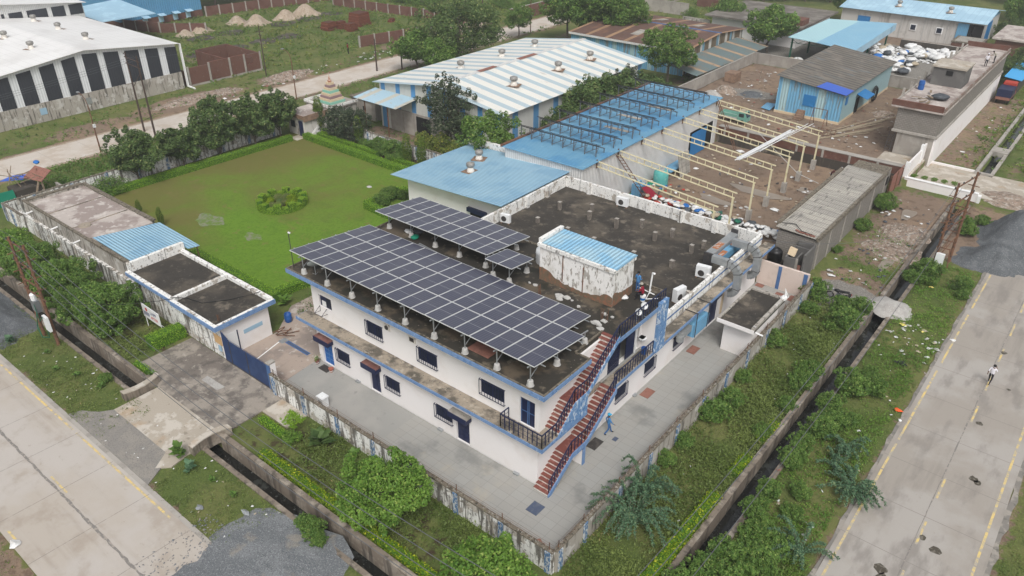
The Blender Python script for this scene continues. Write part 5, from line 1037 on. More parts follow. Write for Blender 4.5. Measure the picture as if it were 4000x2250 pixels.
# ================================================================ SOLAR-RACK SHED (blue roof with empty racks) AND MUD YARD
Q=root('rack_shed',(-45,76,0),'white sheet-walled shed with a bright blue roof carrying rows of empty solar racks','shed')
holed(MB(),'y',-40.5,-40.4,61.0,92.,0,5.9,[(84.6,91.0,0.0,3.3)]).box(-50.5,-40.51,61.0,61.1,0,5.9).box(-50.5,-40.51,91.9,92,0,5.9).box(-50.5,-50.4,61.11,91.89,0,5.9).build('wall','white_sheet',Q)
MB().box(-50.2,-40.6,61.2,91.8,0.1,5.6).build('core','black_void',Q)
MB().box(-50.8,-40.1,60.7,92.2,5.92,6.0).build('roof','pv_roof_blue',Q)
MB().box(-40.39,-40.3,85.,88.9,.05,3.0).build('sliding_door','bright_blue',Q);MB().box(-50.9,-50.6,60.7,92,5.9,6.15).build('gutter','rusty_metal',Q)
for j,(y,xs) in enumerate([(65.2,0),(68.6,0),(72.4,0),(76.6,0),(80.9,0),(85.2,0),(89.3,0)]):
    r=root('solar_rack',(-45.5,y,6),'empty solar rack on the bright blue roof, %s row from the camera'%ORD[j],'rack','empty solar racks on the blue roof')
    m=MB();m.extr([(-51.2,y-1.05,7.42),(-40.6,y-1.05,7.42),(-40.6,y-.62,7.22),(-51.2,y-.62,7.22)],(0,0,.06))
    m.bar((-51.0,y-.75,7.2),(-40.7,y-.75,7.2),.06);m.build('top_rail','dark_steel',r)
    m=MB()
    for k,x in enumerate(np.linspace(-50.9,-41.0,8)):
        x=float(x);m.bar((x,y-.85,6),(x,y-.85,7.3),.08).bar((x,y+.7,6),(x,y+.7,6.55),.07).bar((x,y-.95,7.28),(x,y+.8,6.5),.07)
        if k<7:
            x2=x+1.41;m.bar((x,y-.85,6.1),((x+x2)/2,y+.7,6.4),.05).bar((x2,y-.85,6.3),((x+x2)/2,y+.7,6.4),.05)
    m.bar((-50.9,y+.72,6.5),(-41,y+.72,6.5),.06);m.build('legs_and_braces','frame_steel',r)
for i,(x,y) in enumerate(((-43.5,73.3),(-44.6,78.0),(-43.6,83.2))):
    MB().box(x-2.2,x+1.,y-.35,y+.25,6.01,6.03).build('roof_patch','lean_patch',Q) if 'lean_patch' in MATS else None
# trusses over the yard
TY=[63.6,67.7,72.6,77.1,82.0,86.3,91.0]
for i,y in enumerate(TY):
    r=root('steel_truss',(-27,y,0),'cream steel ladder truss and post over the muddy yard, %s from the terrace'%ORD[i],'truss','cream trusses over the muddy yard')
    a=Vector((-40.3,y,5.95));b=Vector((-26.6,y,4.75));dn=Vector((0,0,-.55));m=MB();m.bar(a,b,.1).bar(a+dn,b+dn+Vector((-.2,0,0)),.1)
    m.build('chords','cream_steel',r)
    for k in range(15):
        p=a.lerp(b,(k+.5)/15);MB().bar(p,p+dn,.06).build('rung','cream_steel',r)
    MB().bar((-26.95,y,1.2 if i>1 else .9),(-26.95,y,4.2),.16).build('post','cream_steel',r)
    MB().box(-27.2,-26.7,y-.25,y+.25,-.1,1.15).build('plinth','concrete',r);MB().box(-40.38,-40.28,y-.08,y+.08,5.2,6.1).build('bracket','rusty_metal',r)
m=MB();rr=random.Random(4)
for k in range(11):
    o=rr.uniform(-.25,.25);q=rr.uniform(0,.15);m.bar((-30.1+o,75.0+rr.uniform(-.3,.5),5.15+q),(-29.2+o,87.4+rr.uniform(-.5,.8),5.15+q),.07)
m.bar((-30.1+.8,79,5.15),(-28.7,91.6,5.15),.05).bar((-29.7,76,5.2),(-28.2,92,5.15),.05);m.build('purlin_bundle','white_plastic',loc=(-29.6,82,5.1),label='bundle of pale steel purlins laid across the trusses',cat='purlins')
# retaining brick wall at the back of the yard
r=root('yard_wall',(-30,92.6,0),'brick-topped dark retaining wall between the muddy yard and the hut yard','wall')
MB().box(-40.3,-17.3,92.5,92.7,-.2,1.15).build('dark_lower_wall','retaining',r);MB().box(-40.3,-17.3,92.55,92.75,1.151,2.1).build('brick_panel','brick',r)
m=MB()
for x in np.arange(-39.5,-17.5,3.2):m.box(x,x+.25,92.45,92.549,1.151,2.2)
m.build('pilaster','concrete',r);MB().box(-40.3,-17.25,92.5,93.4,2.11,2.2).build('coping','concrete',r)
r=root('red_gate',(-17.4,90.5,0),'rusty red steel gate between the asbestos-roofed row and the white gate wall','gate');MB().box(-17.45,-17.38,88.0,93.0,.1,2.3).build('gate_panel','mat_rust',r);MB().box(-17.5,-17.3,88.0,88.15,0,2.5).box(-17.5,-17.3,90.5,90.6,0,2.35).build('gate_frame','rusty_metal',r)
# long asbestos-roofed row
r=root('asbestos_row',(-19.5,76,0),'long narrow grey block building with a pale asbestos roof and dark sheet joints','building')
MB().box(-21.3,-17.7,65.6,88.4,0,3.25).build('wall','block_grey',r);MB().extr([(-21.5,65.4,3.62),(-17.6,65.4,3.45),(-17.6,85.2,3.45),(-21.5,85.2,3.62)],(0,0,.06)).build('roof','asbestos',r)
MB().box(-21.75,-21.4,66.2,83.5,3.3,3.86).box(-17.7,-17.42,65.4,86.,3.3,3.64).box(-21.3,-17.7,85.3,88.4,3.251,3.35).build('roof_kerb','mossy_cap',r)
for y in (66.4,69.5,73.5,78,82.5,86.5):MB().box(-17.69,-17.6,y,y+.12,0,3.29).build('wall_rib','concrete',r)
MB().box(-17.69,-17.66,87.,87.8,1.6,2.5).build('window','black_void',r)
m=MB();rr=random.Random(8)
for i in range(9):m.obox((-19.6+i*.2+rr.uniform(-.05,.05),65.6+rr.uniform(-.05,.1)),rr.uniform(-.4,.4),.13,.07,3.65-.012*i,3.77-.012*i)
m.build('loose_bricks','mat_rust',loc=(-18.7,65.6,3.6),label='row of loose bricks on the near edge of the asbestos roof',cat='bricks')
MB().path([(-21.3,66.2,3.8),(-20.2,66.8,3.75),(-19.2,65.6,3.8),(-18.2,65.7,3.7)],.035).build('cable','black_rubber',loc=(-20,66,3.7),label='black cable lying on the near end of the asbestos roof',cat='cable')
# roofless toilet cubicle and black tank behind the court end wall
r=root('cubicle_block',(-18.7,64.3,0),'roofless brown-grey cubicles with a small red door beyond the court end wall','outbuilding')
MB().box(-19.3,-19.15,62.6,65.5,0,2.4).box(-19.149,-18.3,62.6,62.75,0,2.4).box(-17.75,-17.6,62.9,65.5,0,2.9).box(-19.149,-17.76,64.6,64.75,0,2.7).box(-18.45,-18.3,62.76,64.5,0,2.3).box(-19.149,-17.76,65.3,65.45,0,3.0).build('wall','cement_dark',r)
MB().box(-18.29,-18.1,62.62,62.72,0,2.45).build('post','concrete',r);MB().box(-18.05,-17.8,62.66,62.7,0.05,1.9).build('door','mat_rust',r);MB().extr([(-19.3,63.2,2.4),(-18.6,63.0,2.4),(-18.6,63.4,2.9),(-19.3,63.6,2.9)],(0,.3,0)).build('cover','cream_paint',r)
r=root('water_tank',(-20.5,63.6,0),'black ribbed water tank beyond the court end wall','water tank');MB().box(-21.2,-19.8,62.9,64.3,0,1.1).build('stand','retaining',r);MB().lathe((-20.5,63.6,1.1),[(.62,0),(.66,.1),(.64,.3),(.67,.33),(.64,.6),(.67,.63),(.64,.9),(.67,.93),(.62,1.1),(.45,1.25),(.3,1.3),(.3,1.36),(.01,1.37)],20).build('tank_body','black_plastic',r,smooth=True)
# hut
Hh=root('blue_hut',(-34,118,.8),'old pale blue sheet hut with a rusty striped roof standing in the brown yard','hut')
MB().extr([(-38.7,107.2,.8),(-29.6,107.2,.8),(-29.6,107.2,4.7),(-38.7,107.2,5.8)],(0,.1,0)).build('wall_front','old_blue_wall_x',Hh) if 'old_blue_wall_x' in MATS else None
MB().extr([(-38.7,107.31,1.1),(-29.6,107.31,1.1),(-29.6,107.31,4.75),(-38.7,107.31,5.85)],(0,21.9,0)).build('wall','old_blue_wall',Hh)
MB().box(-38.75,-29.55,107.1,129.3,.7,1.1).build('plinth','cream_paint',Hh)
MB().extr([(-39.1,106.7,6.02),(-29.2,106.7,4.86),(-29.2,129.8,4.86),(-39.1,129.8,6.02)],(0,0,.06)).build('roof','hut_roof',Hh)
MB().extr([(-33.3,106.6,5.45),(-29.15,106.6,4.96),(-29.15,109.6,4.96),(-33.0,109.9,5.42)],(0,0,.03)).build('roof_patch','tarp_blue',Hh,label='bright blue sheet laid over the near corner of the roof')
c=aty(3,995,675,107.15);d=aty(3,1065,770,107.15);MB().box(c.x,d.x,107.1,107.19,d.z,c.z).build('shutter','bright_blue',Hh);MB().box(-29.59,-29.5,108.3,109.1,3.2,4.3).build('shutter','bright_blue',Hh)
MB().extr([(-29.5,112.8,3.7),(-28.0,112.8,3.2),(-28.0,116.2,3.2),(-29.5,116.2,3.7)],(0,0,.05)).build('awning','bright_blue',Hh);MB().box(-29.6,-29.52,113.2,114.6,.8,3.0).build('doorway','black_void',Hh)
m=MB();c=aty(3,1000,800,106.8)
for k in range(5):m.box(-35.3+.0*k,-34.2,106.9-.3*k-.3,106.9-.3*k,.8,1.9-.25*k)
m.build('steps','brown_weather',Hh)
t=root('tyre',(-29.2,121.,.8),'large black coiled hose leaning on the right side of the blue hut','hose');m=MB()
for k in range(3):
    for i in range(20):
        a=2*math.pi*i/20;b=2*math.pi*(i+1)/20;rr_=1.1-.1*k;m.tube((-29.3+.12*k,121+rr_*math.cos(a),2.0+rr_*math.sin(a)),(-29.3+.12*k,121+rr_*math.cos(b),2.0+rr_*math.sin(b)),.07,n=6)
m.build('coil','black_rubber',t)
t.name='hose_coil'
t=root('swing_frame',(-31.6,104.5,.8),'rusty A-shaped steel frame in front of the blue hut','frame');m=MB()
for x in (-32.4,-30.6):m.bar((x,103.6,.8),(x,104.6,3.2),.07).bar((x,105.6,.8),(x,104.6,3.2),.07)
m.bar((-32.4,104.6,3.2),(-30.6,104.6,3.2),.07);m.build('frame','rusty_metal',t)
m=MB();rr=random.Random(31)
for k in range(5):
    x=-30.6+.55*k
    m.bar((x,101.0,.85),(x,102.4,.85),.05).bar((x,101.0,.85),(x,101.0,1.5),.05).bar((x,102.4,.85),(x,102.4,1.5),.05)
m.bar((-30.7,101,1.4),(-28.2,101,1.4),.05).bar((-30.7,102.4,1.4),(-28.2,102.4,1.4),.05);m.build('steel_trestle','rusty_metal',loc=(-29.5,101.7,.8),label='rusty steel trestles lying in front of the blue hut',cat='trestle')
m=MB()
for k in range(9):
    a=rr.uniform(-.6,.6);m.bar((-29+a,99.5+k*.5,.9),(-24.5+a,106+k*1.2,.95+.03*k),.08)
m.build('pole_pile','bamboo',loc=(-26.7,104,.8),label='scattered bamboo poles lying between the hut and the unfinished building',cat='poles')
m=MB().box(-51.2,-49.4,117.,119.2,.8,2.2).box(-50.9,-49.7,117.3,118.9,2.201,2.21);m.build('brick_pit','brown_weather',loc=(-50.3,118,.8),label='small dark brick box beside the grey yard wall',cat='brick box')
MB().extr([(-40.8,107.5,.85),(-39.3,107,.85),(-39.3,109.5,1.2),(-40.8,109.5,1.1)],(0,0,.04)).build('loose_sheet','sky_blue_metal',loc=(-40,108.5,.8),label='loose pale blue sheet on the ground left of the hut',cat='sheet')
# yard concrete walls
def cw(x0,x1,y0,y1,h,lab,mat='cement'):
    r=root('yard_wall',((x0+x1)/2,(y0+y1)/2,0),lab,'wall');MB().box(x0,x1,y0,y1,0,h).build('panel',mat,r);MB().box(x0-.03,x1+.03,y0-.03,y1+.03,h,h+.07).build('coping','concrete',r)
cw(-52.6,-52.4,92.8,131.,2.5,'long grey plastered wall between the rust-roofed shed and the hut yard');cw(-52.4,-25.,131.,131.2,2.5,'grey plastered wall behind the blue hut, in front of the white sacks')
cw(-25.,-21.,131.,131.2,2.6,'short grey wall piece beside the unfinished building') if 0 else None
# unfinished grey building
N=root('unfinished_building',(-18.4,118,.0),'narrow unfinished grey block building with brick parapets and a white lower wall','building')
MB().box(-20.6,-16.4,100.4,139,.0,3.6).build('lower_wall','cement',N);MB().box(-16.399,-16.2,100.4,139.0,0,3.5).build('white_side','white_wall',N)
MB().box(-21.3,-16.1,100.2,139.2,3.6,3.85).build('floor_slab','concrete',N);MB().box(-21.2,-16.35,100.5,139,3.851,6.6).build('upper_wall','block_grey',N);MB().box(-16.349,-16.25,100.5,139,3.851,6.6).build('upper_side','block_grey',N)
MB().box(-22.0,-16.0,100.1,139.3,6.6,6.8).build('roof_slab','pale_roof',N)
MB().box(-22.0,-16.2,100.1,100.35,6.8,7.5).build('brick_parapet','brick',N);MB().box(-22,-16.21,139.1,139.3,6.8,7.5).build('brick_parapet','brick',N);MB().box(-16.2,-16.05,100.36,139.3,6.8,7.25).build('side_parapet','brick_grey',N)
m=MB()
for y in np.arange(104,138,3.4):m.box(-22,-21.75,y,y+.3,6.8,7.9)
m.box(-22,-21.8,100.36,139,6.8,7.);m.build('stub_column','concrete',N)
MB().box(-20.8,-17.,112.5,116.5,6.8,9.1).build('stair_room_wall','cement_dark',N);MB().box(-21.,-16.9,112.3,117,9.1,9.3).build('stair_room_roof','tan_concrete',N);MB().box(-19.2,-18.4,112.44,112.499,8.2,8.8).build('opening','black_void',N)
c=root('barrel',(-21.,109,6.8),'blue drum on the roof of the unfinished building','barrel');MB().lathe((-21,109,6.8),[(.35,0),(.38,.3),(.35,.6),(.38,.8),(.33,1.15)],14).build('drum','barrel_blue',c)
m=MB();rr=random.Random(9)
for i in range(8):
    x=-20.+rr.uniform(-.6,1.6);y=103+rr.uniform(0,5);m.obox((x,y),rr.uniform(0,3),.6,.12,6.82+i*.05,6.87+i*.05)
m.build('plank_pile','wood',loc=(-19.5,105,6.8),label='scattered boards on the roof of the unfinished building',cat='boards')
sack(-17.9,105.6,6.95,1.,'sack_grey','dark tarpaulin heap on the roof of the unfinished building',None,.3,'tarpaulin',3,.9,.3)
MB().box(-22.6,-22.5,99.5,100.2,.8,2.8) if 0 else None
m=MB()
for k in range(7):m.bar((-21.5,100.2+.05*k,1.2+.3*k),(-20.9,100.2+.05*k,1.2+.3*k),.04)
m.bar((-21.5,100.1,.9),(-21.5,100.6,3.4),.05).bar((-20.9,100.1,.9),(-20.9,100.6,3.4),.05);m.build('ladder','dark_steel',loc=(-21.2,100.3,.9),label='short dark ladder at the foot of the unfinished building',cat='ladder')
# white gate wall, entry slab wall
r=root('gate_wall',(-17.0,97.5,0),'white stepped gate wall leading to the unfinished building','wall');MB().box(-17.15,-16.95,93.2,98.4,0,2.6).box(-17.15,-16.95,99.,102.3,0,2.9).build('panel','white_wall',r);MB().box(-17.2,-16.85,98.4,98.99,0,3.2).box(-17.3,-16.8,92.9,93.19,0,2.7).build('pier','white_paint',r)
r=root('low_wall',(-13.3,92.9,0),'low stained white wall along the near side of the entry slab','wall');MB().box(-17.,-9.3,92.7,93.1,-.1,.95).build('panel','white_wall',r);MB().box(-17,-9.3,92.65,93.15,.951,1.02).build('coping','white_paint',r);MB().box(-9.3,-9.,92.6,93.2,-.1,.8).build('end','white_paint',r)
r=root('low_wall',(-10.5,94.3,0),'thin low kerb on the far side of the entry slab','kerb');MB().box(-16.4,-11.3,101.9,102.15,0,.35).build('panel','white_wall',r)
# ================================================================ STRIPED SHED
Z=root('striped_shed',(-68,85,0),'large shed with a white and pale blue striped roof and striped sheet walls','shed')
MB().extr([(-79.2,69.,.0),(-57.6,69.,0),(-57.6,69.,6.),(-68.3,69.,7.5),(-79.2,69.,6.1)],(0,.15,0)).build('gable_wall','white_blue_wall_x',Z)
MB().box(-57.7,-57.55,69.16,101.3,0,6.0).build('side_wall','white_blue_wall',Z);MB().box(-79.2,-79.05,69.16,101.3,0,6.0).build('side_wall','white_blue_wall',Z);MB().extr([(-79.2,101.3,.0),(-57.6,101.3,0),(-57.6,101.3,6.),(-68.3,101.3,7.5),(-79.2,101.3,6.1)],(0,.15,0)).build('gable_wall','white_blue_wall_x',Z)
MB().extr([(-79.9,68.4,6.08),(-68.35,68.4,7.58),(-68.35,101.9,7.58),(-79.9,101.9,6.08)],(0,0,.05)).build('roof_slope','striped_roof',Z);MB().extr([(-68.25,68.4,7.58),(-56.9,68.4,5.98),(-56.9,101.9,5.98),(-68.25,101.9,7.58)],(0,0,.05)).build('roof_slope','striped_roof',Z)
m=MB().box(-68.6,-68.,68.4,101.9,7.6,7.68);m.build('ridge_cap','white_sheet',Z);MB().box(-68.7,-67.9,77.,80.5,7.681,7.7).build('ridge_patch','mat_rust',Z);MB().box(-68.7,-67.9,85.5,89.5,7.681,7.7).build('ridge_patch','mat_rust',Z)
MB().box(-77.2,-66.,68.85,68.99,0,3.1).build('plinth_wall','cement',Z);MB().box(-72.2,-69.6,68.8,68.849,0,2.8).build('doorway','black_void',Z)
MB().extr([(-80.,65.,4.75),(-71.9,65.,4.7),(-71.9,68.98,5.1),(-80.,68.98,5.15)],(0,0,.05)).build('canopy','canopy_striped',Z) if 'canopy_striped' in MATS else MB().extr([(-80.,65.,4.75),(-71.9,65.,4.7),(-71.9,68.98,5.1),(-80.,68.98,5.15)],(0,0,.05)).build('canopy','blue_sheet_far',Z)
MB().bar((-78.4,65.5,0),(-78.4,65.5,4.7),.12).bar((-74.,65.5,0),(-74,65.5,4.7),.12).build('canopy_post','rusty_metal',Z)
for i,(t,a,b,l) in enumerate([(2,1447,330,'far end, road side'),(2,1212,400,'middle, road side'),(2,918,485,'near end, road side'),(2,1842,415,'far end, near slope'),(2,1615,490,'middle, near slope'),(2,1297,600,'near end, near slope')]):
    c=at(t,a,b,6.9);zz=7.6-abs(c.x+68.3)*.135;c=at(t,a,b,zz+.2);vcopy(c.x,c.y,zz,'domed ventilator on the striped roof: '+l,1.15)
# lean-to with sheets between striped shed and shrine etc: small grey shed
r=root('grey_shed',(-83.5,70,0),'small grey hut with a dark opening behind the canopy of the striped shed','hut');MB().box(-86,-81,69.5,73,0,2.7).build('wall','cement',r);MB().box(-86.2,-80.8,69.3,73.2,2.7,2.85).build('roof','mossy_cap',r);MB().box(-83.6,-83.,69.45,69.499,1.2,1.8).build('window','black_void',r)
# ================================================================ RUST SHED
U=root('rust_roof_shed',(-70,129,0),'shed with a rusty brown roof, pale rust stripes and a blue ridge','shed')
g=[(-59.,118.,.3),(-59.,140.,.3),(-59.,140.,4.1),(-59.,130.,5.0),(-59.,118.,4.2)]
MB().extr(g,(-.15,0,0)).build('gable_wall','rust_wall_x',U);MB().box(-82,-59.16,118.,118.15,0,4.2).build('side_wall','old_blue_wall',U);MB().box(-82,-59.16,139.85,140,0,4.1).box(-82,-81.85,118.16,139.84,0,4.1).build('side_wall','old_blue_wall',U)
MB().extr([(-82.3,117.5,4.22),(-58.6,117.5,4.22),(-58.6,129.95,5.05),(-82.3,129.95,5.05)],(0,0,.05)).build('roof_slope','rust_roof',U);MB().extr([(-82.3,130.05,5.05),(-58.6,130.05,5.05),(-58.6,140.5,4.1),(-82.3,140.5,4.1)],(0,0,.05)).build('roof_slope','rust_roof',U)
MB().box(-82.3,-58.6,129.8,130.2,5.08,5.17).build('ridge_cap','blue_plain',U);MB().box(-82.2,-58.9,117.42,117.49,3.9,4.25).build('gutter','white_sheet',U)
sh_=MB()
for x0,y0,w_,l in ((-63.5,119.5,1.3,3.2),(-71.8,121.5,1.6,3.4),(-74.,134,1.3,3),(-66,133.5,1.3,3),(-79,133,1.2,2.4)):
    za=(4.22+(y0-117.5)/12.45*.83 if y0<130 else 5.05-(y0-130)/10.5*.95)+.08;zb=(4.22+(y0+l-117.5)/12.45*.83 if y0<130 else 5.05-(y0+l-130)/10.5*.95)+.08;sh_.extr([(x0,y0,za),(x0+w_,y0,za),(x0+w_,y0+l,zb),(x0,y0+l,zb)],(0,0,.02))
sh_.build('clear_sheets','asbestos',U)
MB().extr([(-58.9,112.5,3.0),(-53.6,112.,2.2),(-52.9,138,2.2),(-58.9,138,3.0)],(0,0,.05)).build('lean_to_roof','lean_roof',U);MB().bar((-53.8,113,0),(-53.8,113,2.2),.12).build('lean_to_post','rusty_metal',U)
MB().extr([(-57.5,104.5,1.0),(-53.4,105.5,1.0),(-53.2,108,1.15),(-57.4,107.2,1.15)],(0,0,.12)).build('sheet_stack','canopy_pale',loc=(-55.4,106,0),label='stack of pale blue sheets between the striped shed and the grey yard wall',cat='sheets')
# ================================================================ WHITE NW SHEDS
W_=root('white_shed',(-133,48,0),'big white gabled shed with charcoal wall panels at the upper left','shed')
zr=lambda y:8.45-abs(y-47.6)*.1075
MB().extr([(-117.2,33.6,2.6),(-117.2,61.4,2.6),(-117.2,61.4,6.9),(-117.2,47.6,8.4),(-117.2,33.6,6.9)],(-.2,0,0)).build('gable_wall','nw_gable',W_) if 'nw_gable' in MATS else MB().extr([(-117.2,33.6,2.6),(-117.2,61.4,2.6),(-117.2,61.4,6.9),(-117.2,47.6,8.4),(-117.2,33.6,6.9)],(-.2,0,0)).build('gable_wall','white_sheet',W_)
MB().box(-117.3,-117.05,33.5,61.5,0,2.6).box(-150,-117.31,61.3,61.5,0,2.6).build('dado','stained_render',W_);MB().box(-150,-117.31,61.25,61.45,2.61,6.9).build('side_wall','white_sheet',W_)
tops=[(0,50,560),(105,215,520),(270,380,470),(430,530,420),(585,690,400),(740,845,390),(890,985,360),(1035,1125,355),(1175,1255,340)]
for a,b,yy in tops:
    y0=atx(1,a if a else -60,yy,-117.15).y;y1=atx(1,b,yy-15,-117.15).y;MB().extr([(-117.19,y0,2.62),(-117.19,y1,2.62),(-117.19,y1,zr(y1)-.5),(-117.19,y0,zr(y0)-.5)],(.06,0,0)).build('wall_panel','charcoal_panel',W_)
MB().extr([(-116.6,33.,6.85),(-116.6,47.6,8.5),(-149.5,47.6,8.5),(-149.5,33.,6.85)],(0,0,.06)).build('roof_slope','nw_roof',W_);MB().extr([(-116.6,47.6,8.5),(-116.6,61.9,6.9),(-149.5,61.9,6.9),(-149.5,47.6,8.5)],(0,0,.06)).build('roof_slope','nw_roof',W_)
MB().box(-117.,-116.6,61.9,62.1,0.2,6.9).bar((-116.8,62,.3),(-115.2,62.2,.1),.2).build('downpipe','white_paint',W_)
for y in (39.8,46.1):MB().box(-117.04,-117.,y,y+.9,1.0,1.9).build('window','poster_blue' if y<42 else 'galv',W_)
for i,(a,b,l) in enumerate([(245,155,'farthest of four'),(420,212,'second from the back, short of the blue shed'),(618,285,'nearest the field side'),(225,350,'low on the near side'),(35,275,'at the left photo edge')]):
    c=at(1,a,b,8.0);zz=zr(c.y);c=at(1,a,b,zz);vcopy(c.x,c.y,zz,'roof ventilator on the big white shed, '+l,1.1);MB().box(c.x-8,c.x-.8,c.y-.3,c.y+.3,zz+.09,zz+.12).build('skylight_strip','tan_concrete',W_) if 0 else None
r=root('white_shed',(-160,50,0),'second taller white shed with charcoal panels behind the big white shed','shed')
MB().extr([(-149.6,30,6.4),(-149.6,63.,6.4),(-149.6,63,9.),(-149.6,48,10.6),(-149.6,30,9)],(-.2,0,0)).build('gable_wall','white_sheet',r);MB().extr([(-149.,29,9.),(-149.,48,10.7),(-185,48,10.7),(-185,29,9)],(0,0,.06)).build('roof_slope','nw_roof',r);MB().extr([(-149,48,10.7),(-149,63.5,9.05),(-185,63.5,9.05),(-185,48,10.7)],(0,0,.06)).build('roof_slope','nw_roof',r)
for a,b in ((0,20),(55,155),(190,340),(375,470),(503,600)):
    y0=atx(1,a,90,-149.55).y;y1=atx(1,b,90,-149.55).y;MB().extr([(-149.59,y0,7.3),(-149.59,y1,7.3),(-149.59,y1,9.0),(-149.59,y0,9.)],(.06,0,0)).build('wall_panel','charcoal_panel',r)
MB().box(-185,-149.81,62.8,63,0,9).build('side_wall','white_sheet',r)
r=root('blue_shed',(-180,85,0),'huge bright blue sheet shed at the top left edge','shed');MB().box(-200,-165,76.,94.5,1.5,16).build('wall','bluewall_shed',r);MB().box(-199.9,-165.05,75.95,94.55,0,1.5).build('dado','brick',r)
MB().extr([(-164.8,66,5.5),(-150.5,66,5.),(-150.5,76.5,5.),(-164.8,76.5,6.)],(0,0,.1)).build('lean_to_roof','blue_sheet_far',r);MB().box(-164.5,-151,66.2,66.3,0,5).build('lean_to_wall','black_void',r)
for i,y in enumerate((80.5,84,87.3,90.3)):MB().extr([(-164.9,y,2.0),(-163.6,y,1.7),(-163.6,y+1.5,1.7),(-164.9,y+1.5,2.0)],(0,0,.05)).box(-164.95,-164.9,y+.2,y+1.3,.3,1.6).build('window_hood','blue_sheet_far',r)
# field walls
def brickwall(p,q,h,lab,name='brick_wall',mat='brick',sp=3.):
    p=Vector((*p,0));q=Vector((*q,0));d=q-p;a=math.atan2(d.y,d.x);c=(p+q)/2;r=root(name,(c.x,c.y,0),lab,'wall');MB().obox((c.x,c.y),a,d.length/2,.12,-.1,h).build('panel',mat,r);m=MB();n=max(1,int(d.length/sp))
    for i in range(n+1):
        e=p.lerp(q,i/n);m.obox((e.x,e.y),a,.14,.16,-.1,h+.12)
    m.build('pilasters','concrete',r);return r
brickwall((-164.5,95),(-152.5,152),2.0,'long brick wall at the back of the green field');brickwall((-164.8,76.6),(-157,80.),2.,'brick wall in front of the blue shed',sp=2.5)
brickwall((-116.2,97.3),(-112.8,113),2.0,'brick wall with grey piers beside the far road, left of the big tree');brickwall((-152.5,121),(-125.8,124.2),1.9,'brick wall running across the field from the back corner');brickwall((-125.8,124.2),(-113,124.8),1.8,'brick wall closing the field behind the big tree')
brickwall((-157,80),(-150,86),1.8,'low brick wall along the left side of the field')
R_=root('brick_ruin',(-124,70,0),'roofless brick ruin with a window hole next to the white shed','ruin')
m=MB().box(-117.1,-116.85,62.3,66.,-.1,2.9).box(-117.1,-116.85,66.01,73.3,-.1,3.2).box(-117.1,-116.85,74.4,76.,-.1,3.0).box(-117.1,-116.85,73.31,74.39,-.1,1.4).box(-117.1,-116.85,73.31,74.39,2.5,3.0).box(-127,-117.11,75.8,76.,-.1,2.9).box(-127,-126.8,70,75.79,-.1,2.9).box(-126.7,-117.11,69.8,70.,-.1,2.9).box(-124,-117.11,62.3,62.5,-.1,2.4);m.build('brick_walls','brick',R_)
m=MB()
for y in (62.3,66.,69.8,72.6,75.7):m.box(-116.84,-116.7,y,y+.3,-.1,3.2)
m.box(-117.12,-116.83,62.3,76,-.1,.3);m.build('concrete_frame','cement',R_)
for i,(t,a,b,s_,h) in enumerate([(2,205,180,3.2,2.6),(2,145,222,2.0,1.5),(1,2370,215,2.4,1.6),(1,2460,205,1.7,1.5),(2,435,158,1.2,.8)]):
    c=at(t,a,b);m=MB();rr=random.Random(i);
    for k in range(5):m.obox((c.x-.5+rr.uniform(-.1,.1),c.y+rr.uniform(-.1,.1)),.1,s_/2-k*.06,s_*.55-k*.05,h*k/5,h*(k+1)/5-.01)
    m.build('brick_stack','brick_stack',loc=(c.x,c.y,0),label=['largest orange brick stack in the field','small brick stack right in front of the largest','long low brick stack, leftmost in the field','brick stack touching the leftmost one','little brick heap apart at the right'][i],cat='brick stack',group='orange brick stacks in the field')
# far north structures
for i,(x0,x1,y0,y1,h,mt,lb) in enumerate([(-108.8,-108.5,133,150,2.6,'brick','brick wall with a white patch along the far road at the top edge'),(-93,-92.8,163,196,2.6,'cement','grey wall of a roadside plot at the top, beyond the rust-roofed shed'),(-92.8,-82,163,163.2,2.6,'cement','short grey plot wall with a brick panel behind the rust-roofed shed'),(-86,-76,175,175.3,2.4,'brick','brick wall farther up the dirt track at the top')]):
    r=root('plot_wall',((x0+x1)/2,(y0+y1)/2,0),lb,'wall');MB().box(x0,x1,y0,y1,0,h).build('panel',mt,r);MB().box(x0-.03,x1+.03,y0-.03,y1+.03,h,h+.08).build('coping','concrete',r)
# ================================================================ NORTH-EAST BUILDINGS
r=root('flat_roofed_house',(-60,158,0),'pale house with a stained flat roof behind the rust-roofed shed','house')
MB().box(-69.5,-52.,149.,166.,0,3.9).build('wall','white_wall',r);MB().box(-70.5,-50.8,147.5,167,3.9,4.2).build('roof','dark_roof_pale',r) if 'dark_roof_pale' in MATS else MB().box(-70.5,-50.8,147.5,167,3.9,4.2).build('roof','ledge_top',r)
MB().box(-56,-51.3,148.6,152.,4.21,5.2).build('roof_box','brick',r);MB().box(-51.99,-51.9,150.5,152.5,1.3,2.6).build('window','mat_rust',r)
cw(-76,-70,149,149.3,2.8,'dark stained wall at the left corner of the flat-roofed house','stained_render')
r=root('open_canopy',(-44,145,0),'open shed with a pale and bright blue sheet roof over plastic scrap','canopy')
MB().extr([(-49.3,137.,4.5),(-44.,136,4.5),(-44.0,158.5,4.5),(-49.3,156.8,4.5)],(0,0,.08)).build('roof','canopy_pale',r);MB().extr([(-43.99,136,4.51),(-37.0,133.6,4.5),(-38.,160.6,4.5),(-43.99,158.5,4.51)],(0,0,.08)).build('roof','canopy_blue',r)
MB().extr([(-36.95,133.6,3.4),(-37.95,160.6,3.4),(-37.95,160.6,4.6),(-36.95,133.6,4.6)],(.05,0,0)).build('fascia_sheet','blue_sheet_far',r)
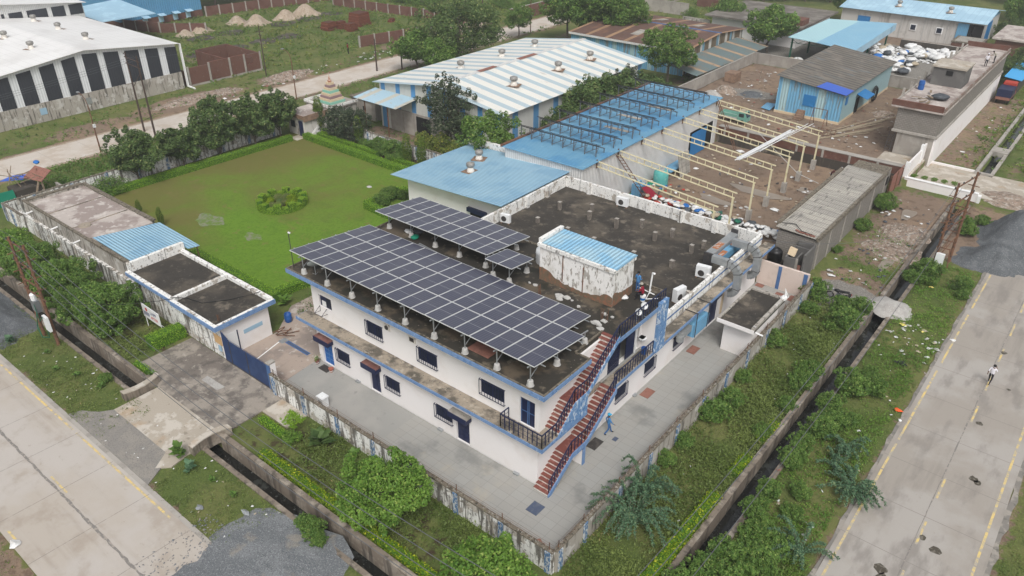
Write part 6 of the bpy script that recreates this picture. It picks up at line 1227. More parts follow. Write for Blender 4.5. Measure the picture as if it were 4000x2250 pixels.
for x,y in ((-38.3,134.5),(-38.4,147),(-38.9,159.8),(-48.8,138),(-48.8,147),(-48.8,156)):MB().bar((x,y,0),(x,y,4.5),.25).build('post','green_steel',r)
m=MB()
for y in (137.2,147,156):
    m=MB()
    for k in range(8):m.bar((-48.8+1.3*k,y,3.7 if k%2 else 4.35),(-47.5+1.3*k,y,4.35 if k%2 else 3.7),.06)
    m.bar((-48.8,y,3.7),(-38.4,y,3.7),.07);m.build('roof_truss','green_steel',r)
m=MB();MB().box(-44,-41,139,141,0,2).box(-42.5,-41.5,143,145,0,2.6).build('machine','green_steel',r)
L_=root('white_long_shed',(-38,178,0),'long stained white shed with pale blue roof and blue sliding door, top right','shed')
MB().box(-51.3,-25.2,170.8,186,0,4.4).build('wall','peeling_wall_far',L_) if 'peeling_wall_far' in MATS else MB().box(-51.3,-25.2,170.8,186,0,4.4).build('wall','stained_white',L_)
MB().extr([(-51.8,169.9,4.55),(-24.5,169.9,4.55),(-24.5,178.4,5.9),(-51.8,178.4,5.9)],(0,0,.08)).build('roof_slope','blue_sheet_far',L_);MB().extr([(-51.8,178.5,5.9),(-24.5,178.5,5.9),(-24.5,187,4.55),(-51.8,187,4.55)],(0,0,.08)).build('roof_slope','blue_sheet_far',L_)
MB().extr([(-25.19,170.8,4.41),(-25.19,186,4.41),(-25.19,178.4,5.85)],(.05,0,0)).build('gable_sheet','bluewall_shed',L_)
x0=aty(3,2090,200,170.7).x;x1=aty(3,2170,210,170.7).x;x2=aty(3,2275,220,170.7).x;MB().box(x0,x1,170.6,170.7,0,4.2).build('sliding_door','sky_blue_metal',L_);MB().box(x1,x2,170.72,170.79,0,4.2).build('doorway','black_void',L_);MB().box(-25.19,-25.1,175,179,0,4.).build('side_door','bright_blue',L_)
for t,a,b in ((3,1773,195),(3,1960,220)):c=aty(t,a,b,170.7);w_=MB().box(c.x-.6,c.x+.6,170.65,170.79,c.z-.6,c.z+.6).build('window','white_paint',L_);MB().box(c.x-.45,c.x+.45,170.62,170.649,c.z-.45,c.z+.45).build('pane','dark_glass',w_)
c=aty(3,1420,140,170.7);MB().box(c.x-1.2,c.x+1.2,170.65,170.79,c.z-.6,c.z+.7).build('shutter','bright_blue',L_)
m=MB()
for x in np.arange(-48,-26,4.2):m.box(x,x+.2,170.72,170.79,0,4.35)
m.build('pilaster','concrete_pale',L_)
for i,(a,b,l) in enumerate([(1675,40,'left one on the long white shed at the top right'),(2043,85,'right one on the long white shed at the top right')]):
    c=at(3,a,b,5.4);vcopy(c.x,c.y,4.6+(c.y-169.9)*.155,'roof ventilator, '+l,1.1)
cw(-37,-24,162.9,163.2,1.4,'low dark wall behind the white plastic sacks','retaining')
r=root('brick_hut',(-26.2,167,0),'small flat brick hut with a pale sheet top behind the white sacks','hut');MB().box(-28.7,-23.8,164.5,170,0,1.9).build('wall','brick',r);MB().box(-28.8,-23.7,164.4,170.1,1.9,2.1).build('kerb','mossy_cap',r);MB().box(-28.3,-24.1,164.9,169.6,2.101,2.14).build('roof_sheet','asbestos',r)
r=root('brick_house',(-19.5,170,0),'red brick house with a pale roof slab at the right edge','house');MB().box(-21.6,-16.5,163.5,176,0,3.6).build('wall','brick',r);MB().box(-22.2,-15.9,163,176.5,3.6,3.9).build('roof','pale_roof',r)
r=root('low_shed',(-14.5,150,0),'low shed with a bright blue sheet roof behind the unfinished building','shed');MB().box(-15.6,-13.8,141,152,0,2.4).build('wall','retaining',r);MB().extr([(-15.9,140.5,2.7),(-13.4,140.5,2.4),(-13.4,153,2.4),(-15.9,153,2.7)],(0,0,.06)).build('roof','canopy_blue2',r)
# plastic scrap in the NE yard
rr=random.Random(77)
SK=[]
def sackproto(seed,ty,tz):
    m=MB().blob((0,0,tz),(1,ty,tz),seed,10,7,.2);return m
def sacks(name,grp,lab_f,pts,mats,cat='sack'):
    """pts: (x,y,z,size,mat,label)"""
    cache={}
    for i,(x,y,z,s_,mt,lb) in enumerate(pts):
        k=(mt,i%4)
        if k not in cache:
            m=sackproto(i*7+3,.7+.1*(i%3),.38+.05*(i%2));me_o=m.build(name,mt,None,loc=(0,0,0),smooth=True);cache[k]=me_o;o=me_o
        else:o=cache[k].copy();col.objects.link(o)
        o.location=(x,y,z);o.scale=(s_,s_,s_);o.rotation_euler=(rr.uniform(-.25,.25),rr.uniform(-.2,.2),rr.uniform(0,6.28));o['label']=lb;o['category']=cat;o['group']=grp
pts=[]
for i in range(170):
    reg=rr.random()
    if reg<.36:x,y=rr.uniform(-37.5,-30.5),rr.uniform(141,150.5);x-=0
    elif reg<.85:x,y=rr.uniform(-35,-25.5),rr.uniform(154.5,161.5)
    else:x,y=rr.uniform(-38.3,-36.5),rr.uniform(150,160)
    mt=rr.choices(['sack_white','sack_grey','sack_blue','sack_tan'],[12,1.2,.8,.8])[0];wh='nearest the blue hut' if reg<.36 else 'before the low dark wall, left part' if reg<.85 and x<-30 else 'before the low dark wall, right part' if reg<.85 else 'beside the open canopy edge';pts.append((x,y,rr.uniform(0,.7),rr.uniform(.45,1.05),mt,{'sack_white':'white plastic sack in the scrap yard beyond the blue hut','sack_grey':'dark plastic sack in the scrap yard beyond the blue hut','sack_blue':'blue plastic sack in the scrap yard beyond the blue hut','sack_tan':'tan sack in the scrap yard beyond the blue hut'}[mt].split(' in the')[0]+' of the scrap yard '+wh))
for i in range(26):pts.append((rr.uniform(-49,-43),rr.uniform(133,138.5),rr.uniform(0,1.0),rr.uniform(.4,.8),rr.choice(['sack_white','sack_grey','sack_tan']),'mixed sack in the pile at the left end under the open canopy'))
for i in range(14):pts.append((rr.uniform(-39,-37.7),rr.uniform(148,153),rr.uniform(0,2.6),rr.uniform(.5,.8),'sack_white','white sack in the tall stack beside the canopy post'))
sacks('sack','sacks in the scrap yard beyond the hut',None,pts,None)
# plastic sacks piled behind the terrace parapet
pts=[]
for i in range(130):
    x=-38.5+17*rr.random()**.8;top=2.1 if x<-30 else 2.9;k=rr.random();y=69.3+k*2.6;z=(1-k)*.9*rr.uniform(.2,1)
    mt=rr.choices(['sack_white','sack_grey','sack_blue','sack_green','sack_red','sack_tan'],[8,3.2 if -29<x<-24 else .8,1,.5,2.4 if x<-34.5 else 0,1])[0]
    nm={'sack_white':'white','sack_grey':'dark grey','sack_blue':'blue','sack_green':'green','sack_red':'red','sack_tan':'tan'}[mt];pts.append((x,y,z,rr.uniform(.28,.5),mt,nm+' sack behind the rear terrace parapet, '+('at its left end by the white shed' if x<-34 else 'left of the middle' if x<-30 else 'right of the middle' if x<-26 else 'at its right end by the asbestos row')))
sacks('sack','sacks piled behind the terrace parapet',None,pts,None)
# rubbish scattered (small pieces)
def litter(reg,n,mats,lab,grp,seed,z=.04,s0=.08,s1=.3):
    """loose rubbish nobody could count: one object for the patch"""
    r_=random.Random(seed);m=MB();ms=sorted(set(mats))
    for i in range(n*2):
        x,y=r_.uniform(reg[0],reg[1]),r_.uniform(reg[2],reg[3]);m.cur=ms.index(r_.choice(mats));s_=r_.uniform(s0,s1);nn=7;a0=r_.uniform(0,6);k=r_.uniform(.35,1)
        vs=[]
        for j in range(nn):
            u,v=s_*r_.uniform(.5,1)*math.cos(2*math.pi*j/nn),s_*k*r_.uniform(.5,1)*math.sin(2*math.pi*j/nn);vs.append((x+u*math.cos(a0)-v*math.sin(a0),y+u*math.sin(a0)+v*math.cos(a0),z+r_.uniform(0,.2)*s_))
        m.add(vs+[(x,y,z+s_*.45)],[(j,(j+1)%nn,nn) for j in range(nn)])
    o=m.build('litter',ms,None,loc=(0,0,0));o['label']=lab;o['category']='litter';o['kind']='stuff'
litter((-34.6,-31.5,9.2,14.),160,['gravel_mid','gravel_grey'],'loose gravel scattered over the road edge beside the gravel spread','g',21,s0=.03,s1=.12)
litter((-38,-26,153,162),150,['sack_white','white_plastic','sack_white','concrete_pale'],'white scrap pieces between the sacks of the scrap yard','g',22,s0=.25,s1=.8)
LW=['sack_white','white_plastic','concrete_pale','sack_tan','sack_white']
litter((-9.2,-5.2,57,62.5),22,['concrete_pale','sack_tan','concrete_pale','sack_white'],'piece of pale litter on the grass by the right drain near the ash heap','litter by the ash heap',1)
litter((-9.3,-5.,34,57),14,LW,'small piece of litter on the verge of the right road','litter on the right verge',2,s1=.2)
litter((-40,-19,62,91),110,['sack_white','concrete_pale','brown_weather','sack_grey','mat_dark','mat_dark','rubble','sack_tan','sack_blue'],'piece of plastic litter in the muddy truss yard','litter in the muddy yard',3,s1=.4)
litter((-40,-35.5,65.5,76),46,['sack_white','sack_red','sack_blue','sack_grey','sack_tan','green_net'],'scrap piece in the rubbish along the white shed wall','scrap along the shed wall',13,s0=.2,s1=.6)
litter((-17,-11.5,66,88),40,['sack_white','concrete_pale','sack_grey','mat_dark','concrete'],'piece of rubbish in the lot right of the asbestos row','litter in the right lot',4,s1=.35)
litter((-16,-11.6,25,60),16,['sack_white','concrete_pale'],'tiny white scrap in the weeds beside the side wall','scraps in the weeds',5,s1=.15)
litter((-60,-30,12.9,16.6),30,['sack_white','concrete_pale','sack_white','sack_tan'],'small white scrap on the grass beside the left road','scraps beside the left road',6,s1=.14)
litter((-50,-22,94,128),240,['concrete','wood','rubble','mat_rust','rubble','concrete_pale','wood','brown_weather','sack_white'],'loose debris piece in the brown hut yard','debris in the hut yard',7,z=.82,s1=.45)
litter((-16.,-12,104,138),18,['mat_rust','sack_white','concrete'],'debris piece on the dirt beside the unfinished building','debris beside the unfinished building',8,s1=.3)
litter((-112,-106.5,60,130),50,['concrete_pale','sack_white','mat_rust','concrete'],'rubble piece on the far road verge','rubble on the far verge',9,s0=.15,s1=.5)
litter((-46.5,-26.5,153,162),30,['sack_grey','sack_blue','sack_white','black_plastic'],'scrap piece in the plastic scrap yard','pieces in the scrap yard',10,s0=.2,s1=.7)
litter((-22,-20,52,62),4,['concrete_pale'],'pale chip on the terrace edge','chips on terrace',11) if 0 else None
for i,(t,a,b,s_,mt,lb) in enumerate([(9,1665,262,.42,'orange','orange crumpled wrapper on the grass near the right road'),(7,110,1225,.6,'sack_white','crumpled white sheet at the bottom left edge'),(7,1760,995,.4,'galv','grey torn sheet on the grass near the large gravel spread'),(7,1430,965,.4,'galv','pale scrap of cloth on the grass by the left drain'),(6,1690,1320,.7,'black_plastic','black plastic rag on the grass by the right road'),(6,2055,1155,.3,'sack_white','white paper lying on the right road'),(6,1700,1045,.4,'yellow_p','yellow and red wrapper near the ash heap'),(6,1840,1095,.3,'yellow_p','yellow wrapper on the right verge'),(6,1900,775,.4,'yellow_p','yellow bag below the rusty pole cluster'),(6,1185,690,.55,'sack_white','white sack on the motorcycle lot'),(6,1180,660,.4,'concrete_pale','pale folded sack above the white one on the motorcycle lot'),(17,1365,945,.6,'sack_white','white bag on the mud by the teal tank'),(17,1830,770,.8,'sack_white','large white bag at the foot of the far ladder'),(17,2170,1370,.7,'sack_white','white bag on the mud near the third truss post'),(18,365,780,.7,'sack_white','torn white bag on the mud beside the asbestos row'),(9,2240,1500,.2,'concrete','x'),(3,2130,1090,.4,'sack_white','white scrap on the dirt strip right of the unfinished building'),(6,1730,270,.4,'sack_white','white scrap in the lot near the drain end'),(6,1820,375,.55,'sack_white','white scraps at the drain side of the right lot'),(9,805,690,.22,'mat_rust','pinkish stone on the bank of the right drain'),(2,260,1341,.5,'concrete_pale','round pale cover on the lawn'),(16,2190,1490,.2,'concrete','x')]):
    if lb=='x':continue
    c=at(t,a,b,.06);q=random.Random(i);nn=9;MB().add([(c.x+s_*q.uniform(.4,1)*math.cos(2*math.pi*j/nn),c.y+s_*.6*q.uniform(.5,1)*math.sin(2*math.pi*j/nn),.06+q.uniform(0,.1)) for j in range(nn)]+[(c.x,c.y,.06+s_*.3 if i!=20 else .1)],[(j,(j+1)%nn,nn) for j in range(nn)]).build('scrap' if i!=20 else 'cover_disc',mt,loc=(c.x,c.y,.05),label=lb,cat='scrap' if i!=20 else 'cover')
# yard objects
r=root('teal_tank',(-38.9,75.2,0),'round teal plastic tank beside the white shed wall','tank');MB().lathe((-38.9,75.2,0),[(.85,0),(.88,.2),(.85,.6),(.88,.8),(.85,1.5),(.6,1.75),(.4,1.8)],20).build('tank_body','teal_tank',r,smooth=True);MB().lathe((-38.9,75.2,1.8),[(.42,0),(.3,.15),(.01,.16)],14).build('lid','dish_grey',r)
r=root('machine',(-39.4,71,0),'blue bench machine half buried in rubbish by the white shed wall','machine');MB().box(-39.9,-38.8,70.4,71.6,0,1.3).box(-39.6,-39.1,70.8,71.2,1.3,1.7).build('body','sky_blue_metal',r);MB().extr([(-38.7,70.4,1.1),(-37.2,70.2,.4),(-36.9,71.2,.4),(-38.4,71.4,1.1)],(0,0,.1)).build('chute','cloth_red',r)
r=root('board_stack',(-38.4,80,0),'grey boards leaning on the white shed wall near the blue door','boards');MB().extr([(-38.,78.6,0),(-38.6,78.6,2.6),(-38.6,80.9,2.6),(-38.,80.9,0)],(-.2,0,0)).build('boards','asbestos',r);MB().box(-40.2,-38.9,77.6,81.5,.6,.75).box(-40,-39.9,77.7,77.8,0,.6).box(-39.1,-39,81.3,81.4,0,.6).build('bench','sky_blue_metal',r)
for i,(p,q,l) in enumerate((((-38.0,70.6,0),(-40.2,67.4,5.6),'nearer wooden ladder leaning on the white shed wall'),((-36.9,91.0,0),(-40.1,90.6,6.0),'rusty ladder leaning at the far corner of the white shed'))):
    p=Vector(p);q=Vector(q);s_=Vector((0,.25,0)) if i else Vector((.2,.12,0));m=MB().bar(p-s_,q-s_,.07).bar(p+s_,q+s_,.07)
    for k in range(1,15):c=p.lerp(q,k/15);m.bar(c-s_,c+s_,.045)
    m.build('ladder','rusty_metal',loc=p,label=l,cat='ladder')
MB().tube((-40.35,76,.8),(-34.8,91.8,.9),.03) if 0 else None
MB().path([(-33.5,88.5,3.9),(-27,86,1.0),(-24.5,86.3,.3)],.04).build('hose','concrete_pale',loc=(-29,87,0),label='pale rope sloping from the retaining wall down to the barrel workers',cat='rope')
for i,(x,y) in enumerate(((-22.9,88.5),(-22.1,89.6))):
    r=root('barrel',(x,y,0),['red oil drum in front of the stooping worker','second red oil drum behind the first by the asbestos row'][i],'barrel');MB().lathe((x,y,0),[(.3,0),(.31,.3),(.33,.33),(.3,.36),(.3,.6),(.33,.63),(.3,.66),(.3,.9)],16).build('drum','sack_red',r)
# white box trailer tanker and red truck
r=root('tanker_trailer',(-36.6,166.5,0),'rusty cylindrical tank trailer parked before the long white shed','trailer')
c=at(19,870,470,0);x,y=c.x,c.y;r.location=(x,y,0)
m=MB().tube((x-2.2,y,1.9),(x+2.2,y+.6,1.9),.95,n=18);m.build('tank_body','rusty_pink',r,smooth=False) if 'rusty_pink' in MATS else m.build('tank_body','rusty_metal',r)
MB().lathe((x+.8,y+.3,2.7),[(.3,0),(.3,.4),(.2,.45)],12).build('hatch','rusty_metal',r);MB().bar((x-2,y,.9),(x+3.6,y+.8,.7),.15).build('chassis','dark_steel',r)
for dy in (-.9,.9):MB().tube((x-.9,y+dy-.12,.55),(x-.9,y+dy+.12,.55),.55,n=16).build('wheel','black_rubber',r)
r=root('truck',(-14.5,136.5,0),'small dark blue and red truck parked on the grass at the right edge','truck')
MB().box(-15.5,-13.6,134.5,139.5,.7,1.1).build('chassis','mat_rust',r);MB().box(-15.55,-13.55,134.6,137.8,1.1,2.2).build('load_body','navy',r);MB().box(-15.4,-13.7,137.9,139.6,1.1,2.5).build('cab','sack_red',r);MB().box(-15.45,-13.65,134.55,134.59,.75,1.1).build('tailboard','sack_red',r);MB().box(-15.3,-13.8,139.61,139.64,1.7,2.3).build('windscreen','glass_van',r)
for x in (-15.45,-13.85):
    for y in (135.3,138.7):MB().tube((x,y,.42),(x+.22,y,.42),.42,n=14).build('wheel','black_rubber',r)
r=root('small_van',(-41,100,.8),'small white and green goods van parked behind the trusses','van');x,y=-41.2,99.6
MB().box(x-2.6,x+.6,y-.9,y+.9,1.35,1.7).build('load_bed','concrete_pale',r);MB().box(x-2.6,x+.55,y-.88,y-.8,1.7,2.2).box(x-2.6,x+.55,y+.8,y+.88,1.7,2.2).box(x-2.6,x-2.5,y-.79,y+.79,1.7,2.2).build('bed_side','truck_teal',r)
MB().extr([(x+.65,y-.9,1.15),(x+2.3,y-.9,1.15),(x+2.3,y-.9,1.9),(x+1.9,y-.9,2.75),(x+.65,y-.9,2.75)],(0,1.8,0)).build('cab','truck_teal',r);MB().extr([(x+2.32,y-.75,1.95),(x+2.32,y+.75,1.95),(x+1.95,y+.75,2.65),(x+1.95,y-.75,2.65)],(.02,0,0)).box(x+.9,x+1.8,y-.92,y-.901,1.95,2.55).build('windscreen','glass_van',r);MB().box(x+.8,x+1.6,y-.6,y+.6,2.76,2.95).build('roof_bundle','sack_tan',r)
for yy in (-.6,.6):MB().tube((x+2.3,y+yy,1.5),(x+2.34,y+yy,1.5),.13,n=12).build('headlight','galv',r)
for xx in (-1.8,1.6):
    for yy in (-.9,.72):MB().tube((x+xx,y+yy,1.15),(x+xx,y+yy+.18,1.15),.34,n=14).build('wheel','black_rubber',r)
r.scale=(.8,.8,.8)
# motorcycle
r=root('motorcycle',(-14,62.4,0),'black motorcycle parked on the gravel lot beyond the court wall','motorcycle');r.rotation_euler=(0,0,.12)
def mp(m,n,mt,sm=False):
    o=m.build(n,mt,None,loc=(0,0,0),smooth=sm);o.parent=r;return o
for x in (-.72,.68):
    m=MB()
    for i in range(18):
        a=2*math.pi*i/18;b=2*math.pi*(i+1)/18;m.tube((x+.29*math.cos(a),0,.31+.29*math.sin(a)),(x+.29*math.cos(b),0,.31+.29*math.sin(b)),.055,n=6)
    w_=mp(m,'wheel','black_rubber');k=MB()
    for i in range(8):a=math.pi*i/8;k.tube((x+.25*math.cos(a),0,.31+.25*math.sin(a)),(x-.25*math.cos(a),0,.31-.25*math.sin(a)),.01,n=4)
    k.tube((x,-.05,.31),(x,.05,.31),.06,n=10);o=k.build('rim','galv',None,loc=(0,0,0));o.parent=w_
mp(MB().blob((-.18,0,.86),(.3,.16,.15),1,12,8,.02),'fuel_tank','black_plastic',True);mp(MB().extr([(.05,-.13,.78),(.8,-.12,.86),(.82,-.1,.93),(.05,-.12,.9)],(0,.26,0)),'seat','black_rubber')
mp(MB().box(-.2,.2,-.13,.13,.3,.62).tube((0,-.12,.4),(0,.12,.4),.15,n=12),'engine','frame_steel');mp(MB().tube((-.72,-.08,.31),(-.42,-.06,.98),.025).tube((-.72,.08,.31),(-.42,.06,.98),.025),'fork','galv')
mp(MB().tube((-.4,-.36,1.05),(-.4,.36,1.05),.018).tube((-.4,.3,1.05),(-.36,.34,1.22),.01).blob((-.36,.36,1.24),(.02,.06,.04),1).blob((-.36,-.36,1.24),(.02,.06,.04),1),'handlebar','dark_steel');mp(MB().blob((-.58,0,.9),(.07,.1,.1),1,12,8,.02),'headlamp','galv',True)
mp(MB().tube((-.1,0,.7),(.68,0,.31),.03).tube((.05,.1,.8),(.68,.1,.31),.02).box(.75,1.0,-.06,.06,.6,.86),'frame','dark_steel');mp(MB().tube((.1,-.15,.3),(.85,-.17,.36),.045),'exhaust','galv');mp(MB().box(1.0,1.03,-.07,.07,.72,.82),'tail_lamp','sack_red')
# shrine
r=root('shrine',(-85,65.3,0),'small flat-roofed shrine with a mint, cream and mauve banded spire','shrine')
MB().box(-88,-82.6,63.2,67.6,0,3.0).build('wall','stained_render',r);MB().box(-88.2,-82.4,63,67.8,3.,3.15).build('roof','cement',r);MB().box(-88.2,-82.4,63,63.15,3.151,3.45).box(-82.55,-82.4,63.16,67.8,3.151,3.45).box(-88.2,-88.05,63.16,67.8,3.151,3.45).build('roof_kerb','peeling_parapet',r)
for i in range(8):
    h=.34;w0=1.3-.13*i;MB().prism([(-85-w0,65.3-w0),(-85+w0,65.3-w0),(-85+w0,65.3+w0),(-85-w0,65.3+w0)],3.15+i*h,3.15+(i+1)*h-.02).build('spire_band',['mint','cream_paint','mauve','cream_paint'][i%4],r)
MB().lathe((-85,65.3,5.85),[(.25,0),(.3,.2),(.12,.35),(.16,.5),(.03,.8),(.01,1.3)],12).build('finial','rust_orange',r)
r=root('pump_house',(-85,61,0),'small whitewashed hut with a pale flat roof and dark door at the lawn corner','hut')
MB().box(-86.9,-83.4,59.2,62.8,0,2.7).build('wall','white_grimy',r) if 'white_grimy' in MATS else MB().box(-86.9,-83.4,59.2,62.8,0,2.7).build('wall','peeling_parapet',r)
MB().box(-87.1,-83.2,59,63.0,2.7,2.95).build('roof','pale_roof',r);MB().box(-87.1,-83.2,58.9,58.99,2.5,2.98).box(-83.19,-83.1,58.9,63,2.2,2.98).build('roof_edge','brown_weather',r);MB().box(-84.6,-83.8,59.1,59.19,.05,2.1).build('door','navy',r);MB().box(-86.3,-85.5,59.1,59.19,1.,1.9).build('window','dark_glass',r);MB().box(-84.9,-83.3,57.6,59.,0,.08).build('step','tan_concrete',r)
MB().extr([(-83.2,59.4,.1),(-82.6,59.4,0),(-82.6,61.2,0),(-83.2,61.2,1.3)],(0,0,.06)).build('leaning_slab','concrete_pale',loc=(-83,60.3,0),label='pale slab frame leaning against the small whitewashed hut',cat='slab')
# shanty at the left edge
r=root('shanty',(-90.5,27,0),'ramshackle shanty with rusty sheet, blue and green tarpaulins at the left edge','shanty')
c=at(1,80,1270,2.2);x,y=-91.5,27.5
MB().extr([(-92.5,29.2,2.9),(-90.2,29.9,2.7),(-89.,28.2,2.2),(-91.2,27.3,2.4)],(0,0,.05)).build('rusty_sheet','mat_rust',r);MB().extr([(-93.6,26.9,2.1),(-91.3,28.2,2.5),(-91.2,27.2,2.2),(-93.4,25.6,1.9)],(0,0,.05)).build('blue_tarpaulin','tarp_blue',r)
MB().extr([(-90.5,25.7,1.7),(-91.2,23.6,1.5),(-91.2,23.6,0),(-90.4,25.8,0)],(.05,0,0)).build('green_tarpaulin','green_net',r);MB().box(-92.8,-90.5,25.9,28.6,0,1.4).build('dark_store','retaining',r)
m=MB();q=random.Random(6)
for i in range(14):m.tube((x+q.uniform(-2,2),y+q.uniform(-2,2),q.uniform(1,2.6)),(x+q.uniform(-2,2.5),y+q.uniform(-2,3),q.uniform(2.2,3.4)),.045,n=5)
m.bar((-89.2,28.3,0),(-89.2,28.3,2.3),.15).bar((-88.4,26.6,0),(-89.6,28.2,2.3),.15);m.build('poles','wood',r);MB().blob((-92.6,29.5,3.2),(.45,.3,.2),2).build('blue_bag','sack_blue',r)
cw(-90.2,-87.8,29.9,30.1,1.2,'short dark broken wall beside the shanty','stained_render')
# ================================================================ POLES AND WIRES
def pole(x,y,h,r0=.14,mat='rusty_metal'):return MB().tube((x,y,-.2),(x,y,h),r0,r0*.65,n=10)
def arm(m,x,y,z,hl,ang=0,w_=.07):
    c,s_=math.cos(ang)*hl,math.sin(ang)*hl;m.bar((x-c,y-s_,z),(x+c,y+s_,z),w_);return m
def insul(r,x,y,z,ang,hl,n=3):
    m=MB()
    for i in range(n):
        k=-1+2*i/(n-1);a,b=x+math.cos(ang)*hl*k,y+math.sin(ang)*hl*k;m.lathe((a,b,z),[(.03,0),(.07,.06),(.04,.1),(.07,.15),(.03,.22)],8)
    m.build('insulators','dark_steel',r)
def hpole(xa,ya,xb,yb,h,lab,near=True):
    r=root('power_pole',((xa+xb)/2,(ya+yb)/2,0),lab,'power pole');pole(xa,ya,h).build('pole','rusty_metal' if near else 'dark_rusty',r);pole(xb,yb,h).build('pole','rusty_metal' if near else 'dark_rusty',r)
    m=MB();an=math.atan2(yb-ya,xb-xa);cx,cy=(xa+xb)/2,(ya+yb)/2;hl=math.hypot(xb-xa,yb-ya)/2+.55
    for z in ((h-.4,h-2.1,h-3.6,h-4.6) if near else (h-.7,h-1.5)):arm(m,cx,cy,z,hl,an,.09)
    m.bar((xa,ya,h-4.6),(xb,yb,h-2.2),.06).bar((xa,ya,1.5),(xb,yb,2.8),.06)
    if near:
        for z in (h-1.3,h-2.8,h-3.9):
            for px_,py_ in ((xa,ya),(xb,yb)):arm(m,px_,py_,z,.5,an+1.57,.06)
    m.build('cross_arms','rusty_metal' if near else 'dark_rusty',r);insul(r,cx,cy,h-.4,an,hl,4)
    if near:insul(r,cx,cy,h-2.1,an,hl,4)
    return r
M('dark_rusty',(.06,.042,.035),[('noise',(.11,.07,.05),5,.5,.62,.6)])
H1=hpole(-61.8,16.2,-59.5,16.3,8.9,'rusty twin-pole power structure with a meter box by the left drain')
MB().box(-59.9,-59.2,15.95,16.15,1.5,2.8).build('meter_box','white_plastic',H1);MB().box(-61.6,-60.8,16.0,16.4,2.6,3.6).build('transformer','galv_dark',H1) if 'galv_dark' in MATS else MB().box(-61.6,-60.9,15.95,16.45,2.7,3.6).build('transformer','duct_metal',H1)
MB().lathe((-61.2,16.2,3.6),[(.2,0),(.22,.5),(.12,.6)],10).build('bushing','white_plastic',H1);MB().path([(-61.2,16.1,2.7),(-61.3,15.8,1.2),(-60.6,15.7,.6),(-59.6,15.9,.9),(-59.5,15.9,1.5)],.04).path([(-60.9,16,3.4),(-60.2,15.8,2.2),(-59.6,15.9,2.8)],.03).build('cables','green_steel',H1)
H2=hpole(-102.25,46.7,-99.,46.5,10.7,'tall dark twin-pole power structure on the far road, by the lawn trees',False)
H3=hpole(-8.9,72.2,-8.2,76.,9.1,'rusty pole cluster with a white meter box by the right drain, near the stone heaps');MB().box(-8.9,-8.2,71.9,72.2,1.0,2.4).build('meter_box','white_plastic',H3);MB().path([(-8.3,71.9,1.2),(-8.0,71.6,.6),(-7.7,72,.9),(-8,72.2,3)],.05).build('cables','rusty_metal',H3)
for z in (2.6,3.4,4.4,5.2,6.,6.8):MB().bar((-9.2,72.9,z),(-7.9,72.9,z),.07).bar((-8.5,72.3,z+.3),(-8.5,74,z+.3),.06).build('cross_arm','rusty_metal',H3)
r=root('power_pole',(-112.25,73.5,0),'slim single power pole standing at the edge of the green field','power pole');pole(-112.25,73.5,8.3,.1).build('pole','dark_rusty',r);arm(arm(MB(),-112.25,73.5,7.4,.6,1.2),-112.25,73.5,6.9,.4,0).build('cross_arms','dark_rusty',r)
r=root('power_pole',(-102,88,0),'pair of short dark poles beside the bushes at the near end of the striped shed','power pole');pole(-101,87.8,5.4,.15).build('pole','dark_rusty',r);pole(-98.5,91.3,5.6,.14).build('pole','dark_rusty',r);MB().bar((-101,87.8,4.6),(-98.5,91.3,4.6),.08).build('cross_arms','dark_rusty',r)
def lamp(x,y,h,lab,dx=-1.6,mat='rusty_metal'):
    r=root('street_lamp',(x,y,0),lab,'street lamp','street lamps on the far road');pole(x,y,h-1.2,.1).build('pole',mat,r);MB().path([(x,y,h-1.2),(x+dx*.2,y,h-.5),(x+dx*.55,y,h-.1),(x+dx,y,h)],.045).build('arm','rusty_metal',r);MB().extr([(x+dx-.45,y-.14,h-.02),(x+dx,y-.14,h-.02),(x+dx,y+.14,h-.02),(x+dx-.45,y+.14,h-.02)],(0,0,.13)).build('lamp_head','galv',r);MB().box(x+.1,x+.3,y-.15,y+.15,3.3,3.7).build('box','white_plastic',r)
lamp(-99.2,39.2,7.3,'bent-armed street lamp on the far road, nearest the left edge');lamp(-98.2,68.9,7.3,'bent-armed street lamp behind the shrine')
lamp(-98.3,127.,8,'street lamp beyond the striped shed, right of the big tree')
for i,(t,a,b,h,l) in enumerate([(2,975,210,7,'dark power pole rising behind the big tree'),(2,1075,150,8,'thin pole right of the big tree at the top'),(2,2220,60,6,'lone dark pole beside the far road at the top')]):
    c=at(t,a,b);r=root('power_pole',(c.x,c.y,0),l,'power pole');pole(c.x,c.y,h,.12).build('pole','dark_rusty',r);
    if i==0:arm(MB(),c.x,c.y,h-.9,.9,.8).build('cross_arms','dark_rusty',r)
c=at(20,1020,210);r=root('lattice_mast',(c.x,c.y,0),'grey lattice transformer stand at the top beside the far road','mast');m=MB()
for dx in (0,1.6):
    m.bar((c.x+dx,c.y,0),(c.x+dx,c.y,7),.12).bar((c.x+dx,c.y+.5,0),(c.x+dx,c.y+.5,7),.12)
for z in (2.5,4,5.5,6.6):m.bar((c.x,c.y,z),(c.x+1.6,c.y,z),.1)
for z in np.arange(.5,6.5,.5):m.bar((c.x,c.y,z),(c.x,c.y+.5,z+.5),.05).bar((c.x+1.6,c.y,z),(c.x+1.6,c.y+.5,z+.5),.05)
m.build('frame','galv',r);MB().box(c.x+.4,c.x+1.3,c.y-.1,c.y+.6,2.6,3.6).build('transformer','galv',r)
def wire(a,b,sag,lab,rad=.012,n=14,mat='frame_steel'):
    a=Vector(a);b=Vector(b);pts=[]
    for i in range(n+1):
        t=i/n;p=a.lerp(b,t);p.z-=sag*4*t*(1-t);pts.append(p)
    MB().path(pts,rad,n=4).build('power_line',mat,loc=a,label=lab,cat='power line',group='power lines')
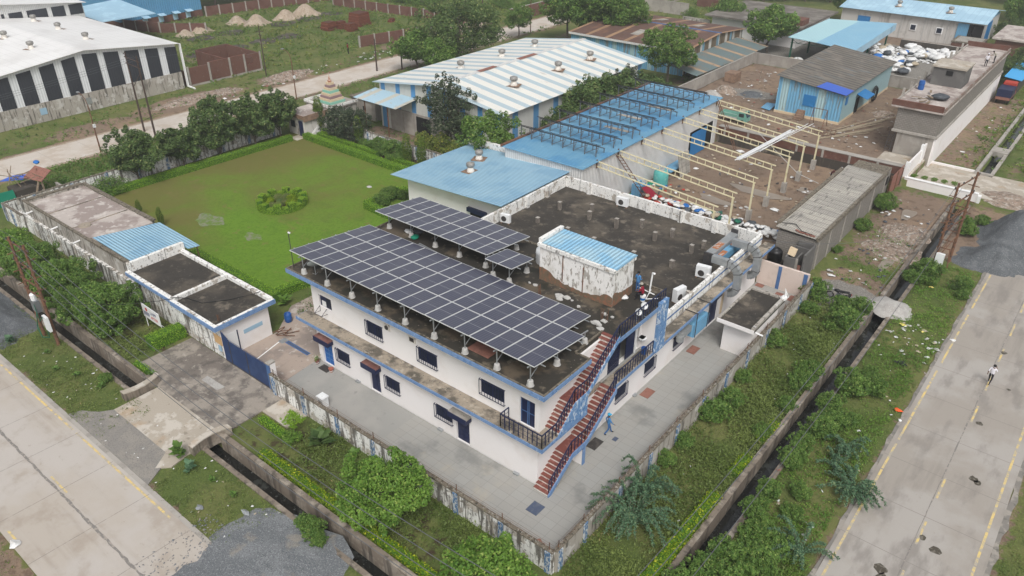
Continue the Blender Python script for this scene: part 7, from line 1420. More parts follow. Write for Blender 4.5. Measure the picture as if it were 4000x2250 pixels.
for i,(y0,z0,y1,z1) in enumerate(((15.7,8.5,15.2,8.5),(16.2,8.5,16.0,8.6),(16.9,8.5,16.9,8.5),(16.0,6.8,15.7,6.8))):wire((-60.6,y0,z0),(-5,y1,z1),2.0+.1*i,'thin power line running right from the twin-pole structure along the front drain, %s of four'%ORD[i],.02)
for i in range(3):wire((-60.6,15.7+.5*i,8.5),(-120,15.7+.5*i,9.5),1.2,'thin power line running left from the twin-pole structure, %s of three'%ORD[i],.012,8)
for i,(x,z) in enumerate(((-9.1,8.6),(-8.6,8.7),(-8.0,6.6))):wire((x,72.2,z),(x-.3,14,z+.6),1.7,'power line along the right drain towards the camera, %s of three'%ORD[i],.02)
wire((-8.7,72,5.2),(-21,61.6,3.9),1.0,'slack service cable from the rusty pole cluster to the office terrace',.016);wire((-102,46.7,10),(-112.2,73.5,7.4),1.0,'power line from the tall twin poles to the slim field pole');wire((-100,46.5,9.5),(-60.6,16.3,7.5),2.,'x') if 0 else None
for i in range(3):wire((-101+i,46.6,10.2),(-101+i*.6,-20,9),1.4,'power line left from the tall twin poles, %s of three'%ORD[i],.014,8)
wire((-53.5,23.4,3.3),(-59.5,16.2,4.2),.5,'black cable from the gatehouse roof to the twin-pole structure',.02,8,'black_rubber')
# ================================================================ VEGETATION
# hedges of the lawn
hedge([(-84.9,32.6),(-84.0,57.2)],.9,.75,'long clipped hedge along the tree side of the lawn')
hedge([(-83.2,58.9),(-58.9,58.6)],.9,.8,'longer clipped hedge on the far side of the lawn, next to the grass')
hedge([(-82.2,60.3),(-70.5,60.3)],.7,.75,'inner clipped hedge row in front of the cypress trees, left half');hedge([(-69.,60.3),(-59.2,60.2)],.7,.75,'inner clipped hedge row in front of the cypress trees, right half')
hedge([(-64.6,31.3),(-51.6,31.3)],.9,.8,'clipped hedge behind the gatehouse row, along the near lawn edge');hedge([(-51.4,31.9),(-50.9,38.5)],.9,.8,'clipped hedge closing the lawn beside the office building') if 0 else hedge([(-52.3,31.9),(-51.8,35.2)],.8,.75,'short clipped hedge running from the hedge corner to the office building')
hedge([(-60.3,54.2),(-60.3,49.2),(-55.9,48.9)],.8,.8,'clipped L-shaped hedge at the corner of the white hall');hedge([(-60.2,54.4),(-56.2,54.6)],.8,.8,'short clipped hedge touching the white hall wall')
hedge([(-53.4,20.6),(-53.2,23.4)],.0+1.1,1.0,'dense clipped hedge beside the notice board and driveway')
hedge([(-52.0,18.75),(-50.3,18.8)],.5,.5,'small clipped hedge at the left parapet of the driveway bridge')
hedge([(-39.3,21.0),(-36.6,20.9)],.5,.45,'short low hedge between the driveway and the round-headed shrub')
hedge([(-36.3,18.95),(-17,18.9)],.65,.5,'yellow-green hedge along the front drain','leaf_hedge_yellow',dens=170,size=.13)
hedge([(-11.75,24),(-11.7,34.2)],.8,.5,'yellow-green hedge along the right drain, nearer stretch','leaf_hedge_yellow',dens=150,size=.14);hedge([(-11.7,36.6),(-11.6,38.6)],.7,.45,'yellow-green hedge along the right drain, middle stretch','leaf_hedge_yellow',dens=130,size=.14);hedge([(-11.65,40.5),(-11.5,43)],.6,.45,'yellow-green hedge along the right drain, farthest stretch','leaf_hedge_yellow',dens=130,size=.14)
# circular bed
cx,cy=-67.9,43.9;rx,ry=2.35,2.5
r=root('round_flower_bed',(cx,cy,0),'round castellated clipped hedge ring with yellow bushes in the middle of the lawn','flower bed');rng=np.random.default_rng(8);PP=[];NN=[];core=MB();n=40
for i in range(n):
    a=2*math.pi*i/n;b=2*math.pi*(i+1)/n;h=1.05 if (i//2)%2 else .66
    q=[(cx+k*math.cos(t)*rx,cy+k*math.sin(t)*ry) for k,t in ((.86,a),(1.08,a),(1.08,b),(.86,b))];core.prism(q,0,h-.05)
    k=150;t=a+rng.random(k)*(b-a);ra=.84+rng.random(k)*.26;z=np.full(k,h);PP.append(np.stack([ra*np.cos(t)*rx,ra*np.sin(t)*ry,z],1));NN.append(np.tile([0,0,1.],(k,1)))
    for ra_,sg in ((1.1,1),(.84,-1)):
        k=130;t=a+rng.random(k)*(b-a);z=rng.random(k)*h;PP.append(np.stack([ra_*np.cos(t)*rx,ra_*np.sin(t)*ry,z],1));NN.append(np.stack([np.cos(t)*sg,np.sin(t)*sg,z*0],1))
P=np.concatenate(PP);P+=rng.normal(0,.018,P.shape);V,F,t=leaves(P,np.concatenate(NN),.085,rng,.6);core.build('inner_twigs','hedge_core',r);npmesh('clipped_ring','x' and V,F,'leaf_hedge_bright',r,np.repeat(t,4,0))
MB().prism([(cx+rx*.86*math.cos(t),cy+ry*.86*math.sin(t)) for t in np.linspace(0,6.1,30)],0,.06).build('soil','lawn',r)
def bush(r_,x,y,z,rad,mat,seed,n=2200,size=.1,h=.75,name='bush'):
    blobs=[((x-r_.location.x,y-r_.location.y,z),(rad,rad,rad*h))];crown_mesh(name,blobs,n,size,mat,r_,seed,asp=.6,inner=.15)
for (dx,dy,rad,mt,s_) in ((.3,1.0,.6,'leaf_hedge_yellow',1),(1.15,.35,.6,'leaf_hedge_yellow',2),(-.1,-.1,.42,'leaf_dark',3),(-1.2,-.6,.35,'leaf_hedge_yellow',4),(-.9,-1.2,.22,'leaf_hedge_yellow',5),(-.5,1.0,.5,'leaf_grass',6),(.5,-.9,.45,'leaf_grass',7),(0,-1.3,.4,'leaf_grass',8),(-1.2,.4,.5,'leaf_grass',9),(.3,.2,.45,'leaf_grass',10)):bush(r,cx+dx,cy+dy,.45,rad,mt,s_)
# trees behind the lawn
for i,(k,x,y,rz,s_) in enumerate([('row',-86.2,37.4,0,1.0),('row2',-86.0,43.0,1,.92),('row',-86.6,48.3,2.2,1.14),('row',-86.1,53.2,4,1.05),('row2',-86.3,57.2,3,1.1)]):tree(k,'tree',(x,y,0),'dense dark broadleaf tree behind the lawn hedge, %s from the left'%ORD[i],rz=rz,sc=s_,group='trees behind the lawn')
tree('vine','shrub',(-85.9,33.8,0),'low leafy shrub at the left end of the lawn hedge',cat='shrub',sc=1.3);tree('vine','shrub',(-85.5,31.5,0),'leafy shrub behind the pale gatehouse roof',cat='shrub',sc=1.1,rz=2)
for i,(t,a,b,s_,k) in enumerate([(2,275,1010,1.0,'cypress'),(2,538,1180,1.,'cypress'),(2,642,1215,1.05,'cypress'),(21,470,470,1.25,'cypress'),(21,590,420,1.0,'cypress')]):
    c=at(t,a,b);tree(k,'cypress_tree',(c.x,min(c.y,61.8),0),'slender cypress by the peeling garden wall, %s'%['in the middle of the row','second from the white hall','closest to the white hall','beside the whitewashed hut','second from the whitewashed hut'][i],rz=i,sc=s_,group='cypress trees at the garden wall')
tree('darkbush','tree',(-80.2,62.0,0),'grey-green bushy tree in front of the striped shed canopy, left one',sc=1.25);tree('darkbush','tree',(-77.3,62.2,0),'grey-green bushy tree in front of the striped shed canopy, right one',rz=2,sc=1.3)
for i,(x,y,s_,k) in enumerate([(-74.2,61.4,.75,'shrub'),(-71.5,61.5,1.2,'shrub'),(-70.2,61.7,1.3,'shrub2'),(-68.9,61.3,1.35,'shrub'),(-67.3,61.2,1.1,'shrub2'),(-72.8,61.6,1.0,'shrub2')]):tree(k,'shrub',(x,y,0),'garden shrub behind the double hedge, %s from the left'%ORD[i],cat='shrub',rz=i,sc=s_,group='garden shrubs by the peeling wall')
c=at(2,475,1140);tree('ball','shrub',(c.x,c.y,0),'ball-clipped shrub between two cypress trees',cat='shrub',sc=1.1)
tree('ball','shrub',(-81.6,61.,0),'ball-clipped shrub beside the whitewashed hut',cat='shrub',rz=1,sc=1.3)
for i,(x,y,s_) in enumerate([(-66.5,64.6,.95),(-64.,64.9,1.05),(-61.8,64.8,.9)]):tree('yellowbush','shrub',(x,y,0),'yellowish leafy bush beyond the garden wall, %s from the left'%ORD[i],cat='shrub',rz=i,sc=s_,group='yellowish bushes beyond the garden wall')
tree('airy','tree',(-64.8,66.9,0),'tall airy tree in front of the gable of the striped shed',sc=1.15);tree('neem','neem_tree',(-55.3,64.4,0),'dark neem tree overhanging the corner of the pale blue hall roof',cat='tree',sc=.92)
for i,(x,y,s_,k) in enumerate([(-54.2,77,1.05,'bushy'),(-54.3,81.5,1.3,'bushy'),(-54.,86,1.4,'bushy'),(-53.8,90.5,1.35,'bushy'),(-54.,95,1.15,'bushy'),(-53.4,98,.9,'bushy')]):tree(k,'tree',(x,y,0),'bushy tree squeezed between the striped shed and the blue-roofed shed, %s from the camera'%ORD[i],rz=i*1.3,sc=s_,group='trees between the two sheds')
tree('airy','tree',(-55.2,93.5,0),'thin taller sapling rising from the bushes between the two sheds',rz=2,sc=.85)
tree('neem','tree',(-58.3,111.5,0),'tree standing between the striped shed and the rust-roofed shed',sc=1.12)
tree('big','tree',(-93.6,100.5,0),'very large dark tree beside the far road, behind the striped shed');tree('wide','tree',(-95.5,92.,0),'green tree left of the very large dark tree',rz=1,sc=1.25);tree('wide','tree',(-91.,92.8,0),'rounded tree at the near side of the very large dark tree',rz=3,sc=1.05)
for i,(t,a,b,s_,k) in enumerate([(2,1680,300,1.25,'neem'),(2,1830,310,1.35,'neem'),(2,1990,330,1.35,'neem'),(2,2080,350,1.1,'neem'),(2,1330,275,.75,'neem')]):
    c=at(t,a,b);tree(k,'tree',(c.x,c.y,0),'tree behind the striped shed, %s'%['leftmost of four','second of four','third of four','rightmost, touching the rust roof','small pale one apart by the far road'][i],rz=i,sc=s_,group='trees behind the striped shed')
c=at(3,725,375);tree('wide','tree',(c.x,c.y,0),'rounded dark tree between the rust-roofed shed and the open canopy',rz=2,sc=1.5);c=at(3,430,215);tree('wide','tree',(c.x,c.y,0),'rounded tree in front of the stained flat roof',rz=1,sc=1.15)
for i,(t,a,b,s_,k) in enumerate([(3,1290,160,1.1,'neem'),(3,2470,150,1.5,'neem'),(3,2530,230,1.3,'wide'),(3,2440,290,.8,'bushy'),(3,2520,550,.9,'bushy'),(3,2450,600,.7,'bushy'),(3,1090,150,1.,'vine'),(3,2000,-15,1.5,'neem'),(3,1850,-25,1.5,'neem'),(3,700,10,1.6,'neem'),(3,850,5,1.6,'neem'),(3,1000,10,1.6,'neem'),(3,1180,15,1.6,'neem'),(3,2560,40,1.5,'neem')]):
    c=at(t,a,b);tree(k,'tree',(c.x,c.y,0),'dark tree among the buildings at the upper right, number %s'%['left of the long white shed','at the right photo edge beyond the shed','over the brick house','in front of the brick house','right of the low blue roof, farther','right of the low blue roof, nearer','creeper on the flat-roofed house','behind the long white shed, right','behind the long white shed, left','far wood, first','far wood, second','far wood, third','far wood, fourth','top right corner'][i] if 0 else 'dark tree at the upper right: '+['left of the long white shed','right edge, beyond the long shed','over the brick house','in front of the brick house','right of the low blue roof, farther','right of the low blue roof, nearer','creeper on the flat-roofed house','behind the long white shed, right','behind the long white shed, left','top edge, first from the left','top edge, second from the left','top edge, third from the left','top edge, fourth from the left','top right corner'][i],rz=i*1.7,sc=s_,group='trees at the upper right')
for i in range(9):
    a=1330+i*125;c=at(1,a,78 if i<3 else 30,0);tree('wide' if i%2 else 'neem','tree',(c.x-4-i*.6,c.y+2,0),'tree in the row behind the green field, %s from the blue shed'%ORD[i],rz=i*2.1,sc=1.3+.1*(i%3),group='trees behind the green field')
for i,(t,a,b,s_) in enumerate([(2,560,20,1.5),(2,640,35,1.4),(2,720,10,1.5),(2,480,12,1.3),(2,1250,55,1.2),(2,1330,90,1.1),(2,1420,60,1.2),(2,1190,30,1.4),(20,90,130,.9),(20,200,90,.9),(20,600,75,.8),(20,1700,20,1.3),(20,1560,90,1.),(20,1990,180,.9),(3,150,100,.9)]):
    c=at(t,a,b);tree('vine','shrub',(c.x,c.y,0),'scrubby bush beyond the far road, %s counted'%ORD[i],cat='shrub',rz=i,sc=s_*1.3,group='scrub bushes beyond the far road')
# front strip trees (between drain and wall)
for i,(k,x,y,rz,s_,lb) in enumerate([('street',-66.6,20.0,0,.9,'bushy tree behind the left drain, second from the notice board'),('street',-58.6,20.2,2,1.0,'dark bushy tree by the left drain, next to the notice board'),('street',-62.8,19.5,3,.6,'smaller bushy tree between the two larger ones by the left drain'),('street',-72.6,20.2,4,.85,'bushy tree by the left drain, farthest to the left'),('bright2',-77.5,20,1,.9,'leafy shrub at the far left beneath the low building wall'),('bright',-26.4,20.5,0,.86,'bright green leafy tree between the front drain and the court wall'),('bright2',-17.9,19.9,1,1.0,'bright green leafy bush at the bottom edge near the wall corner')]):tree(k,'tree',(x,y,0),lb,rz=rz,sc=s_)
r=tree('ball','topiary_shrub',(-36.3,21.6,.75),'round-headed clipped shrub on a thin stem beside the driveway',cat='shrub',sc=1.25,rz=.5);MB().tube((-36.3,21.6,0),(-36.3,21.6,.9),.04).build('stem','bark',loc=(-36.3,21.6,0)).parent=None
for o_ in [o for o in col.objects if o.name.startswith('stem')]:
    o_.parent=r;o_.location=(0,0,-.6);o_.scale=(.8,.8,.8)
tree('weed','plant',(-35.9,21.0,0),'small leafy plant at the foot of the round-headed shrub',cat='plant',sc=.9)
# big-leaved plants
for i,(t,a,b,k,s_,lb) in enumerate([(4,1010,268,'cypress',.5,'small conical shrub behind the pale gatehouse roof, left one'),(4,1162,335,'cypress',.55,'small conical shrub behind the blue gatehouse sheet roof, right one'),(5,350,190,'shrub',.85,'leafy shrub inside the L-shaped hedge, nearer one'),(5,415,140,'shrub2',1.05,'leafy shrub inside the L-shaped hedge, farther one'),(5,500,140,'shrub2',.7,'low plant beside the white hall wall in the hedge corner')]):
    c=at(t,a,b);tree(k,'shrub',(c.x,c.y,0),lb,cat='shrub',rz=i,sc=s_)
def bigleaf(name,x,y,lab,n,ln,mat,seed,h=1.,z=0):
    r=root(name,(x,y,z),lab,'plant');rr=random.Random(seed);m=MB();vs=[]
    for i in range(n):
        t=rr.uniform(0,6.28);el=rr.uniform(.35,1.1);l=ln*rr.uniform(.7,1.2);d=Vector((math.cos(t)*math.cos(el),math.sin(t)*math.cos(el),math.sin(el)));s_=Vector((-math.sin(t),math.cos(t),0));p=Vector((0,0,h*rr.uniform(.1,.6)))
        q1=p+d*l*.45;q2=p+d*l*.9+Vector((0,0,-l*.2));w_=l*.26
        m.add([p+s_*.02,q1+s_*w_,q2,q1-s_*w_,p-s_*.02],[(0,1,2,3,4)])
    me=m.build('leaves',mat,None,loc=(0,0,0));me.parent=r;a=me.data.attributes.new('tint','FLOAT_VECTOR','POINT');a.data.foreach_set('vector',np.random.default_rng(seed).random(len(me.data.vertices)*3).astype(np.float32));return r
bigleaf('taro_plant',-34.2,22.0,'dark big-leaved plant against the court wall',26,1.25,'leaf_dark',1);bigleaf('taro_plant',-40.4,15.5,'broad-leaved shrub at the end of the right bridge parapet',40,.7,'leaf_mid',2,1.3) 
bigleaf('taro_plant',-31.6,22.6,'small broad-leaved plant at the foot of the court wall',12,.7,'leaf_mid',3,.5);bigleaf('taro_plant',-28.9,22.7,'second small broad-leaved plant under the court wall pier',9,.6,'leaf_mid',4,.5)
bigleaf('banana_plant',-50.7,31.4,'young broad-leaved plant at the hedge corner by the yard',14,.9,'leaf_bright',5,.8);bigleaf('broad_weed',-49.9,18.9,'broad green weed at the left bridge parapet',14,.5,'leaf_mid',6,.4)
# feathery (mesquite-like) shrubs
def feathery(x,y,lab,n,ln,rise,seed,mat='leaf_blue',lean=(0,0)):
    r=root('feathery_shrub',(x,y,0),lab,'shrub','feathery shrubs by the right drain' if x>-12 else None);rr=np.random.default_rng(seed);P=[];N=[];tw=MB()
    for i in range(n):
        t=rr.uniform(0,6.28);l=ln*rr.uniform(.6,1.15);dx,dy=math.cos(t)+lean[0],math.sin(t)+lean[1];k=26;u=np.linspace(.12,1,k);zz=rise*rr.uniform(.4,1.3)*np.sin(u*2.5)*l*.5+.15;pts=np.stack([dx*l*u,dy*l*u,zz],1)
        for a,b in zip(pts[:-1:5],pts[5::5]):tw.tube(a,b,.015,n=3)
        for q in range(6):P.append(pts+rr.normal(0,.05,pts.shape));N.append(np.tile([0,0,1.],(k,1)))
    P=np.concatenate(P);V,F,t=leaves(P,np.concatenate(N),.17,rr,.35);npmesh('foliage',V,F,mat,r,np.repeat(t,4,0));o=tw.build('branches','bark',None,loc=(0,0,0));o.parent=r
feathery(-14.6,29.3,'large blue-green feathery shrub spilling over the side wall',50,2.5,1.3,1);feathery(-15.2,31.5,'blue-green feathery shrub behind the large one at the side wall',26,2.0,1.7,2)
feathery(-5.4,39.9,'blue-green feathery bush on the edge of the right road',30,1.9,.9,3);feathery(-7.1,41.6,'small feathery shrub left of the one on the road edge',12,1.3,.8,4);feathery(-7.0,43.6,'small feathery shrub farthest up the verge',14,1.4,.9,5);feathery(-6.1,33.2,'arching feathery shrub at the bottom of the right road',16,2.0,1.0,6)
# rounded shrubs along right drain
SH=[(-8.9,49.9,1.35),(-7.6,50.9,1.2),(-9.2,46.9,1.0),(-8.6,45.4,1.1),(-8.9,43.9,1.1),(-9.4,42.0,.95),(-9.2,40.0,.95),(-7.6,46.3,.8),(-9.3,36.3,.85),(-9.4,34.4,.95),(-8.6,33.6,.8),(-8.4,32.3,1.15),(-7.2,32.4,1.0),(-9.0,30.3,1.3),(-7.6,30.9,1.1),(-9.6,28.3,1.3),(-8.0,28.7,1.3),(-6.6,30.4,.8),(-10.0,26.3,1.2),(-8.2,26.6,1.2),(-7.8,37.6,.7),(-7.5,35.6,.8),(-8.3,52.9,.6),(-6.9,27.8,1.0)]
for i,(x,y,s_) in enumerate(SH):tree(['shrub','shrub2'][i%2],'shrub',(x,y,0),'rounded green shrub between the right drain and the road, %s in the row'%ORD[i],cat='shrub',rz=i*1.9,sc=(s_*.84),group='rounded shrubs along the right drain')
for i,(x,y,s_) in enumerate([(-15.3,40.9,1.15),(-14.9,42.9,.85),(-15.5,37.2,.7),(-15.6,34.9,.6),(-11.9,49.8,1.0),(-11.8,41.3,.6),(-11.7,45.2,.7),(-15.7,61.3,1.1),(-15.2,58.6,.8),(-12.2,57.9,1.2),(-13.2,60.7,1.0),(-15.6,52.2,.8),(-16.9,77.9,.9),(-16.6,84.4,1.1),(-17.1,71.3,.5),(-9.0,70.9,1.2),(-9.9,69.7,.9),(-6.1,71.,.8),(-7.6,86.9,.8),(-8.3,83.3,.9),(-11.9,48.2,.9),(-15.4,46.2,.6),(-5.6,69.5,.6),(-11.8,61.2,.9),(-8.9,86.,.7)]):tree(['shrub2','shrub'][i%2],'shrub',(x,y,0),'leafy green weed bush right of the compound, %s counted from the camera list'%ORD[i] if 0 else 'leafy green bush %s'%['against the side wall, largest','against the side wall, behind the largest','at the side wall near the feathery shrubs','small, at the foot of the side wall','beside the right drain, halfway','small, beside the right drain, nearer','beside the drain, below the halfway one','at the far corner of the side wall','at the side wall before its far corner','in front of the pale ash heap','between the corner and the ash heap','at the side wall below the annex','at the foot of the asbestos row, middle','at the foot of the asbestos row, far end','small, at the foot of the asbestos row','at the base of the rusty pole cluster','left of the rusty pole cluster base','on the verge past the poles','beside the taller stone heap','beside the smaller stone heap','beside the right drain, just before the halfway one','small, beside the side wall below the annex','small, on the verge near the yellow bag','beside the ash heap bridge','on the drain bank below the taller heap'][i],cat='shrub',rz=i*2.3,sc=s_,group='bushes right of the compound')
c=at(7,2230,1090);
for i,(x,y,s_) in enumerate([(-29.3,17.0,.6),(-28.4,16.9,.7),(-27.7,16.7,.5),(-52.,16.4,.5)]):tree('shrub2','shrub',(x,y,0),'small bush on the outer kerb of the front drain, %s'%['first beside the gravel spread','second beside the gravel spread','third beside the gravel spread','near the left bridge parapet'][i],cat='shrub',rz=i,sc=s_)
bigleaf('milkweed',-62.7,14.0,'pale grey-green milkweed beside the dark gravel heap',34,.55,'leaf_blue',12,.8);bigleaf('milkweed',-38.7,15.2,'pale milkweed on the verge right of the driveway',22,.6,'leaf_blue',14,1.0)
for i,(x,y) in enumerate([(-56.2,14.6),(-54.3,15.3),(-51.5,15.8),(-36.8,15.6),(-34.6,15.7),(-59.,15.2)]):bigleaf('broad_weed',x,y,'low broad-leaved weed on the left road verge, %s from the left'%['second','third','fifth','sixth','seventh','first'][i],16,.4,'leaf_mid',20+i,.4)
for i in range(5):
    c=at(3,1790-20+i*72,1300+i*14,.12);r=tree('weed','sapling',(c.x,c.y,.6),'thin sapling in the paving of the entry slab, %s from the left'%ORD[i],cat='sapling',rz=i,sc=.5,group='saplings on the entry slab')
# ground cover
cover('ground_weeds',[(-16.0,-11.35,23.5,36,30,.45),(-16,-11.35,36,48,32,.55),(-16,-11.35,48,61,32,.6),(-84,-53,18.6,23.2,20,.4),(-36,-17,18.6,23.2,26,.5),(-9.4,-5.5,22,33,20,.4)],'leaf_grass','tangled grass and weeds in the strips between the drains and the compound walls',.19,1)
cover('ground_weeds',[(-9.4,-5.6,33,57,22,.25),(-9.4,-5.3,57,75,16,.2),(-9.4,-5.3,22,33,26,.35),(-16.5,-11.3,66,80,7,.2)],'leaf_bright','low green weeds on the right road verge',.15,2)
cover('ground_grass',[(-70,-48.8,12.9,16.7,13,.14),(-39.5,-31,12.9,16.7,12,.14),(-62,-46,13,16.7,6,.25),(-45.5,-30,3,5.3,6,.1),(2.9,8,22,75,9,.14),(-9.3,-5.3,40,62,8,.1)],'leaf_grass','short rough grass on the road verges',.12,3)
cover('ground_weeds',[(-98.,-87.8,28,57,9,.75),(-98,-88,57,66,4,.5),(-116,-106.5,28,130,1.1,.4),(-98,-80,68,96,2,.8),(-80,-58,63.2,68,3,.5)],'leaf_mid','rank green weeds along the far road and beyond the garden wall',.26,4)
cover('field_weeds',[(-165,-116,64,150,.9,.5),(-150,-108,124,200,.6,1.0),(-98,-83,140,200,.7,.9),(-14,20,104,170,.8,.5),(3,14,60,110,1.2,.3),(-83,-60,141,175,.8,.7),(-60,-50,100,131,1.,.7)],'leaf_pale','scattered tall grass and weeds over the fields',.36,5)
cover('field_weeds',[(-165,-116,64,150,.9,.35),(-100,-98,100,200,2,.4),(-14,20,104,170,.6,.4),(-150,-108,124,200,.5,.6)],'leaf_mid','scattered low green weeds over the fields',.34,6)
cover('moss_weeds',[(-86,-53,30.1,31.4,9,.25),(-83,-58,61.2,62.6,8,.3),(-50.5,-48,31,35,8,.2)],'leaf_mid','low plants at the foot of the lawn hedges and garden wall',.16,7)
# ================================================================ PEOPLE
def person(lab,loc,rz,mats,pose=None,hat=None,sc=1.0,hairm='hair'):
    """mats=(top,trousers,skin,shoes); joints in metres, person faces +x"""
    J={'pelvis':(0,0,.95,.125),'waist':(0,0,1.1,.115),'chest':(0,0,1.3,.14),'neck':(0,0,1.46,.052),'jaw':(.015,0,1.53,.07),'head':(.0,0,1.6,.095),'crown':(-.005,0,1.67,.075),
       'shL':(0,.18,1.4,.058),'elL':(-.02,.23,1.14,.042),'wrL':(.06,.24,.9,.028),'paL':(.08,.24,.83,.03),'shR':(0,-.18,1.4,.058),'elR':(-.02,-.23,1.14,.042),'wrR':(.06,-.24,.9,.028),'paR':(.08,-.24,.83,.03),
       'hiL':(0,.09,.88,.085),'knL':(.02,.1,.5,.06),'anL':(-.01,.1,.1,.04),'toL':(.15,.11,.045,.036),'hiR':(0,-.09,.88,.085),'knR':(.02,-.1,.5,.06),'anR':(-.01,-.1,.1,.04),'toR':(.15,-.11,.045,.036)}
    for k,v in (pose or {}).items():J[k]=tuple(v)+(J[k][3],)
    E=[('pelvis','waist'),('waist','chest'),('chest','neck'),('neck','jaw'),('jaw','head'),('head','crown'),('chest','shL'),('shL','elL'),('elL','wrL'),('wrL','paL'),('chest','shR'),('shR','elR'),('elR','wrR'),('wrR','paR'),('pelvis','hiL'),('hiL','knL'),('knL','anL'),('anL','toL'),('pelvis','hiR'),('hiR','knR'),('knR','anR'),('anR','toR')]
    names=list(J)
    for s_ in 'LR':
        p=Vector(J['pa'+s_][:3]);d=(p-Vector(J['wr'+s_][:3])).normalized();sd=d.cross(Vector((0,0,1)));sd=sd.normalized() if sd.length>.1 else Vector((1,0,0));nn=d.cross(sd)
        for f,(o,l) in enumerate(((-.027,.06),(-.009,.068),(.009,.064),(.027,.052))):
            J['f%d%s'%(f,s_)]=tuple(p+sd*o+d*.045)+(.009,);J['g%d%s'%(f,s_)]=tuple(p+sd*o+d*(.045+l)+nn*.012)+(.007,);E+=[('pa'+s_,'f%d%s'%(f,s_)),('f%d%s'%(f,s_),'g%d%s'%(f,s_))]
        J['t'+s_]=tuple(p-sd*.045+d*.02)+(.009,);E.append(('pa'+s_,'t'+s_))
    J['nose']=tuple(Vector(J['head'][:3])+Vector((.115,0,-.02)))+(.014,);E.append(('head','nose'))
    names=list(J);idx={n:i for i,n in enumerate(names)};me=bpy.data.meshes.new('body');me.from_pydata([J[n][:3] for n in names],[(idx[a],idx[b]) for a,b in E],[])
    o=bpy.data.objects.new('person',me);col.objects.link(o);sk=o.modifiers.new('skin','SKIN');sk.use_smooth_shade=True
    for i,n in enumerate(names):me.skin_vertices[0].data[i].radius=(J[n][3],)*2;me.skin_vertices[0].data[i].use_root=(n=='pelvis')
    ss=o.modifiers.new('sub','SUBSURF');ss.levels=1;ss.render_levels=1
    dg=bpy.context.evaluated_depsgraph_get();nm=bpy.data.meshes.new_from_object(o.evaluated_get(dg));bpy.data.objects.remove(o)
    for m_ in mats:nm.materials.append(MATS[m_])
    def seg(p,a,b):
        ab=b-a;t=max(0,min(1,(p-a).dot(ab)/max(ab.dot(ab),1e-9)));return (p-(a+ab*t)).length
    reg={}
    for a,b in E:
        if a in('pelvis',) and b in ('hiL','hiR') or a[:2] in('hi','kn') and b[:2] in ('kn','an'):reg[(a,b)]=1
        elif b[:2]=='to':reg[(a,b)]=3
        elif a[:2] in('neck'[:2],'ja','he','wr','pa') or b in('jaw',) or a[0] in 'fg' or b=='nose':reg[(a,b)]=2
        elif a[:2]=='el':reg[(a,b)]=0 if mats[0] in('cloth_blue','cloth_denim') else 2
        else:reg[(a,b)]=0
    V={n:Vector(J[n][:3]) for n in names}
    for p in nm.polygons:
        c=p.center;best=min(E,key=lambda e:seg(c,V[e[0]],V[e[1]])-.5*(J[e[0]][3]+J[e[1]][3]));k=reg[best]
        if best==('chest','neck') and seg(c,V['neck'],V['neck'])<.07:k=2
        p.material_index=k
    b=bpy.data.objects.new('person',nm);col.objects.link(b);tag(b,lab,'person');b.location=loc;b.rotation_euler=(0,0,rz);b.scale=(sc,)*3
    hd=Vector(J['head'][:3])+Vector((-.012,0,.035));h=MB().blob(hd,(.108,.102,.1),1,12,8,.02)
    hh=h.build('hair',hairm,None,loc=(0,0,0),smooth=True);hh.parent=b
    e=MB()
    for s_ in (-.032,.032):e.blob(Vector(J['head'][:3])+Vector((.088,s_,.0)),(.012,.014,.01),1,6,4,0)
    eo=e.build('eyes','hair',None,loc=(0,0,0));eo.parent=b
    if hat:
        k=MB().lathe(tuple(hd+Vector((0,0,.02))),[(.118,0),(.118,.04),(.1,.09),(.05,.12),(.01,.125)],14).add([tuple(hd+Vector((.1,-.07,.03))),tuple(hd+Vector((.19,-.05,.01))),tuple(hd+Vector((.19,.05,.01))),tuple(hd+Vector((.1,.07,.03)))],[(0,1,2,3)]);ho=k.build('cap',hat,None,loc=(0,0,0),smooth=True);ho.parent=b
    return b
walk={'knL':(.16,.1,.52),'anL':(.26,.1,.12),'toL':(.41,.11,.07),'knR':(-.02,-.1,.5),'anR':(-.28,-.1,.16),'toR':(-.15,-.11,.06),'elL':(-.12,.23,1.15),'wrL':(-.06,.25,.92),'paL':(-.04,.25,.85),'elR':(.1,-.23,1.16),'wrR':(.24,-.22,.98),'paR':(.3,-.22,.94)}
person('man in blue work clothes and light blue cap walking in the side court',(-19.95,34.9,.06),R(50),('cloth_blue','cloth_denim','skin','hair'),walk,'cap_blue',1.03)
rd_=dict(walk);rd_.update({'elR':(.05,-.26,1.2),'wrR':(.14,-.14,1.4),'paR':(.16,-.1,1.46)})
person('man in white shirt and black trousers walking on the right road',(-1.2,57.3,.06),R(80),('cloth_white','cloth_black','skin','hair'),rd_,None,1.02)
person('man in light blue shirt and jeans standing on the near roof by the pipe',(-21.95,40.75,7.7),R(75),('cloth_blue','cloth_denim','skin','hair'),{'wrL':(.2,.14,1.12),'paL':(.26,.1,1.12),'wrR':(.2,-.14,1.08),'paR':(.26,-.1,1.1)},None,1.02)
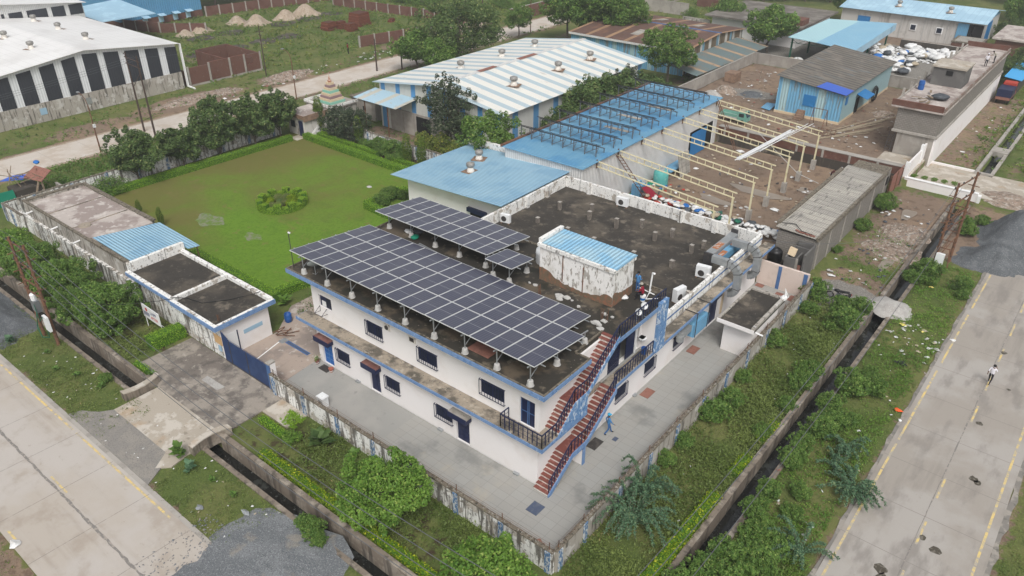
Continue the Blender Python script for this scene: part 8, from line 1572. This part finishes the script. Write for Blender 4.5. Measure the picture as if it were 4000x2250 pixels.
sit={'pelvis':(0,0,.55),'waist':(.02,0,.7),'chest':(.1,0,.9),'neck':(.16,0,1.05),'jaw':(.19,0,1.11),'head':(.19,0,1.18),'crown':(.17,0,1.26),'shL':(.1,.18,1.0),'elL':(.22,.24,.76),'wrL':(.42,.15,.68),'paL':(.48,.12,.66),'shR':(.1,-.18,1.0),'elR':(.22,-.24,.76),'wrR':(.42,-.15,.68),'paR':(.48,-.12,.66),'hiL':(.04,.1,.5),'knL':(.42,.17,.5),'anL':(.4,.15,.1),'toL':(.55,.17,.045),'hiR':(.04,-.1,.5),'knR':(.42,-.17,.5),'anR':(.5,-.15,.1),'toR':(.65,-.17,.045)}
person('man in red shirt and pale cap sitting on a bucket at the roof edge',(-21.15,40.15,7.7),R(190),('cloth_red','cloth_black','skin','hair'),sit,'cloth_khaki',1.0)
bend={'chest':(.16,0,1.24),'neck':(.27,0,1.36),'jaw':(.31,0,1.4),'head':(.34,0,1.46),'crown':(.35,0,1.54),'shL':(.17,.18,1.32),'elL':(.3,.22,1.08),'wrL':(.5,.18,.98),'paL':(.56,.16,.96),'shR':(.17,-.18,1.32),'elR':(.3,-.22,1.08),'wrR':(.5,-.18,.98),'paR':(.56,-.16,.96)}
person('stooping worker in maroon shirt beside the red drum',(-23.9,88.4,0),R(10),('cloth_maroon','cloth_black','skin','hair'),bend,None,1.05)
person('worker with a white headcloth behind the red drum',(-23.3,89.6,0),R(-60),('cloth_maroon','cloth_black','skin','hair'),bend,'cloth_white',1.05)
person('man in white shirt and cap standing on the unfinished building roof',(-17.0,126.5,6.8),R(100),('cloth_white','cloth_black','skin','hair'),None,'cloth_white',1.1)
person('man in grey-tan shirt at the parapet of the unfinished building roof',(-16.5,129.5,6.8),R(200),('cloth_khaki','cloth_black','skin','hair'),bend,None,1.1)
person('distant person in a pink top standing in the green field',tuple(at(2,112,385)),R(30),('cloth_red','cloth_black','skin','hair'),None,None,1.15)
# haze
hz_=MB().box(-420,160,-130,450,-2.5,60);
def haze():
    m=bpy.data.materials.new('haze');m.use_nodes=True;t=m.node_tree;t.nodes.clear();v=t.nodes.new('ShaderNodeVolumePrincipled');v.inputs['Density'].default_value=HAZE;v.inputs['Color'].default_value=(.95,.96,.97,1);v.inputs['Anisotropy'].default_value=.2;o=t.nodes.new('ShaderNodeOutputMaterial');t.links.new(v.outputs[0],o.inputs['Volume']);MATS['haze']=m
HAZE=.0006
haze();o=hz_.build('haze','haze');o['kind']='stuff';o['label']='thin pale humid haze';
